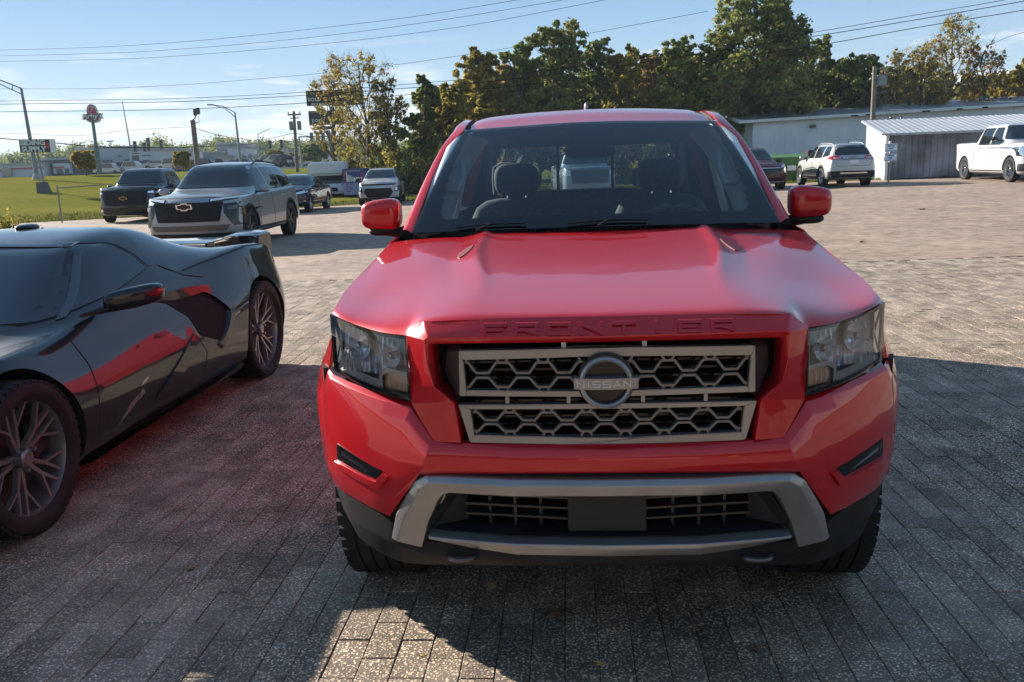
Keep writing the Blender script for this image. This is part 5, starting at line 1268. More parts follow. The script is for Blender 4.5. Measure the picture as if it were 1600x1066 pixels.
    for (x, y) in ((.785, .93), (-.785, .93), (.785, 4.13), (-.785, 4.13)): wheel(T, x, y, .39, .39, .235, .262, 'six', M_GUN, 1 if x > 0 else -1, rot=x)
    # underside, bed, tailgate
    ub = MB(); ub.box(-.60, .60, .30, 5.1, .34, .50); ub.box(-.80, .80, 1.4, 5.2, .42, .60); ub.build('chassis', M_VOID, T)
    MB().tube([(-.72, .93, .36), (.72, .93, .36)], .05, 10).build('front_axle', M_GUN, T)
    bd = MB(); bd.box(-.85, .85, 3.72, 5.22, .70, .74); bd.box(-.85, -.80, 3.72, 5.22, .74, 1.24); bd.box(.80, .85, 3.72, 5.22, .74, 1.24); bd.box(-.85, .85, 3.70, 3.74, .74, 1.24); bd.build('bed_liner', M_TRIM, T)
    MB().box(-.84, .84, 5.24, 5.31, .62, 1.26).build('tailgate', M_RED, T, bevel=.012); MB().box(-.88, .88, 5.28, 5.42, .46, .62).build('rear_bumper', M_CHROME, T, bevel=.012)
    for s in (1, -1): MB().box(min(s*.84, s*.91), max(s*.84, s*.91), 5.20, 5.31, .86, 1.22).build('tail_lamp', M_REDLENS, T, bevel=.008)
    # ---- cab
    st = [((.748, 1.372, 1.250), (.797, 1.42, 1.264), (.806, 1.56, 1.250)), ((.728, 1.55, 1.368), (.772, 1.585, 1.368), (.782, 1.68, 1.355)), ((.706, 1.73, 1.481), (.744, 1.765, 1.478), (.754, 1.83, 1.462)), ((.658, 1.93, 1.613), (.692, 1.975, 1.618), (.706, 2.03, 1.592)),
          ((.598, 2.052, 1.690), (.655, 2.13, 1.692), (.684, 2.18, 1.650)), ((.600, 2.30, 1.735), (.655, 2.33, 1.728), (.690, 2.36, 1.676)), ((.610, 2.70, 1.762), (.664, 2.70, 1.748), (.696, 2.70, 1.690)), ((.612, 3.3, 1.762), (.664, 3.3, 1.745), (.696, 3.3, 1.688)), ((.604, 3.86, 1.735), (.654, 3.90, 1.715), (.690, 3.90, 1.660)), ((.62, 4.0, 1.60), (.70, 4.0, 1.56), (.735, 3.98, 1.50)), ((.70, 4.04, 1.25), (.80, 4.04, 1.25), (.82, 4.0, 1.24))]
    cv = [[pchip([(k, st[k][j][c]) for k in range(len(st))]) for c in range(3)] for j in range(3)]
    for s in (1, -1):
        rows = []
        for k in range(61):
            t = k / 60 * (len(st) - 1); i_, o_, l_ = [Vector((s * cv[j][0](t), cv[j][1](t), cv[j][2](t))) for j in range(3)]
            up = Vector((s * .35, -.3 if t < 4 else 0, .75)).normalized() * .010
            rows.append([i_ + Vector((0, .012, -.012)), i_, i_.lerp(o_, .5) + up, o_, o_.lerp(l_, .55) + up * .4, l_, l_ + Vector((-s * .03, .02, -.004))])
        flip_out(grid_mesh('cab_pillar_rail', rows, RED, T, False, smooth=60), (0, 2.9, 1.3))
    zr = pchip([(1.97, 1.698), (2.05, 1.716), (2.2, 1.752), (2.6, 1.790), (3.3, 1.792), (3.86, 1.760), (3.95, 1.735)]); rows = []
    for k in range(41):
        u = k / 40; row = []
        for i in range(-16, 17):
            q = i / 16; y0 = 1.975 + .075 * q * q; y = y0 + (3.93 - y0) * u; ye = max(1.97, y - .075 * q * q * (1 - u)); row.append((.588 * q * (1 + .03 * u), y, zr(ye) - .026 * q * q - .012 * max(0, abs(q) - .9) / .1))
        rows.append(row)
    flip_out(grid_mesh('roof', rows, RED, T, False, smooth=180, thick=0), (0, 2.9, 1))
    for s in (1, -1): MB().tube([(s*.5965, 2.06 + 1.84 * k / 12, zr(max(2.0, 2.06 + 1.84 * k / 12 - .05)) - .040) for k in range(13)], .008, 6).build('roof_ditch_seal', M_SEAM, T)
    blob('antenna_fin', (0.0, 2.95, 1.815), (.012, .05, .034), mat('pale_antenna', (.30, .28, .33), .3), T, 2.4)
    # windscreen with black border
    def ws(u, v, off=0.0):
        xb_, xt_ = .752, .598; x = u * (xb_ + (xt_ - xb_) * v); y0, z0 = 1.225 + .150 * u * u, 1.268 - .016 * u * u; y1, z1 = 1.970 + .080 * u * u, 1.700 - .012 * u * u
        b_ = .022 * math.sin(pi * v); return Vector((x, y0 + (y1 - y0) * v - b_ * .55 + off * .6, z0 + (z1 - z0) * v + b_ * .8 - off))
    rows = [[ws(-1 + 2 * i / 32, j / 16) for i in range(33)] for j in range(17)]
    M_WS = glass('windscreen_glass', (.74, .84, .86), refl=1.0)
    flip_out(grid_mesh('windscreen', rows, M_WS, T, False, smooth=180), (0, 3, .8))
    fr = MB(); nu, nv = 48, 32
    def frit(u, v):
        eu = 1 - abs(u); side_w = .055 + .10 * (1 - v) ** 2
        if eu < side_w or v < .10 or v > .955: return True
        if v > .80 and abs(u) < .17: return True               # sensor block
        cx_, cz_ = side_w + .05, .10 + .07
        if eu < cx_ and v < cz_ and ((cx_ - eu) / .05) ** 2 + ((cz_ - v) / .07) ** 2 > 1: return True
        return False
    nu, nv = 176, 100
    for i in range(nu):
        for j in range(nv):
            u0, u1, v0, v1 = -1 + 2 * i / nu, -1 + 2 * (i + 1) / nu, j / nv, (j + 1) / nv
            if frit((u0 + u1) / 2, (v0 + v1) / 2): fr.add([ws(u0, v0, .004), ws(u1, v0, .004), ws(u1, v1, .004), ws(u0, v1, .004)], [(0, 1, 2, 3)])
    o = fr.build('windscreen_border', M_GLOSSB, T, None, fix=False); bm = bmesh.new(); bm.from_mesh(o.data); bmesh.ops.remove_doubles(bm, verts=bm.verts, dist=1e-5); bm.to_mesh(o.data); bm.free(); finish(o.data, 180)
    MB().box(-.10, .10, 1.90, 2.02, 1.60, 1.64).build('camera_housing', M_TRIM, T, bevel=.01)
    blob('rear_view_mirror', (.0, 1.93, 1.565), (.12, .018, .032), M_TRIM, T, 3)
    flip_out(grid_mesh('cowl', [[(0, 1.215, 1.262), (.4, 1.255, 1.258), (.74, 1.355, 1.245)], [(0, 1.30, 1.258), (.4, 1.33, 1.255), (.74, 1.40, 1.243)]], M_TRIM, T), (0, 1.3, 0))
    # wipers
    for (u0, u1, base_u) in ((-.74, -.36, -.62), (-.14, .28, .02)):
        MB().tube([ws(u0 + (u1 - u0) * k / 8, .012 + .010 * math.sin(pi * k / 8) + .012 * k / 8, -.008) for k in range(9)], .0042, 6).build('wiper_blade', M_TRIM, T)
        MB().tube([ws(base_u, -.02, -.012), ws((u0 + u1) / 2, .020, -.014)], .006, 6, r1=.004).build('wiper_arm', M_TRIM, T)
    # side glass, doors' upper frames, rear wall
    M_SG = glass('side_glass', (.78, .84, .84)); M_RG = glass('rear_glass', (.70, .76, .78))
    low = lambda t: Vector((cv[2][0](t), cv[2][1](t), cv[2][2](t)))
    for s in (1, -1):
        ts = [0.3 + 7.6 * k / 40 for k in range(41)]
        top = [low(t) for t in ts]; rows = [[(s * (p.x - .012), p.y, p.z - .01) for p in top], [(s * (.825 + .0), p.y if p.y > 1.6 else 1.6 - (1.6 - p.y) * .4, 1.238) for p in top]]
        fm = [i for i, p in enumerate(top) if p.y < 2.70]; rm = [i for i, p in enumerate(top) if p.y > 2.80]
        for sel in (fm, rm): flip_out(grid_mesh('side_window', [[r[i] for i in sel] for r in rows], M_SG, T, False, smooth=180), (0, 2.8, 1.4))
        MB().hexa([(s*.70, 2.71, 1.66), (s*.70, 2.79, 1.66), (s*.835, 2.79, 1.235), (s*.835, 2.71, 1.235)], [(s*.67, 2.71, 1.66), (s*.67, 2.79, 1.66), (s*.80, 2.79, 1.235), (s*.80, 2.71, 1.235)]).build('door_pillar', M_GLOSSB, T)
        MB().hexa([(s*.700, 3.68, 1.66), (s*.700, 3.95, 1.62), (s*.835, 4.03, 1.235), (s*.835, 3.72, 1.235)], [(s*.66, 3.68, 1.66), (s*.66, 3.95, 1.62), (s*.79, 4.03, 1.235), (s*.79, 3.72, 1.235)]).build('cab_corner_panel', M_RED, T)
        MB().box(min(s*.79, s*.845), max(s*.79, s*.845), 1.60, 4.0, 1.205, 1.240).build('door_sill_moulding', M_TRIM, T)
        MB().box(min(s*.78, s*.80), max(s*.78, s*.80), 1.5, 3.7, .6, 1.21).build('door_trim', mat('dark_interior', (.03, .032, .034), .7), T)
    rw = MB(); rw.box(-.79, .79, 3.98, 4.02, .62, 1.30); rw.box(-.79, -.62, 3.97, 4.01, 1.30, 1.66); rw.box(.62, .79, 3.97, 4.01, 1.30, 1.66); rw.box(-.70, .70, 3.93, 3.99, 1.62, 1.72); rw.build('cab_rear_wall', M_RED, T)
    MB().box(-.62, .62, 3.985, 3.990, 1.30, 1.62).build('rear_window', M_RG, T); MB().box(-.20, -.18, 3.975, 3.984, 1.30, 1.62).build('window_divider', M_TRIM, T); MB().box(.18, .20, 3.975, 3.984, 1.30, 1.62).build('window_divider', M_TRIM, T)
    # ---- inside
    M_INT = mat('dark_interior', (.03, .032, .034), .7); M_INTL = mat('pale_interior_trim', (.75, .78, .76), .7); M_SEAT = mat('grey_seat_cloth', (.050, .052, .055), .85, noise=(60, .3)); M_PIPE = mat('seat_piping', (.45, .46, .44), .6)
    flip_out(grid_mesh('dashboard', [[(0, 1.29, 1.236), (.4, 1.31, 1.234), (.74, 1.40, 1.226)], [(0, 1.60, 1.252), (.4, 1.60, 1.250), (.77, 1.62, 1.235)], [(0, 1.76, 1.235), (.4, 1.76, 1.235), (.77, 1.76, 1.215)], [(0, 1.84, 1.15), (.4, 1.84, 1.15), (.77, 1.84, 1.12)], [(0, 1.80, .80), (.4, 1.80, .80), (.77, 1.80, .80)]], M_INT, T, smooth=60, sub=2), (0, 1.7, 0))
    dv = MB()
    for k in range(46): x = -.30 + k * .0165; dv.box(x, x + .008, 1.325, 1.345, 1.2475, 1.2525)
    dv.build('demister_vent', M_VOID, T)
    fl = MB(); fl.box(-.78, .78, 1.4, 3.98, .60, .64); fl.build('cab_floor', M_INT, T)
    hl_ = grid_mesh('headliner', [[(0, 2.03, 1.675), (.56, 2.08, 1.655)], [(0, 2.5, 1.735), (.58, 2.5, 1.71)], [(0, 3.4, 1.735), (.58, 3.4, 1.71)], [(0, 3.93, 1.69), (.58, 3.93, 1.66)]], mat('headliner_grey', (.20, .215, .215), .9), T)
    def seat(x, y, w, name='seat'):
        s_ = blob(name, (x, y + .12, 1.04), (w, .085, .30), M_SEAT, T, 4, shear=lambda v: setattr(v, 'y', v.y + .22 * (v.z + .3)))
        blob('seat_cushion', (x, y - .18, .78), (w, .26, .08), M_SEAT, s_, 4)
        if w < .35:
            blob('headrest', (x, y + .255, 1.435), (.122, .055, .088), M_SEAT, s_, 3.2)
            c = [(x - .122 + .0, y + .215, 1.36), (x - .126, y + .212, 1.44), (x - .118, y + .21, 1.505), (x - .08, y + .21, 1.522), (x - .02, y + .21, 1.524)]
            MB().tube(c, .004, 5).build('piping', M_PIPE, s_)
            for dx in (-.05, .05): MB().tube([(x + dx, y + .24, 1.28), (x + dx, y + .25, 1.40)], .007, 6).build('headrest_post', M_CHROME, s_)
        else:
            for dx in (-.42, .42): blob('headrest', (x + dx, y + .255, 1.40), (.12, .05, .065), M_SEAT, s_, 3.2)
        return s_
    seat(-.385, 2.28, .26); seat(.385, 2.28, .26); seat(0, 3.42, .66, 'rear_seat')
    swh = MB(); Mw = Matrix.Translation((.385, 1.98, 1.135)) @ Matrix.Rotation(rad(-66), 4, 'X')
    pts = [Mw @ Vector((.185 * math.cos(a), .185 * math.sin(a), 0)) for a in np.linspace(0, 2 * pi, 33)]
    swh.tube(pts, .015, 8); swh.lathe([(-.02, .06), (.02, .055), (.03, 0)], 20, 'Z', Mw)
    for a in (0, pi, -pi / 2): swh.tube([Mw @ Vector((.05 * math.cos(a), .05 * math.sin(a), 0)), Mw @ Vector((.18 * math.cos(a), .18 * math.sin(a), 0))], .014, 6)
    swh.build('steering_wheel', mat('wheel_leather', (.09, .092, .095), .45), T, 50)
    for s in (1, -1):
        # pale inner pillar trims and grab handles
        ip = [Vector(q[0]) for q in st[:5]]
        grid_mesh('inner_pillar_trim', [[(s*(p.x - .012), p.y + .045, p.z - .030), (s*(p.x - .05), p.y + .085, p.z - .038), (s*(p.x - .10), p.y + .17, p.z - .045), (s*(p.x - .095), p.y + .26, p.z - .06)] for p in ip], M_INTL, T, False, smooth=60, sub=2)
        MB().tube([(s*.70, 1.50, 1.275), (s*.685, 1.72, 1.43), (s*.645, 1.93, 1.575), (s*.60, 2.08, 1.655)], .042, 8).build('inner_pillar_trim', M_INTL, T, 50)
        MB().tube([(s*.640, 1.78, 1.40), (s*.600, 1.76, 1.40), (s*.585, 1.86, 1.475), (s*.600, 1.93, 1.54), (s*.630, 1.93, 1.565)], .011, 8).build('grab_handle', M_INTL, T, 50)
        MB().hexa([(s*.655, 2.70, 1.66), (s*.655, 2.84, 1.66), (s*.78, 2.84, 1.2), (s*.78, 2.68, 1.2)], [(s*.64, 2.70, 1.66), (s*.64, 2.84, 1.66), (s*.76, 2.84, 1.2), (s*.76, 2.68, 1.2)]).build('inner_pillar_trim', M_INTL, T)
        MB().box(min(s*.14, s*.52), max(s*.14, s*.52), 2.06, 2.22, 1.652, 1.668).build('sun_visor', mat('headliner_grey', (.20, .215, .215), .9), T, bevel=.005)
        MB().hexa([(s*.640, 3.60, 1.64), (s*.640, 3.93, 1.60), (s*.775, 3.97, .70), (s*.775, 3.60, .70)], [(s*.628, 3.60, 1.64), (s*.628, 3.92, 1.60), (s*.760, 3.96, .70), (s*.760, 3.60, .70)]).build('inner_corner_trim', M_INT, T)
        ir = [st[k] for k in (3, 4, 5, 6, 7, 8, 9)]
        grid_mesh('inner_roof_rail', [[(s*(q[0][0] - .03), q[0][1] + .01, q[0][2] - .04), (s*(q[1][0] - .018), q[1][1], q[1][2] - .035), (s*(q[2][0] - .022), q[2][1], q[2][2] - .012), (s*(q[2][0] - .016), q[2][1], q[2][2] - .002)] for q in ir], M_INT, T, False, smooth=60, sub=1)
    rt = MB(); rt.box(-.775, .775, 3.955, 3.972, .64, 1.295); rt.box(-.775, -.625, 3.950, 3.966, 1.295, 1.62); rt.box(.625, .775, 3.950, 3.966, 1.295, 1.62); rt.box(-.69, .69, 3.90, 3.925, 1.625, 1.70); rt.build('rear_inner_trim', M_INT, T)
    # ---- door mirrors
    for s in (1, -1):
        def shp(v, s=s):
            t = (v.x * s + .092) / .184; v.z *= 1.0 - .10 * t; v.y += .03 * t * t
            if v.z > 0: v.z *= 1 - .25 * max(0, t - .35)
        mo = blob('door_mirror', (s*.940, 1.66, 1.318), (.092, .062, .072), M_RED, T, 4.2, shear=shp)
        blob('mirror_base', (s*.925, 1.665, 1.243), (.075, .045, .022), M_TRIM, mo, 2.6); MB().tube([(s*.80, 1.66, 1.245), (s*.86, 1.665, 1.235), (s*.91, 1.665, 1.245)], .026, 10).build('mirror_arm', M_TRIM, mo, 50)
        MB().box(min(s*.865, s*1.015), max(s*.865, s*1.015), 1.716, 1.722, 1.27, 1.37).build('mirror_glass', M_CHROME, mo, bevel=.002)
    return T
# ================================================================== the low black coupe
def build_coupe():
    O = -1.05                                              # nose; front axle at y=-.08, rear 2.74 in the car's frame
    def sh(keys): return [(y - O, v) for y, v in keys]
    L = 3.62 - O
    S = dict(L=L, plan=.34, plant=.16, fl=.9, tl=.6, crown=.022, conv=.72)
    S['w'] = sh([(O, .70), (-.85, .86), (-.45, .945), (-.08, .960), (.45, .945), (1.0, .930), (1.7, .945), (2.3, .968), (2.74, .975), (3.2, .955), (3.45, .90), (3.62, .84)])
    S['zb'] = sh([(O, .16), (-.6, .13), (3.0, .14), (3.62, .28)])
    S['zm'] = sh([(O, .36), (-.4, .52), (-.08, .56), (.6, .50), (1.4, .50), (2.3, .60), (2.9, .62), (3.62, .60)])
    S['zs'] = sh([(O, .50), (-.8, .64), (-.4, .75), (-.05, .785), (.30, .785), (.7, .815), (1.1, .87), (1.5, .925), (1.85, .935), (2.3, .975), (2.72, 1.005), (3.1, .985), (3.45, .92), (3.62, .84)])
    S['xs'] = sh([(O, .56), (-.6, .78), (-.08, .86), (.35, .83), (.8, .805), (1.4, .79), (1.9, .80), (2.4, .84), (2.74, .855), (3.2, .83), (3.62, .76)])
    S['zt'] = sh([(O, .50), (-.8, .63), (-.4, .70), (.0, .725), (.22, .780), (.40, .860), (.62, .985), (.86, 1.125), (1.02, 1.195), (1.3, 1.236), (1.55, 1.240), (1.8, 1.212), (2.1, 1.135), (2.5, 1.035), (2.9, .985), (3.3, .965), (3.5, .93), (3.62, .84)])
    S['xr'] = sh([(O, .36), (0, .46), (.40, .60), (.9, .585), (1.3, .595), (1.6, .585), (1.85, .56), (2.2, .53), (2.8, .50), (3.62, .46)])
    S['rake'] = [(0, .1), (.3, 0), (.5, .08)]; S['tail'] = [(.2, .10), (.55, .02), (.85, 0)]
    c, s_ = math.cos(-.085), math.sin(-.085); ox, oy = -3.02, 3.72
    root = empty('sports_coupe', (ox - s_ * O, oy + c * O, 0), -.085, 'glossy black low sports coupe with bronze grey wheels left of the red pickup', 'sports car')
    ya, yb = -.08 - O, 2.74 - O; PM = [M_BLACKP, M_VOID]
    body, bv = loft(S, 'body', PM, root, 3, [(ya, .335, .395), (yb, .350, .415)], .14)
    def Y(p): return [(y - O, z_) for y, z_ in p]
    for x, y, R, rr_, w_ in ((.825, ya, .340, .262, .25), (-.825, ya, .340, .262, .25), (.800, yb, .362, .292, .31), (-.800, yb, .362, .292, .31)):
        wheel(root, x, y, R, R, rr_, w_, 'y10', M_BRONZE, 1 if x > 0 else -1, rot=.3 if y < 2 else .1)
    # glass
    M_CG = mat('coupe_tinted_glass', (0.012, 0.020, 0.030), .02, spec=.9)
    sw = Y([(.40, .842), (.62, .862), (1.05, .905), (1.46, .985), (1.40, 1.065), (1.28, 1.150), (1.05, 1.165), (.93, 1.140), (.74, 1.03)])
    both('side_window', rounded(sw, .03), bv, M_CG, root, off=.003, res=.05)
    both('quarter_window', rounded(Y([(1.32, 1.145), (1.43, 1.075), (1.49, .995), (1.58, .990), (1.53, 1.04)]), .01), bv, M_CG, root, off=.003, res=.04)
    ring = rounded(sw, .03); q = [(a + (a - (1.0 - O)) * .03, b + (b - 1.0) * .06) for a, b in ring]
    for v in ('side', 'sideL'): panel('window_seal', q, v, bv, M_SEAM, root, .0015, .05, holes=[ring], skirt=.004)
    panel('windscreen', rounded([(-.70, .845), (.70, .845), (.55, 1.155), (-.55, 1.155)], .03), 'front', bv, M_CG, root, off=.004, res=.06)
    strip('windscreen_header', [(-.56, 1.168), (0, 1.185), (.56, 1.168)], .018, 'front', bv, mat('header_gloss', (.02, .02, .022), .08, coat=1.0), root, off=.005)
    for s in (1, -1):
        strip('pillar_edge', [(s*.735, .84), (s*.66, 1.0), (s*.585, 1.155)], .016, 'front', bv, mat('bright_pillar_edge', (.12, .13, .14), .1, .9), root, off=.006)
    # side air intake: dark scoop with a blade over it
    scoop = Y([(1.20, .830), (1.60, .800), (1.95, .775), (2.10, .640), (2.06, .530), (1.92, .440), (1.66, .530), (1.62, .66), (1.45, .770)])
    both('side_intake', rounded(scoop, .02), bv, M_VOID, root, off=.003, res=.04)
    inner = Y([(1.62, .68), (1.86, .71), (1.96, .64), (1.92, .50), (1.66, .56)])
    for sg in (1, -1):
        V = []; prof = [(1.14, .838, .004), (1.28, .838, .022), (1.50, .836, .042), (1.75, .828, .056), (1.93, .815, .064), (1.98, .795, .064), (2.05, .740, .060), (2.13, .655, .052), (2.145, .625, .050), (2.13, .585, .046), (2.06, .50, .036), (1.98, .43, .026), (1.90, .39, .006)]
        rows = []
        for (y, z_, o_) in prof:
            h = bv.ray_cast(Vector((3 * sg, y - O, z_)), Vector((-sg, 0, 0))); xh = abs(h[0].x) if h[0] else .93
            dirn = Vector((y - 1.62, z_ - .60)).normalized(); inn = Vector((y, z_)) - dirn * .085
            rows.append([(sg * (xh - .02), y - O + dirn.x * .012, z_ + dirn.y * .012), (sg * (xh + o_ * .55), y - O, z_), (sg * (xh + o_ * .55), inn.x - O + dirn.x * .018, inn.y + dirn.y * .018), (sg * (xh - .03), inn.x - O, inn.y)])
        o = grid_mesh('intake_blade', rows, M_BLACKP, root, False, smooth=25, sub=0); flip_out(o, (0, 2.7, .5))
    # lower body blade
    both('door_lower_insert', rounded(Y([(1.02, .30), (1.60, .56), (1.56, .44), (1.20, .30)]), .02), bv, M_BLACKP, root, off=.010, res=.05)
    for pts in (Y([(.42, .20), (.46, .45), (.50, .62), (.47, .72), (.44, .80)]), Y([(1.62, .24), (1.70, .42), (1.60, .55)]), Y([(1.60, .985), (1.78, .90), (1.98, .86)]), Y([(1.80, .925), (2.3, .962), (2.74, .992), (3.1, .972), (3.42, .91)]), Y([(.46, .20), (1.62, .24)])):
        for v in ('side', 'sideL'): strip('panel_gap', pts, .007, v, bv, M_SEAM, root, off=.0015)
    cx, cz = 2.20 - O, .85
    for v in ('side', 'sideL'):
        strip('fuel_door_gap', [(cx + .085 * math.cos(a), cz + .075 * math.sin(a)) for a in np.linspace(0, 2 * pi, 28)[:-1]], .006, v, bv, M_SEAM, root, off=.0015, closed=True)
        strip('sill_blade', Y([(.42, .155), (1.0, .165), (1.75, .19), (2.22, .22)]), .03, v, bv, M_GLOSSB, root, off=.035, skirt=.05)
    # badge print on the door
    for sg, v in ((1, 'side'), (-1, 'sideL')):
        bm_ = mat('silver_badge', (.45, .44, .43), .25, .8)
        for poly in ([(.62, .265), (.80, .330), (.86, .375), (.74, .345)], [(.82, .335), (.92, .365), (.90, .392), (.88, .385)], [(.88, .405), (.97, .43), (.98, .445), (.90, .428)]):
            panel('door_badge', Y(poly), v, bv, bm_, root, off=.003, res=.03, skirt=.003)
    # mirror on its stalk
    for sg in (1, -1):
        def shp(v, sg=sg): v.y += .06 * (v.x * sg / .12); v.z += .018 * (v.x * sg / .12) - (.012 if v.z < 0 else 0)
        mo = blob('door_mirror', (sg * 1.00, .80 - O, .915), (.125, .070, .050), M_BLACKP, root, 3.2, shear=shp)
        MB().hexa([(sg*.80, .60 - O, .835), (sg*.80, .80 - O, .845), (sg*1.02, .86 - O, .858), (sg*1.02, .78 - O, .855)], [(sg*.80, .60 - O, .850), (sg*.80, .80 - O, .860), (sg*1.02, .86 - O, .885), (sg*1.02, .78 - O, .885)]).build('mirror_arm', M_GLOSSB, mo, bevel=.006)
    # rear wing
    rows = []
    for (x, zo, yo) in ((0, -.048, .0), (.36, -.045, .0), (.47, -.020, .0), (.55, .004, .0), (.66, .006, .01), (.735, .0, .02), (.765, -.02, .03)):
        rows.append([(x, 3.16 - O + yo, 1.030 + zo), (x, 3.28 - O + yo, 1.044 + zo), (x, 3.46 - O + yo * .5, 1.052 + zo), (x, 3.48 - O, 1.040 + zo), (x, 3.30 - O + yo, 1.024 + zo), (x, 3.16 - O + yo, 1.024 + zo)])
    V = [(x * sg, y, z_) for sg in (1,) for r in rows for x, y, z_ in r]
    cols = [[r[k] for r in rows] for k in range(6)]
    flip_out(grid_mesh('rear_wing', cols + [cols[0]], M_BLACKP, root, True, smooth=50), (0, 3.3 - O, 1.035))
    for sg in (1, -1):
        MB().hexa([(sg*.745, 3.18 - O, .93), (sg*.745, 3.50 - O, .90), (sg*.77, 3.50 - O, .90), (sg*.77, 3.18 - O, .93)], [(sg*.745, 3.22 - O, 1.034), (sg*.745, 3.47 - O, 1.040), (sg*.765, 3.47 - O, 1.036), (sg*.765, 3.22 - O, 1.030)]).build('wing_endplate', M_BLACKP, root, bevel=.004)
        MB().hexa([(sg*.30, 3.25 - O, .95), (sg*.30, 3.40 - O, .94), (sg*.32, 3.40 - O, .94), (sg*.32, 3.25 - O, .95)], [(sg*.30, 3.27 - O, .99), (sg*.30, 3.38 - O, .99), (sg*.32, 3.38 - O, .99), (sg*.32, 3.27 - O, .99)]).build('wing_strut', M_BLACKP, root)
    both('tail_lamp', rounded(Y([(3.28, .80), (3.50, .79), (3.55, .86), (3.34, .885)]), .015), bv, M_REDLENS, root, off=.003, res=.03)
    both('rear_vent', rounded(Y([(3.36, .60), (3.52, .60), (3.54, .70), (3.40, .70)]), .015), bv, M_VOID, root, off=.003, res=.03)
    panel('rear_fascia_trim', [(-.70, .34), (.70, .34), (.74, .55), (-.74, .55)], 'rear', bv, M_TRIM, root, off=.004)
    h = blob('shark_fin_antenna', (.0, 1.50 - O, 1.246), (.05, .09, .020), M_BLACKP, root, 2.2)
    return root
# ================================================================== buildings, signs, poles, wires
M_SIDE = mat('white_metal_siding', (.72, .715, .73), .5, noise=(.8, .10))
M_ROOF = mat('grey_metal_roof', (.30, .31, .34), .4, .4, noise=(1.2, .15))
M_POLE = mat('weathered_wood_pole', (.20, .165, .13), .9, noise=(6, .3), bump=(30, .5))
M_STEEL = mat('galvanised_steel', (.22, .24, .25), .5, .5)
M_CONC = mat('concrete', (.35, .34, .32), .9, noise=(4, .2))
def frame(o, dx, dy):
    "local frame: origin o, u along (dx,dy), v to its left, z up"
    d = Vector((dx, dy, 0)).normalized(); n = Vector((-d.y, d.x, 0)); return Matrix(((d.x, n.x, 0, o[0]), (d.y, n.y, 0, o[1]), (0, 0, 1, o[2]), (0, 0, 0, 1)))
def ribs(mb, u0, u1, v, z0, z1f, step=.30, out=-.02, w=.05):
    k = 0
    while u0 + k * step < u1: 
        u = u0 + k * step; mb.box(u, u + w, min(v, v + out), max(v, v + out), z0, z1f(u)); k += 1
RR_ = 0.62
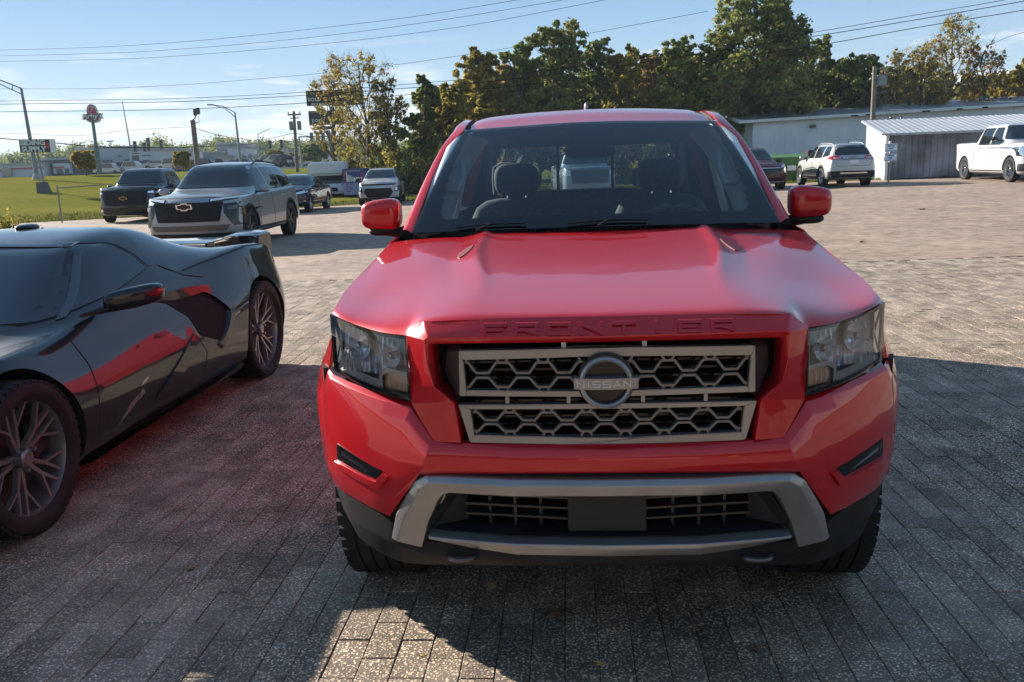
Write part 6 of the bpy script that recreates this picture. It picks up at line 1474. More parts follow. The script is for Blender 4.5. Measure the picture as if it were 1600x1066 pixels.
def build_white_building():
    x0, y0 = 16.2, 57.5; zb = GZ(x0, y0) - .1
    B = empty('metal_building', (x0, y0, zb), math.atan2(-.08, 1), 'long low white metal building with grey roof behind the shed', 'building')
    Lb, Dp, He, Hr = 42.0, 11.0, 3.50, 4.12; e1 = .75       # eave height grows slightly along the wall
    he = lambda u: He + e1 * u / 30
    w = MB(); n = Dp
    w.add([(0, 0, -1), (Lb, 0, -1), (Lb, 0, he(Lb)), (0, 0, he(0)), (0, n, -1), (Lb, n, -1), (Lb, n, he(Lb)), (0, n, he(0)), (0, n/2, he(0) + RR_), (Lb, n/2, he(Lb) + RR_)], [(0, 1, 2, 3), (5, 4, 7, 6), (4, 0, 3, 8, 7), (1, 5, 6, 9, 2)])
    w.build('wall', M_SIDE, B, fix=False)
    r = MB(); ribs(r, .1, Lb, 0, 0, lambda u: he(u) - .05, .33, -.016, .05)
    k = .15
    while k < n: r.box(-.03, 0, k, k + .05, -1, he(0) + (RR_ - .02) * (1 - abs(k - n/2) / (n/2))); k += .33
    r.build('wall_rib', M_SIDE, B)
    rf = MB(); ov = .35
    for sgn, (va, vb) in ((1, (-ov, n/2)), (-1, (n + ov, n/2))):
        za = lambda u: he(u) - .06 + .0
        rf.hexa([(-.9, va, za(0)), (Lb, va, za(Lb)), (Lb, vb, he(Lb) + RR_ + .02), (-.9, vb, he(0) + RR_ + .02)], [(-.9, va, za(0) + .10), (Lb, va, za(Lb) + .10), (Lb, vb, he(Lb) + RR_ + .12), (-.9, vb, he(0) + RR_ + .12)])
    rf.build('roof', M_ROOF, B)
    rr = MB(); u = 0
    while u < Lb: rr.hexa([(u, -ov, he(u) + .04), (u + .05, -ov, he(u) + .04), (u + .05, n/2, he(u) + RR_ + .12), (u, n/2, he(u) + RR_ + .12)], [(u, -ov, he(u) + .06), (u + .05, -ov, he(u) + .06), (u + .05, n/2, he(u) + RR_ + .145), (u, n/2, he(u) + RR_ + .145)]); u += .6
    rr.build('roof_rib', M_ROOF, B)
    g = MB(); g.hexa([(-.92, -ov - .03, he(0) - .12), (Lb, -ov - .03, he(Lb) - .12), (Lb, -ov - .002, he(Lb) - .12), (-.92, -ov - .002, he(0) - .12)], [(-.92, -ov - .03, he(0) + .06), (Lb, -ov - .03, he(Lb) + .06), (Lb, -ov - .002, he(Lb) + .06), (-.92, -ov - .002, he(0) + .06)])
    g.build('gutter', mat('white_trim', (.7, .7, .69), .5), B)
    tr = MB(); tr.hexa([(-.96, -ov, he(0) - .14), (-.905, -ov, he(0) - .14), (-.905, n/2, he(0) + RR_ - .08), (-.96, n/2, he(0) + RR_ - .08)], [(-.96, -ov, he(0) + .10), (-.905, -ov, he(0) + .10), (-.905, n/2, he(0) + RR_ + .16), (-.96, n/2, he(0) + RR_ + .16)])
    tr.hexa([(-.96, n + ov, he(0) - .14), (-.905, n + ov, he(0) - .14), (-.905, n/2, he(0) + RR_ - .08), (-.96, n/2, he(0) + RR_ - .08)], [(-.96, n + ov, he(0) + .10), (-.905, n + ov, he(0) + .10), (-.905, n/2, he(0) + RR_ + .16), (-.96, n/2, he(0) + RR_ + .16)])
    tr.build('verge_board', mat('white_trim', (.7, .7, .69), .5), B)
    rr_ = random.Random(4)
    for u in (6.1, 7.0, 10.5, 12.6, 14.2, 19.5, 22, 25): MB().box(u, u + rr_.uniform(.3, .8), -ov - .045, -ov - .032, he(u) - .10, he(u) - .02).build('torn_gutter_patch', M_VOID, B)
    fl = MB(); fl.box(3.6, 3.95, -.28, -.03, 2.95, 3.15); fl.build('wall_flood_lamp', M_GUN, B, bevel=.02)
    wd = MB(); wd.box(9.5, 16.8, -.05, -.032, 2.62, 3.02); wd.build('window_strip_pane', mat('dim_strip_window', (.22, .23, .24), .5), B)
    wf = MB(); wf.box(9.4, 16.9, -.09, -.034, 3.02, 3.10); wf.box(9.4, 16.9, -.09, -.034, 2.54, 2.62); wf.build('window_frame', mat('white_trim', (.7, .7, .69), .5), B)
    text_obj('wall_lettering', 'Alliant', .85, mat('blue_lettering', (.05, .07, .22), .5), B, Matrix.Translation((-.035, 5.4, 2.0)) @ Matrix.Rotation(-pi/2, 4, 'Z') @ Matrix.Rotation(pi/2, 4, 'X'), .003)
    rs = MB(); rs.hexa([(-.034, 6.9, 1.8), (-.034, 6.7, 1.8), (-.034, 6.85, 2.9), (-.034, 6.95, 2.9)], [(-.045, 6.9, 1.8), (-.045, 6.7, 1.8), (-.045, 6.85, 2.9), (-.045, 6.95, 2.9)]); rs.build('red_swoosh', mat('red_print', (.5, .03, .04), .5), B)
def build_shed():
    x0, y0 = 16.25, 37.4; zb = GZ(x0, y0) - .05
    B = empty('lean_to_shed', (x0, y0, zb), math.atan2(-.20, 1), 'open fronted white metal lean-to shed beside the silver suv', 'shed')
    L_, D_, H0, H1 = 10.5, 4.2, 1.95, 2.62
    w = MB(); w.add([(0, 0, -.3), (0, D_, -.3), (0, D_, H1), (0, 0, H0)], [(0, 1, 2, 3)]); w.add([(.02, 0, -.3), (.02, D_, -.3), (.02, D_, H1), (.02, 0, H0)], [(3, 2, 1, 0)]); w.build('side_wall', M_SIDE, B, fix=False)
    r = MB(); k = .05
    while k < D_: r.box(-.025, 0, k, k + .05, -.3, H0 + (H1 - H0) * k / D_ - .03); k += .28
    r.build('side_wall_rib', M_SIDE, B)
    m_old = mat('weathered_galvanised_sheet', (.20, .225, .25), .55, .35, noise=(.9, .55))
    w = MB(); w.box(.03, L_, .25, .28, -.3, H0 - .03); w.build('front_sheet', m_old, B)
    r = MB(); ribs(r, .1, L_, .25, -.3, lambda u: H0 - .04, .25, -.03, .05); r.build('front_sheet_rib', m_old, B)
    rf = MB(); rf.hexa([(-.25, -.25, H0 - .02), (L_, -.25, H0 - .02), (L_, D_ + .1, H1 + .02), (-.25, D_ + .1, H1 + .02)], [(-.25, -.25, H0 + .05), (L_, -.25, H0 + .05), (L_, D_ + .1, H1 + .09), (-.25, D_ + .1, H1 + .09)])
    rf.build('roof', mat('white_roof_sheet', (.36, .375, .40), .4, noise=(1, .1)), B)
    rr = MB(); u = -.2
    while u < L_: rr.hexa([(u, -.27, H0 + .04), (u + .07, -.27, H0 + .04), (u + .07, D_ + .1, H1 + .09), (u, D_ + .1, H1 + .09)], [(u, -.27, H0 + .058), (u + .07, -.27, H0 + .058), (u + .07, D_ + .1, H1 + .103), (u, D_ + .1, H1 + .103)]); u += .25
    rr.build('roof_rib', mat('white_roof_sheet', (.36, .375, .40), .4), B)
    MB().box(-.02, .10, .0, .10, -.3, H0).build('corner_post', M_SIDE, B)
    MB().box(.1, 3.5, -.35, -.15, -.1, .12).build('dark_sleeper', mat('tarred_timber', (.03, .025, .02), .9), B)
    # rubble and weeds at its foot
    rng = random.Random(8); rb = MB()
    for k in range(60):
        u = rng.uniform(1.2, 9); v = rng.uniform(-.6, .1); s = rng.uniform(.04, .12); rb.box(u, u + s * 1.6, v, v + s, 0, s * .8, Matrix.Rotation(rng.uniform(-.2, .2), 4, 'Z'))
    rb.build('stone_rubble', M_CONC, B)
    # notice on a post
    p = at(1392, 238, 34.2); z0 = GZ(p.x, 34.2)
    Sg = empty('parking_notice', (p.x, 34.2, z0), rad(14), 'small pair of blue and white notices on a post before the shed', 'sign')
    MB().box(-.03, .03, .02, .08, -.1, 1.25).build('post', mat('pale_timber_post', (.42, .32, .22), .8), Sg)
    zt = p.z - z0
    for k, (za, txt) in enumerate(((zt + .02, 'PARKING\nFOR'), (zt - .34, 'STAFF\nONLY'))):
        bd = MB().box(-.28, .28, 0, .02, za, za + .31).build('sign_board', mat('sign_white', (.62, .68, .72), .5), Sg)
        br = MB()
        for zz in (za + .025, za + .265): br.box(-.26, .26, -.004, 0, zz, zz + .022)
        br.build('blue_border', mat('sign_blue', (.03, .16, .34), .5), bd)
        b2 = MB(); b2.box(-.14, .14, -.004, 0, za + .19, za + .235); b2.box(-.09, .09, -.004, 0, za + .10, za + .145); b2.build('blue_line_print', mat('sign_blue', (.03, .16, .34), .5), bd)
    blob('white_finial', (-.02, .05, zt + .37), (.05, .05, .05), mat('white_trim', (.7, .7, .69), .5), Sg)
def pole_thing(name, label, cat, bot, top, r0, r1, m, group=None, part='pole'):
    bot = Vector(bot); top = Vector(top); T_ = empty(name, bot, 0, label, cat, group)
    MB().tube([(0, 0, -.1), top - bot], r0, 12, r1=r1).build(part, m, T_, 40); return T_, top - bot
def build_poles():
    # service pole by the shed
    D = 44.5; b = at(1362, 240, D); b.z = GZ(b.x, D); t = at(1367, 104, D)
    P, v = pole_thing('service_pole', 'weathered wooden service pole with a meter lamp rising behind the shed', 'utility pole', b, t, .15, .10, M_POLE)
    MB().tube([v + Vector((0, 0, -.15)), v + Vector((.45, 0, -.1)), v + Vector((.55, 0, -.35))], .03, 6).build('bracket', M_STEEL, P)
    MB().box(v.x + .12, v.x + .62, -.12, .12, v.z - .95, v.z - .42).build('lamp_box', M_STEEL, P, bevel=.05)
    MB().tube([v + Vector((.05, 0, -1.3)), v + Vector((.65, 0, -1.2))], .025, 6).build('bracket', M_STEEL, P)
    # cable gear on the white wall
    D = 42.2; c = at(1392, 189, D); b = Vector((c.x, D, GZ(c.x, D)))
    Gp = empty('mast_insulators', b, 0, 'dark cluster of cable gear on a short mast above the shed roof', 'cable mast')
    h = c.z - b.z
    MB().tube([(0, 0, 0), (0, 0, h + .1)], .03, 8).build('mast', M_GUN, Gp)
    for dx, dz in ((-.2, 0), (.0, .12), (.2, .02), (-.05, -.15), (.12, -.14), (.5, .08)): blob('insulator', (dx, 0, h + dz), (.07, .07, .10), M_GUN, Gp, 2.2)
    MB().tube([(.5, 0, h + .08), (-.25, 0, h + .02)], .02, 6).build('crossbar', M_GUN, Gp)
    MB().tube([(-.1, 0, h + .1), (-.75, 0, h + 1.35)], .012, 5).build('drop_wire', M_GUN, Gp)
    MB().tube([(.0, 0, h + .1), (-.45, 0, h + 1.35)], .012, 5).build('drop_wire', M_GUN, Gp)
    # leaning lamp pole far left
    def P3(px, py, D, drop=0): q = at(px, py, D); return q
    D = 62; P, v = pole_thing('street_lamp', 'tall leaning lamp pole with a trussed arm at the left edge', 'street lamp', P3(58, 278, D), P3(33, 138, D), .16, .08, M_STEEL)
    a = P3(-42, 112, D) - P3(58, 278, D); MB().tube([v, v * .25 + a * .75 + Vector((0, 0, .1)), a], .045, 6).build('arm', M_STEEL, P); lo = P3(35, 148, D) - P3(58, 278, D)
    MB().tube([lo, lo * .5 + a * .5 + Vector((.2, 0, -.1)), a], .035, 6).build('arm', M_STEEL, P); MB().tube([P3(19, 133, D) - P3(58, 278, D), P3(19, 140, D) - P3(58, 278, D)], .03, 6).build('truss_bar', M_STEEL, P)
    MB().lathe([(-.1, .0), (-.1, .35), (.25, .22), (.3, 0)], 16, 'Z').build('base_shroud', M_CONC, P)
    D = 95; P, v = pole_thing('street_lamp', 'slim lamp pole with a curved arm in front of the shops', 'street lamp', P3(377, 262, D), P3(367, 176, D), .16, .08, M_STEEL)
    a = P3(331, 164, D) - P3(377, 262, D); MB().tube([v, (v + a) / 2 + Vector((0, 0, .25)), a], .05, 6).build('arm', M_STEEL, P); MB().tube([v + Vector((0, 0, -.5)), (v + a) / 2 + Vector((.2, 0, .0)), a], .04, 6).build('arm', M_STEEL, P)
    MB().box(a.x - .5, a.x + .2, -.12, .12, a.z - .06, a.z + .08).build('lamp_head', M_STEEL, P, bevel=.03)
    D = 150; P, v = pole_thing('street_lamp', 'distant lamp pole with arm to the right above the car lots', 'street lamp', P3(406, 262, D), P3(403, 210, D), .14, .07, M_STEEL)
    a = P3(422, 201, D) - P3(406, 262, D); MB().tube([v, a], .05, 6).build('arm', M_STEEL, P)
    # floodlight post
    D = 48; P, v = pole_thing('floodlight_post', 'wooden post with two dark floodlights above the black pickup', 'floodlight', P3(311, 275, D), P3(301, 188, D), .15, .13, M_POLE)
    MB().tube([v, v + Vector((.15, 0, .1)), v + Vector((.2, 0, .35))], .03, 6).build('bracket', M_GUN, P)
    for dx, dz in ((.08, .28), (.24, .34)): MB().box(dx, dx + .16, -.12, .10, v.z + dz - .05, v.z + dz + .30, ).build('floodlight', M_GUN, P, bevel=.03)
    MB().tube([v + Vector((0, 0, -.2)), v + Vector((.35, 0, -.1)), v + Vector((.33, 0, .2))], .02, 6).build('bracket', M_GUN, P)
    # thin aerial mast
    D = 210; P, v = pole_thing('radio_mast', 'thin plain mast standing behind the grey dealership', 'mast', P3(204, 232, D), P3(191, 158, D), .18, .08, M_STEEL)
    # power pole with crossarm and transformers
    D = 78; b = P3(465, 276, D); P, v = pole_thing('power_pole', 'wooden power pole with crossarm and transformers left of the sign boards', 'utility pole', b, P3(459, 174, D), .17, .12, M_POLE)
    w_ = Vector((1.05, 0, .02)); MB().box(v.x - .55, v.x + .60, -.06, .06, v.z - .35, v.z - .22).build('crossarm', M_POLE, P); MB().box(v.x - .35, v.x + .40, -.05, .05, v.z - .62, v.z - .54).build('crossarm', M_POLE, P)
    for dx in (-.50, .52): MB().tube([v + Vector((dx, 0, -.22)), v + Vector((dx, 0, -.02))], .05, 8).build('insulator', M_CONC, P)
    for dx in (-.35, .38): MB().lathe([(0, .0), (0, .18), (.75, .18), (.75, 0)], 14, 'Z', Matrix.Translation(v + Vector((dx, 0, -1.6)))).build('transformer', M_STEEL, P)
    # signal masts with hanging lights
    D = 118; P, v = pole_thing('signal_mast', 'steel signal mast with arm right of the power pole', 'traffic light', P3(473, 262, D), P3(467, 214, D), .14, .10, M_STEEL)
    e = P3(540, 213, D) - P3(473, 262, D); MB().tube([v, e], .09, 6).build('arm', M_STEEL, P)
    for px in (487, 496, 505): q = P3(px, 214, D) - P3(473, 262, D); MB().box(q.x - .2, q.x + .2, -.15, .15, q.z - .5, q.z + .55).build('signal_head', M_GUN, P)
    for (px0, py0, px1, py1, heads, D, lab) in ((240, 229, 455, 226, (), 130, ''), ):
        pass
    wires = [('span_wire', [(160, 232), (215, 231), (300, 230), (380, 226), (455, 221), (520, 221)], 128, .035)]
    hd = [(211, 229, 1.5), (226, 230, 1.3), (232, 226, 1.9), (252, 226, 1.4), (422, 226, 1.2), (440, 225, 1.2)]
    for k, (px, py, hh) in enumerate(hd):
        q = at(px, py, 128); T_ = empty('traffic_light', q, 0, 'dark traffic signal over the far junction, %s from the left' % ['first', 'second', 'third', 'fourth', 'fifth', 'sixth'][k], 'traffic light', 'traffic signals over the junction')
        MB().box(-.22, .22, -.15, .15, -hh / 2, hh / 2).build('signal_housing', M_GUN, T_, bevel=.03); ln = MB()
        for dz in (-.33, 0, .33): ln.lathe([(-.20, .0), (-.20, .12), (-.15, .13)], 10, 'Y', Matrix.Translation((0, 0, dz * hh)))
        ln.build('signal_lens', M_TRIM, T_)
    # overhead wires: tubes strung in space, near end to the right
    WL = [([(-60, 80), (150, 74), (280, 66), (400, 55), (500, 44), (640, 27), (820, -2), (900, -16)], 120, 60, .016, 'highest thin wire crossing the upper left sky'),
          ([(-60, 89), (200, 82), (320, 74), (500, 57), (700, 30), (880, 0), (960, -14)], 120, 60, .016, 'middle thin wire crossing the upper left sky'),
          ([(-60, 97), (200, 92), (340, 83), (500, 69), (700, 45), (945, 0), (1010, -13)], 120, 60, .016, 'lowest of three thin wires crossing the upper left sky'),
          ([(-60, 139), (120, 139), (260, 134), (420, 122), (500, 115), (620, 101), (790, 76), (960, 45), (1105, 18)], 130, 75, .018, 'single faint wire running up behind the biggest tree'),
          ([(-60, 159), (0, 158), (240, 155), (480, 144), (620, 133), (750, 122), (960, 96), (1120, 73), (1275, 50), (1440, 22), (1570, 0), (1700, -28)], 52, 33, .011, 'top cable of the three dark cables over the lot'),
          ([(-60, 164), (0, 163), (240, 160), (480, 149), (620, 139), (760, 128), (960, 104), (1120, 80), (1278, 56), (1450, 28), (1600, 2), (1700, -16)], 52, 33, .014, 'middle cable of the three dark cables over the lot'),
          ([(-60, 176), (0, 175), (240, 172), (480, 161), (640, 148), (800, 135), (960, 115), (1120, 94), (1290, 69), (1440, 42), (1600, 16), (1700, -2)], 52, 33, .014, 'bottom cable of the three dark cables over the lot'),
          ([(-60, 210), (30, 219), (80, 223), (150, 229), (250, 231), (330, 229)], 90, 128, .05, 'thick cable running behind the siding supply sign'),
          ([(160, 231), (215, 231), (300, 230), (380, 226), (455, 221), (540, 221)], 128, 128, .03, 'cable carrying the far traffic signals'),
          ([(300, 198), (200, 204), (120, 212), (-40, 206)], 90, 110, .015, 'faint wire left of the floodlight post'),
          ([(303, 200), (345, 212), (400, 219), (459, 208)], 60, 78, .018, 'sagging wire between floodlight post and power pole'),
          ([(459, 208), (490, 214), (560, 222)], 78, 78, .02, 'short wire leaving the power pole to the right'),
          ([(1545, 72), (1570, 60), (1640, 40)], 60, 50, .012, 'short wire at the right edge above the trees')]
    for pts, d0, d1, r_, lab in WL:
        f = pchip(sorted(pts)); a, b = min(p[0] for p in pts), max(p[0] for p in pts); P_ = []
        if pts[0][0] > pts[-1][0]: d0, d1 = d1, d0
        for k in range(41):
            px = a + (b - a) * k / 40; D = 1 / ((1 / d0) + (1 / d1 - 1 / d0) * k / 40); P_.append(at(px, f(px), D))
        tag(MB().tube(P_, r_, 5).build('overhead_wire', mat('wire_black', (.012, .012, .013), 1.0, spec=0.0)), lab, 'wire', 'overhead wires')
    # chain-link gate post and rails at the grass edge
    D = 33.6; b = at(95, 334, D); b.z = GZ(b.x, D) - .05; t = at(89, 290, D); F = empty('fence_gate', b, 0, 'thin steel post with two rails at the grass edge left of the black pickup', 'fence')
    v = t - b; MB().tube([(0, 0, 0), v], .03, 8).build('post', M_STEEL, F)
    for (pa, pb) in (((89, 294), (160, 289)),): 
        q = at(*pb, 36) - b; MB().tube([at(*pa, D) - b, q], .022, 6).build('rail', M_STEEL, F)
def sign_board(T_, w, h, z0, y=0, m=None, d=.5): return MB().box(-w/2, w/2, y, y + d, z0, z0 + h).build('sign_cabinet', m or M_GUN, T_, bevel=.03)
def build_signs():
    # siding supply sign
    D = 52; b = at(70, 309, D); b.z = GZ(b.x, D) - .1; c = at(56, 228, D); sc = D / FPX
    T_ = empty('siding_sign', b, 0, 'dark SIDING SUPPLY sign on two posts over a concrete block', 'sign'); w, h = 50 * sc, 19.5 * sc; cz = c.z - b.z; cx = c.x - b.x
    M = Matrix.Translation((cx, 0, cz)) @ Matrix.Rotation(rad(1.4), 4, 'Y')
    MB().box(-w/2, w/2, 0, .35, -h/2, h/2, M).build('sign_cabinet', mat('sign_dark', (.035, .05, .055), .4), T_, bevel=.02)
    MB().box(w/2 - .13, w/2 + .02, -.02, .36, -h/2, h/2, M).build('sign_end', M_SIDE, T_)
    R_ = Matrix.Rotation(pi/2, 4, 'X'); ml = mat('sign_letter_white', (.62, .66, .66), .5)
    text_obj('sign_lettering', 'SIDING', .40, ml, T_, M @ Matrix.Translation((-.16, -.01, .17)) @ R_, .005, 1.12, .018); text_obj('sign_lettering', 'SUPPLY', .40, ml, T_, M @ Matrix.Translation((-.13, -.01, -.20)) @ R_, .005, 1.08, .018)
    MB().poly([tuple(M @ Vector(p)) for p in ((.50, -.012, 0), (.66, -.012, .22), (.80, -.012, .05), (.72, -.012, -.22))], (0, .01, 0)).build('red_emblem', mat('sign_red', (.45, .04, .04), .5), T_)
    p1 = at(65, 300, D) - b; 
    for px, px2, n_ in ((56, 66, 0),): MB().tube([at(58, 238, D) - b, at(70, 294, D) - b], .06, 10).build('post', M_STEEL, T_)
    q = at(69, 300, D) - b; MB().hexa([(q.x - .30, -.3, -.1), (q.x + .36, -.3, -.1), (q.x + .36, .3, -.1), (q.x - .30, .3, -.1)], [(q.x - .28, -.25, .68), (q.x + .16, -.25, .68), (q.x + .16, .25, .68), (q.x - .28, .25, .68)]).build('concrete_base', mat('dark_block', (.12, .12, .12), .9), T_)
    # hat shaped restaurant sign
    D = 125; b = at(154, 256, D); b.z = GZ(b.x, D); c = at(143, 176, D); T_ = empty('restaurant_sign', b, 0, 'red hat shaped Arby\'s pole sign', 'sign') if False else empty('restaurant_sign', b, 0, 'red hat shaped restaurant sign with white script on a tall pole', 'sign')
    v = c - b; s = D / FPX; MB().tube([(0, 0, 0), (v.x * .45, 0, v.z * .45)], .36, 14).build('pole', mat('green_grey_pole', (.07, .13, .12), .5), T_); MB().tube([(v.x * .45, 0, v.z * .45), (v.x * .95, 0, v.z * .93)], .22, 14).build('pole', mat('green_grey_pole', (.07, .13, .12), .5), T_)
    def hat(k, y0, y1, m, nm, off=0):
        pts = []
        dome = [(-7.2, -2), (-7.4, 3), (-6.2, 8), (-3.4, 11.5), (0, 12.6), (3.2, 11.6), (6.0, 8.6), (7.6, 3), (8.2, -1), (15.0, -1.5), (13.2, -5), (15.4, -9.2), (11.0, -9.4), (10.2, -12.6), (5, -14.8), (0, -15.2), (-5, -14.4), (-9.2, -11.6), (-9.6, -9.6), (-14.6, -10.2), (-13.4, -6), (-14.6, -2.6)]
        pts = [((x) * s * k + off, y0, z_ * s * k) for x, z_ in dome]; MB().poly([(v.x + x, y, v.z + z_) for x, y, z_ in pts], (0, y1 - y0, 0)).build(nm, m, T_)
    hat(1.0, 0, .5, ml, 'sign_outline'); hat(.90, -.03, -.001, mat('hat_red', (.42, .05, .05), .5), 'sign_face')
    MB().poly([(v.x + x * s, -.06, v.z + z_ * s) for x, z_ in [(-13.4, -2.8), (13.6, -2.2), (12.4, -5), (14, -8.6), (-13.4, -9.4), (-12.2, -6)]], (0, .03, 0)).build('ribbon', mat('ribbon_grey', (.10, .05, .055), .5), T_)
    text_obj('sign_lettering', "Arby's", .95, ml, T_, Matrix.Translation((v.x, -.08, v.z - 5.4 * s)) @ R_, .01, 1.15, .02, .15)
    MB().tube([(v.x + x * s, -.05, v.z + z_ * s) for x, z_ in [(-4, 1), (-4.5, 5), (-2.5, 8.5), (0, 9.5), (2.2, 8), (1.6, 4), (-.5, 1)]], .06, 6).build('hat_outline', ml, T_)
    # stack of dark tenant boards half hidden by the golden tree
    D = 64; b = at(528, 272, D); b.z = GZ(b.x, D) - .1; T_ = empty('tenant_sign', b, rad(6), 'tall stack of dark tenant sign boards behind the golden tree', 'sign'); s = D / FPX
    mb_ = mat('board_blue_black', (.025, .035, .045), .35)
    def brd(x0, x1, y0, y1, nm='sign_board', m=mb_):
        a = at(x0, y1, D) - b; c = at(x1, y0, D) - b; MB().box(a.x, c.x, 0, .35, a.z, c.z).build(nm, m, T_, bevel=.03); return a, c
    brd(480, 566, 139, 166); brd(484, 536, 172, 196); brd(491, 522, 197, 203)
    a = at(512, 204, D) - b; MB().tube([(a.x, .2, a.z), (0, .2, 0)], .16, 10).build('post', M_STEEL, T_); a = at(517, 166, D) - b; MB().tube([(a.x, .2, a.z), (a.x + .1, .2, a.z - 3)], .12, 10).build('post', M_STEEL, T_)
    def tx(t, px, py, sz, m=ml): q = at(px, py, D) - b; text_obj('sign_lettering', t, sz, m, T_, Matrix.Translation((q.x, -.012, q.z)) @ R_, .004, 1.1, .008)
    tx('popl', 496, 188, .40); tx('Luxury Homes', 497, 175, .16, mat('board_gold', (.45, .36, .2), .5)); tx('DOLLAR', 499, 147, .30, mat('board_gold', (.45, .36, .2), .5)); tx('SOLD', 492, 156, .34); tx('FAST CASH', 499, 163, .2); tx('T', 501, 180, .3, mat('board_gold', (.45, .36, .2), .5))
    D = 60; b = at(603, 282, D); b.z = GZ(b.x, D); a = at(576, 187, D) - b; c = at(611, 173, D) - b
    T_ = empty('back_of_sign', b, 0, 'brown back of a small board seen through the half-bare tree', 'sign'); MB().box(a.x, c.x, 0, .2, a.z, c.z).build('sign_board', mat('brown_board', (.12, .075, .045), .8), T_); MB().tube([((a.x + c.x) / 2, .1, a.z), (0, .1, 0)], .08, 8).build('post', M_POLE, T_)
def low_car(name, lab, loc, yaw, m, kind=0, group='cars on the far lots'):
    T_ = empty(name, loc, yaw, lab, 'car', group); H = (1.45, 1.75, 1.85)[kind]; b = MB()
    pr = [(-2.3, .35), (-2.3, .8), (-1.4, .95), (-.8, H - .05), (.9, H), (2.1 if kind == 1 else 1.5, H * .72), (2.3, .9), (2.3, .35)]
    b.poly([(-.88, y, z_) for y, z_ in pr], (1.76, 0, 0)); b.build('body', m, T_, bevel=.08)
    g = MB(); 
    for s in (1, -1): g.poly([(s * .885, y, z_) for y, z_ in [(-1.15, .98), (-.75, H - .12), (.85, H - .08), (1.3, 1.0)]], (s * .01, 0, 0))
    g.hexa([(-.75, -1.42, .99), (.75, -1.42, .99), (.7, -.86, H - .10), (-.7, -.86, H - .10)], [(-.75, -1.45, 1.0), (.75, -1.45, 1.0), (.7, -.9, H - .07), (-.7, -.9, H - .07)])
    g.build('windows', M_GLASSD, T_)
    for (x, y) in ((.8, -1.45), (-.8, -1.45), (.8, 1.4), (-.8, 1.4)): MB().lathe([(-.1, 0), (-.1, .33), (.1, .33), (.1, 0)], 12, 'X', Matrix.Translation((x, y, .33))).build('wheel', M_RUBBER, T_)
    return T_
ORD = ['first', 'second', 'third', 'fourth', 'fifth', 'sixth', 'seventh', 'eighth', 'ninth', 'tenth', 'eleventh', 'twelfth', 'thirteenth', 'fourteenth', 'fifteenth', 'sixteenth', 'seventeenth', 'eighteenth', 'nineteenth', 'twentieth', 'twenty-first', 'twenty-second', 'twenty-third', 'twenty-fourth', 'twenty-fifth', 'twenty-sixth', 'twenty-seventh', 'twenty-eighth', 'twenty-ninth']
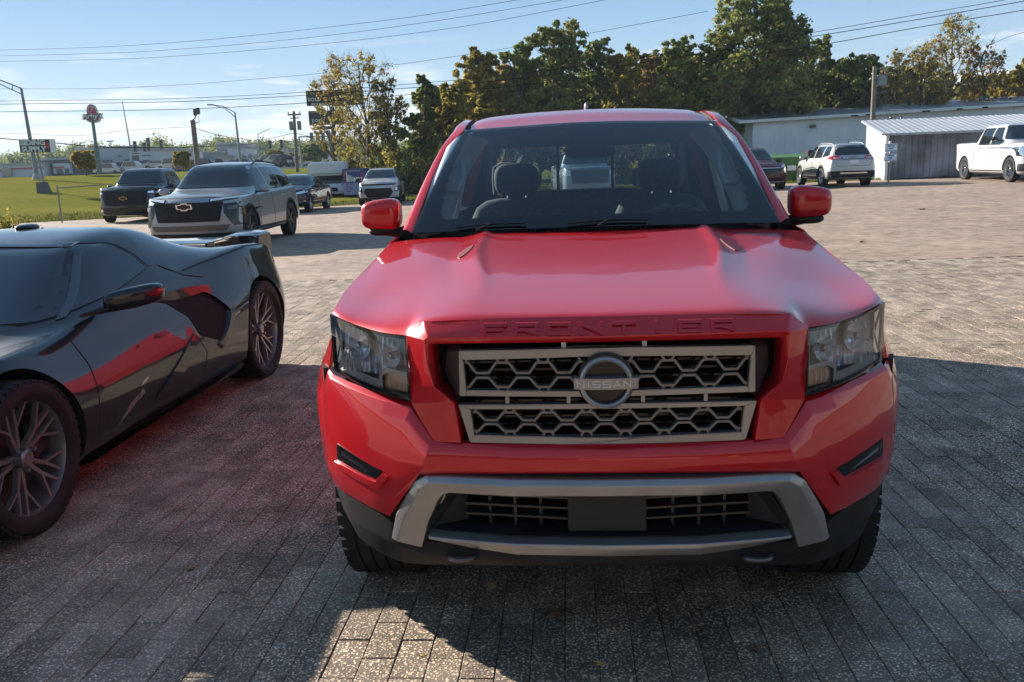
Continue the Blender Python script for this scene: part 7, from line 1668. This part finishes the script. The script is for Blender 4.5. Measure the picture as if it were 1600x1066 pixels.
def build_far():
    def bld(name, lab, px0, px1, py0, py1, D, m, depth=20, extra=None, base=None):
        a = at(px0, py1, D); c = at(px1, py0, D); z0 = GZ(a.x, D) - .3 if base is None else base
        T_ = empty(name, (a.x, D, z0), 0, lab, 'building'); w = c.x - a.x; h = c.z - z0
        MB().box(0, w, 0, depth, -.5, h).build('wall', m, T_); MB().box(-.2, w + .2, -.15, depth, h, h + .35).build('roof_edge', M_CONC, T_)
        if extra: extra(T_, w, h, lambda px, py: (at(px, py, D).x - a.x, at(px, py, D).z - z0))
        return T_
    dk = mat('far_dark_glass', (.05, .06, .07), .2); rd = mat('far_red_band', (.45, .06, .05), .6); wt = mat('far_white_wall', (.52, .53, .54), .7); gr = mat('far_grey_wall', (.24, .26, .28), .7); br = mat('far_dark_wall', (.085, .08, .085), .7); tn = mat('far_tan_wall', (.42, .33, .26), .7)
    def pan(T_, f, x0, x1, y0, y1, m, nm='window', d=.06):
        p, q = f(x0, y1), f(x1, y0); MB().box(p[0], q[0], -d, 0.0, p[1], q[1]).build(nm, m, T_)
    def ex1(T_, w, h, f):
        pan(T_, f, -40, 19, 265, 269, rd, 'red_band', .12); pan(T_, f, 20, 68, 261, 265, rd, 'red_band', .12); pan(T_, f, 8, 14, 269, 274, dk, 'door'); pan(T_, f, 6, 19, 262, 275, tn, 'porch', .5)
    bld('restaurant', 'long white restaurant with a red stripe at the far left', -60, 69, 257, 276, 150, wt, 20, ex1)
    def ex2(T_, w, h, f):
        pan(T_, f, 88, 112, 255, 272, wt, 'porch', .8); pan(T_, f, 88, 104, 260, 263, rd, 'red_band', 1.0); pan(T_, f, 93, 101, 264, 272, dk, 'door', .9); pan(T_, f, 106, 111, 263, 271, dk, 'window', .9)
    bld('restaurant', 'dark walled restaurant with white porch and red stripe', 69, 124, 249, 273, 152, br, 20, ex2)
    def ex3(T_, w, h, f):
        for x0, x1, y0, y1 in ((162, 176, 250, 264), (152, 160, 259, 269), (186, 193, 254, 264), (194, 202, 249, 265), (219, 226, 254, 264), (228, 240, 262, 266)): pan(T_, f, x0, x1, y0, y1, dk)
        pan(T_, f, 208, 217, 243, 260, dk, 'entrance'); pan(T_, f, 205, 238, 236, 262, wt, 'portal', .5) if False else None
        pan(T_, f, 207, 217, 239, 241, dk, 'lettering'); pan(T_, f, 184, 190, 243, 245, dk, 'lettering'); pan(T_, f, 222, 236, 242, 244, dk, 'lettering')
    bld('dealership', 'big pale grey dealership behind the restaurant sign pole', 124, 205, 231, 270, 158, mat('far_light_grey_wall', (.40, .43, .46), .7), 30, ex3); bld('dealership', 'white portal wing of the grey dealership', 205, 240, 235, 269, 156, wt, 25, ex3)
    def ex4(T_, w, h, f):
        pan(T_, f, 252, 300, 239, 243, tn, 'canopy_edge', 6)
        for px in (252, 268, 286): pan(T_, f, px, px + 1.5, 243, 258, wt, 'canopy_post', 5)
        for px in (254, 276, 292): pan(T_, f, px, px + 4, 247, 250, rd, 'red_panel', .3)
    bld('shop', 'low dark shop row with a pale canopy and red panels', 244, 345, 239, 262, 185, gr, 20, ex4)
    bld('shop', 'tan block between the dark shops and the tower wall', 331, 345, 245, 258, 178, tn, 15); bld('shop', 'tall plain grey wall block behind the slim lamp pole', 342, 358, 225, 262, 190, gr, 20); bld('shop', 'white gabled shop front left of the pink pillars', 358, 370, 232, 262, 186, wt, 15)
    def ex5(T_, w, h, f):
        for px in (378, 390, 401, 413): pan(T_, f, px, px + 3, 241, 256, tn, 'pillar', 1.0)
    bld('shop', 'long shop front with pale pink pillars', 376, 418, 245, 262, 190, mat('far_pinkish_wall', (.30, .27, .28), .7), 15, ex5); bld('shop', 'white low shop left of the signal mast', 436, 470, 236, 262, 200, wt, 15)
    # cars on the far lots
    rr = random.Random(12); ms = [M_WHITE, M_LSILVER, M_SILVER, M_NAVY, M_BLACKP, M_MAROON, paint('blue_paint', (.03, .06, .16))]
    cn = ['white', 'silver', 'grey', 'dark blue', 'black', 'maroon', 'blue']
    spots = [(232, 258, 150, 3), (246, 259, 146, 2), (268, 260, 140, 0), (293, 262, 120, 5), (215, 262, 152, 4), (190, 264, 148, 0), (170, 267, 146, 1), (205, 264, 147, 1)] + [(335 + k * 11.5, 258 - k * .25, 150 + (k % 3) * 4, rr.choice([0, 1, 2, 0, 6, 1])) for k in range(14)] + [(420, 254, 150, 1), (434, 253, 148, 0), (444, 253, 148, 3), (502, 250, 150, 3), (512, 250, 146, 0)]
    for ci, (px, py, D, c_) in enumerate(sorted(spots)):
        p = at(px, py, D); p.z = GZ(p.x, D) if D < 100 else at(px, py + 5.5, D).z
        kd = rr.choice([0, 1, 2]); kn = ['low saloon', 'hatchback', 'tall suv'][kd]
        low_car('far_car', 'distant %s %s, the %s far lot car from the left' % (cn[c_], kn, ORD[ci]), p, rr.choice([pi/2, -pi/2, .4, -.3]), ms[c_], kd)
    p = at(320, 262, 112); p.z = GZ(p.x, 112) - .2; low_car('far_car', 'dark olive suv under the floodlight post', p, pi/2, mat('olive_dark', (.05, .05, .03), .3), 2, None)
    p = at(300, 262, 113); p.z = GZ(p.x, 113) - .2; low_car('far_car', 'dark car behind the floodlight post', p, pi/2, M_NAVY, 1, None)
    # small lot lamps in the distance
    for k, (px, t) in enumerate([(244, 240), (386, 232), (396, 233), (412, 236), (420, 236), (428, 231), (442, 232), (448, 232), (503, 232), (172, 222)]):
        b = at(px + 1, 262, 170); tp = at(px, t, 170); T_ = empty('lot_lamp', b, 0, 'small far parking lot lamp post, %s one from the left' % ORD[sorted([244, 386, 396, 412, 420, 428, 442, 448, 503, 172]).index(px)], 'street lamp', 'lamp posts on the far lots'); v = tp - b
        MB().tube([(0, 0, 0), v], .11, 6).build('pole', wt, T_); MB().box(v.x - .6, v.x + .6, -.2, .2, v.z, v.z + .25).build('lamp_head', gr, T_)
    # far road edge
    sheet('far_road', [(-140, 88), (-6, 80), (-6, 110), (-140, 125)], .01, M_ROAD, 12)
    # young roadside trees
    for k, (px, py, t, D, hw, kd, lab) in enumerate([(136, 279, 236, 66, 17, 'gold', 'small orange young tree on the grass slope beside the sign pole'), (287, 277, 237, 76, 13, 'gold', 'small orange young tree left of the floodlight post'), (430, 262, 236, 150, 14, 'olive', 'dull green tree among the distant car lots'), (492, 262, 226, 135, 20, 'dark', 'dark round tree right of the power pole in the distance'), (455, 262, 240, 160, 10, 'olive', 'small distant tree by the far lots')]):
        b = at(px, py, D); tp = at(px, t, D); b.z = max(b.z, GZ(b.x, D) - .1) if D < 100 else b.z
        tree(lab, b, tp.z - b.z, hw * D / FPX, kd, 700 + k, .75, .28, False, .20 if D < 100 else .5, None, 'young_tree', trunkr=.07)
    # hazy wood on the horizon
    rng = np.random.default_rng(21); cs = []; 
    sky_line = [(-120, 240), (0, 245), (30, 240), (60, 238), (100, 236), (118, 230), (140, 226), (160, 228), (200, 236), (240, 220), (252, 218), (268, 230), (290, 228), (320, 226), (338, 214), (352, 216), (370, 224), (400, 222), (430, 224), (460, 222), (500, 220), (560, 222), (640, 225), (760, 228)]
    f = lin([(a, b) for a, b in sky_line])
    for k in range(2600):
        px = rng.uniform(-140, 760); D = rng.uniform(300, 430); top = at(px, f(px) + rng.uniform(-1.5, 10), D); z0 = 1.0; t = rng.random() ** .75
        cs.append((top.x, D, z0 + (top.z - z0) * t, rng.uniform(1.5, 3.6)))
    V, F, T = leaves(cs, 110, 3, 0.9, rng); o = np_mesh('far_wood', V, F, LEAF['dark'], None, T); tag(o, 'hazy far wood closing the horizon on the left', 'wood', None, 'stuff')
    # near horizon backing for the gaps under the big trees
def build_van():
    D = 50.5; b = at(513, 303, D); b.z = GZ(b.x, D) - .15; s = D / FPX
    T_ = empty('box_van', b, rad(8), 'white box van seen from the front beside the blue banner', 'van'); W = 1.15
    bx = MB(); bx.box(-W, W, 1.7, 6.8, .55, 2.10 + .1); bx.build('box_body', mat('van_white', (.6, .6, .6), .5), T_, bevel=.10)
    MB().box(-W * .99, W * .99, .75, 1.75, 1.38, 2.16).build('cab_overhang', mat('van_white', (.6, .6, .6), .5), T_, bevel=.14)
    cb = MB(); cb.hexa([(-.95, 0, .35), (.95, 0, .35), (1.0, 1.7, .35), (-1.0, 1.7, .35)], [(-.85, .25, .85), (.85, .25, .85), (.95, 1.7, 1.42), (-.95, 1.7, 1.42)]); cb.build('cab', mat('van_white', (.6, .6, .6), .5), T_, bevel=.05)
    MB().hexa([(-.80, .42, .93), (.80, .42, .93), (.82, .98, 1.34), (-.82, .98, 1.34)], [(-.80, .40, .955), (.80, .40, .955), (.82, .96, 1.365), (-.82, .96, 1.365)]).build('windscreen', M_GLASSD, T_)
    for sg in (1, -1): MB().poly([(sg * .965, y, z_) for y, z_ in [(.75, .92), (1.05, 1.30), (1.55, 1.34), (1.55, .92)]], (sg * .02, 0, 0)).build('side_window', M_GLASSD, T_)
    MB().box(-.55, .55, -.02, .05, .48, .70).build('grille', M_TRIM, T_)
    for sg in (1, -1): MB().box(min(sg*.60, sg*.88), max(sg*.60, sg*.88), -.01, .06, .52, .72).build('headlamp', M_CLEARW, T_)
    for (x, y) in ((.9, .9), (-.9, .9), (.95, 5.2), (-.95, 5.2)): MB().lathe([(-.12, 0), (-.12, .36), (.12, .36), (.12, 0)], 20, 'X', Matrix.Translation((x, y, .36))).build('wheel', M_RUBBER, T_, 40)
    D = 49.5; b = at(537, 303, D); b.z = GZ(b.x, D) - .05; e = at(573, 300, D)
    T_ = empty('banner_trailer', b, 0, 'blue and lilac advertising trailer with white lettering behind the sedan', 'trailer'); w = e.x - b.x; h = 45 * D / FPX
    MB().box(.0, w, 0, 2.2, .18, h).build('box_body', mat('banner_blue', (.035, .05, .20), .5), T_, bevel=.03)
    MB().box(.02, w - .02, -.012, -.001, .20, h * .52).build('lilac_panel', mat('banner_lilac', (.22, .22, .42), .5), T_)
    R_ = Matrix.Rotation(pi/2, 4, 'X'); ml = mat('sign_letter_white', (.62, .66, .66), .5)
    text_obj('banner_lettering', 'lliant', .50, ml, T_, Matrix.Translation((w * .52, -.02, h * .66)) @ R_, .004, 1.0, .012); text_obj('banner_lettering', 'GENERAL SERVICES', .09, ml, T_, Matrix.Translation((w * .5, -.02, h * .92)) @ R_, .004)
    for k in range(3): MB().box(w * .78, w * .96, -.03, -.015, h * (.60 + .09 * k), h * (.64 + .09 * k)).build('red_stripe', mat('red_print', (.5, .03, .04), .5), T_)
    MB().poly([(w * .06, -.02, h * .93), (w * .16, -.02, h * .93), (w * .24, -.02, h * .55), (w * .17, -.02, h * .50)], (0, .008, 0)).build('red_swoosh', mat('red_print', (.5, .03, .04), .5), T_)
    MB().poly([(w * .16, -.022, h * .90), (w * .19, -.022, h * .90), (w * .28, -.022, h * .56), (w * .24, -.022, h * .55)], (0, .006, 0)).build('white_swoosh', ml, T_)
    tl = MB()
    for k in range(5): tl.box(w * .12, w * (.35 + .05 * (k % 2)), -.02, -.013, .38 + .13 * k, .42 + .13 * k)
    tl.build('small_print', mat('print_dark_blue', (.03, .04, .2), .5), T_)
    for x in (.35, w - .35): MB().lathe([(-.1, 0), (-.1, .25), (.1, .25), (.1, 0)], 16, 'X', Matrix.Translation((x, 1.0, .10))).build('wheel', M_RUBBER, T_)
    # green skip
    D = 41; b = at(1230, 284, D); b.z = GZ(b.x, D) - .02; T_ = empty('dumpster', b, rad(-5), 'green steel dumpster between the maroon and silver suvs', 'dumpster'); gm = mat('dumpster_green', (.07, .17, .05), .5, noise=(2, .2))
    MB().hexa([(-.75, 0, .1), (.95, 0, .1), (.95, 1.3, .1), (-.75, 1.3, .1)], [(-.8, -.15, 1.12), (1.0, -.15, 1.12), (1.0, 1.4, 1.30), (-.8, 1.4, 1.30)]).build('bin_body', gm, T_)
    rb = MB()
    for x in (-.6, -.1, .4, .85): rb.box(x, x + .07, -.16, .0, .12, 1.0)
    rb.build('bin_rib', gm, T_); MB().box(-.83, 1.03, -.18, 1.42, 1.12, 1.17).build('bin_rim', gm, T_); MB().box(.95, 1.5, .1, 1.3, .1, 1.45).build('dark_side_box', M_TRIM, T_, bevel=.03)
    MB().box(-.05, .35, -.17, -.155, .55, .78).build('white_label', M_PLATE, T_)

def build_showroom():
    B = empty('showroom', (-26, -13, GZ(-26, -13)), 0, 'long glass fronted showroom behind the viewer', 'building'); w = 58
    MB().box(0, w, -16, 0, 0, 5.2).build('wall', mat('showroom_wall', (.34, .31, .27), .8), B)
    gl = MB(); fr = MB(); k = 1.0
    MB().box(-.6, w + .6, -16.5, 1.4, 5.2, 5.9).build('roof', mat('showroom_fascia', (.22, .22, .23), .6), B)
    while k < w - 2:
        if 24 < k < 30: k += 2.1; continue
        MB().box(k, k + 1.9, .01, .05, .3, 3.6).build('window', M_GLASSD, B); k += 2.1
    for x in (36.5, 29.0): 
        Y_ = empty('yellow_bollard', (x - 26, -4.2, 0), 0, 'yellow steel bollard behind the viewer, %s of the two' % ('right one' if x > 30 else 'left one'), 'bollard', 'yellow bollards'); MB().lathe([(0, 0), (0, .09), (1.35, .09), (1.43, .06), (1.45, 0)], 16, 'Z').build('post', mat('safety_yellow', (.62, .40, .02), .4), Y_, 40)

def build_haze():
    o = MB().box(-900, 900, -60, 900, -1.2, 24).build('haze', None, None); o['kind'] = 'stuff'
    m = bpy.data.materials.new('thin_morning_haze'); m.use_nodes = True; N = m.node_tree.nodes; L = m.node_tree.links
    for n in list(N): N.remove(n)
    out = N.new('ShaderNodeOutputMaterial'); v = N.new('ShaderNodeVolumePrincipled'); v.inputs['Density'].default_value = 0.0003; v.inputs['Color'].default_value = (.72, .86, 1.0, 1); v.inputs['Anisotropy'].default_value = 0.0
    L.new(v.outputs[0], out.inputs['Volume']); o.data.materials.append(m)

def build_litter():
    rr = random.Random(31); lm = [mat('dry_leaf_tan', (.34, .22, .10), .8), mat('dry_leaf_yellow', (.42, .32, .08), .8), mat('dry_leaf_brown', (.16, .085, .04), .8)]
    L = [(770, 917, 'crumpled tan dry leaf under the left half of the front bumper', 0, .022), (812, 918, 'tiny pinkish crumb right of the tan dry leaf', 0, .010), (935, 1044, 'yellow straw wisp at the bottom edge below the number plate', 1, .026), (870, 962, 'brown grass wisp below the bumper', 2, .030), (1345, 380, 'dark leaf scrap on the sunny paving right of the mirror', 2, .05),
         (1440, 333, 'dark scrap lying far out on the right paving', 2, .07), (520, 640, 'small leaf by the left flare of the pickup', 1, .018), (1180, 1015, 'curled brown leaf low on the right foreground', 2, .018), (300, 890, 'small tan leaf in front of the coupe wheel', 0, .016), (660, 1030, 'yellow leaf on the sunlit patch of paving', 1, .016)]
    for px, py, lab, k, s in L:
        d = ray(px, py); t = -EYE / d.z; p = Vector((0, 0, EYE)) + d * t; V = []; F = []
        n = 5 if k != 1 else 3
        for q in range(n):
            a = rr.uniform(0, 2 * pi); c = Vector((rr.uniform(-.6, .6) * s, rr.uniform(-.6, .6) * s, .003 + rr.random() * s * .25)); u = Vector((math.cos(a), math.sin(a), rr.uniform(-.2, .4))) * s; v = Vector((-math.sin(a), math.cos(a), rr.uniform(-.2, .5))) * s * (.45 if k != 1 else .12); b = len(V)
            V += [c - u, c + v, c + u, c - v, c + Vector((0, 0, s * .25))]; F += [(b, b + 1, b + 4), (b + 1, b + 2, b + 4), (b + 2, b + 3, b + 4), (b + 3, b, b + 4)]
        o = mesh('fallen_leaf', V, F, lm[k]); o.location = (p.x, p.y, GZ(p.x, p.y) + .004); tag(o, lab, 'leaf', 'litter on the paving')
# ================================================================== assembly
build_pavers()
build_white_building(); build_shed(); build_poles(); build_signs(); build_far(); build_van(); build_showroom()
build_trees(); grass_tufts()
build_pickup()
build_coupe()
build_cars()
build_litter(); build_haze()
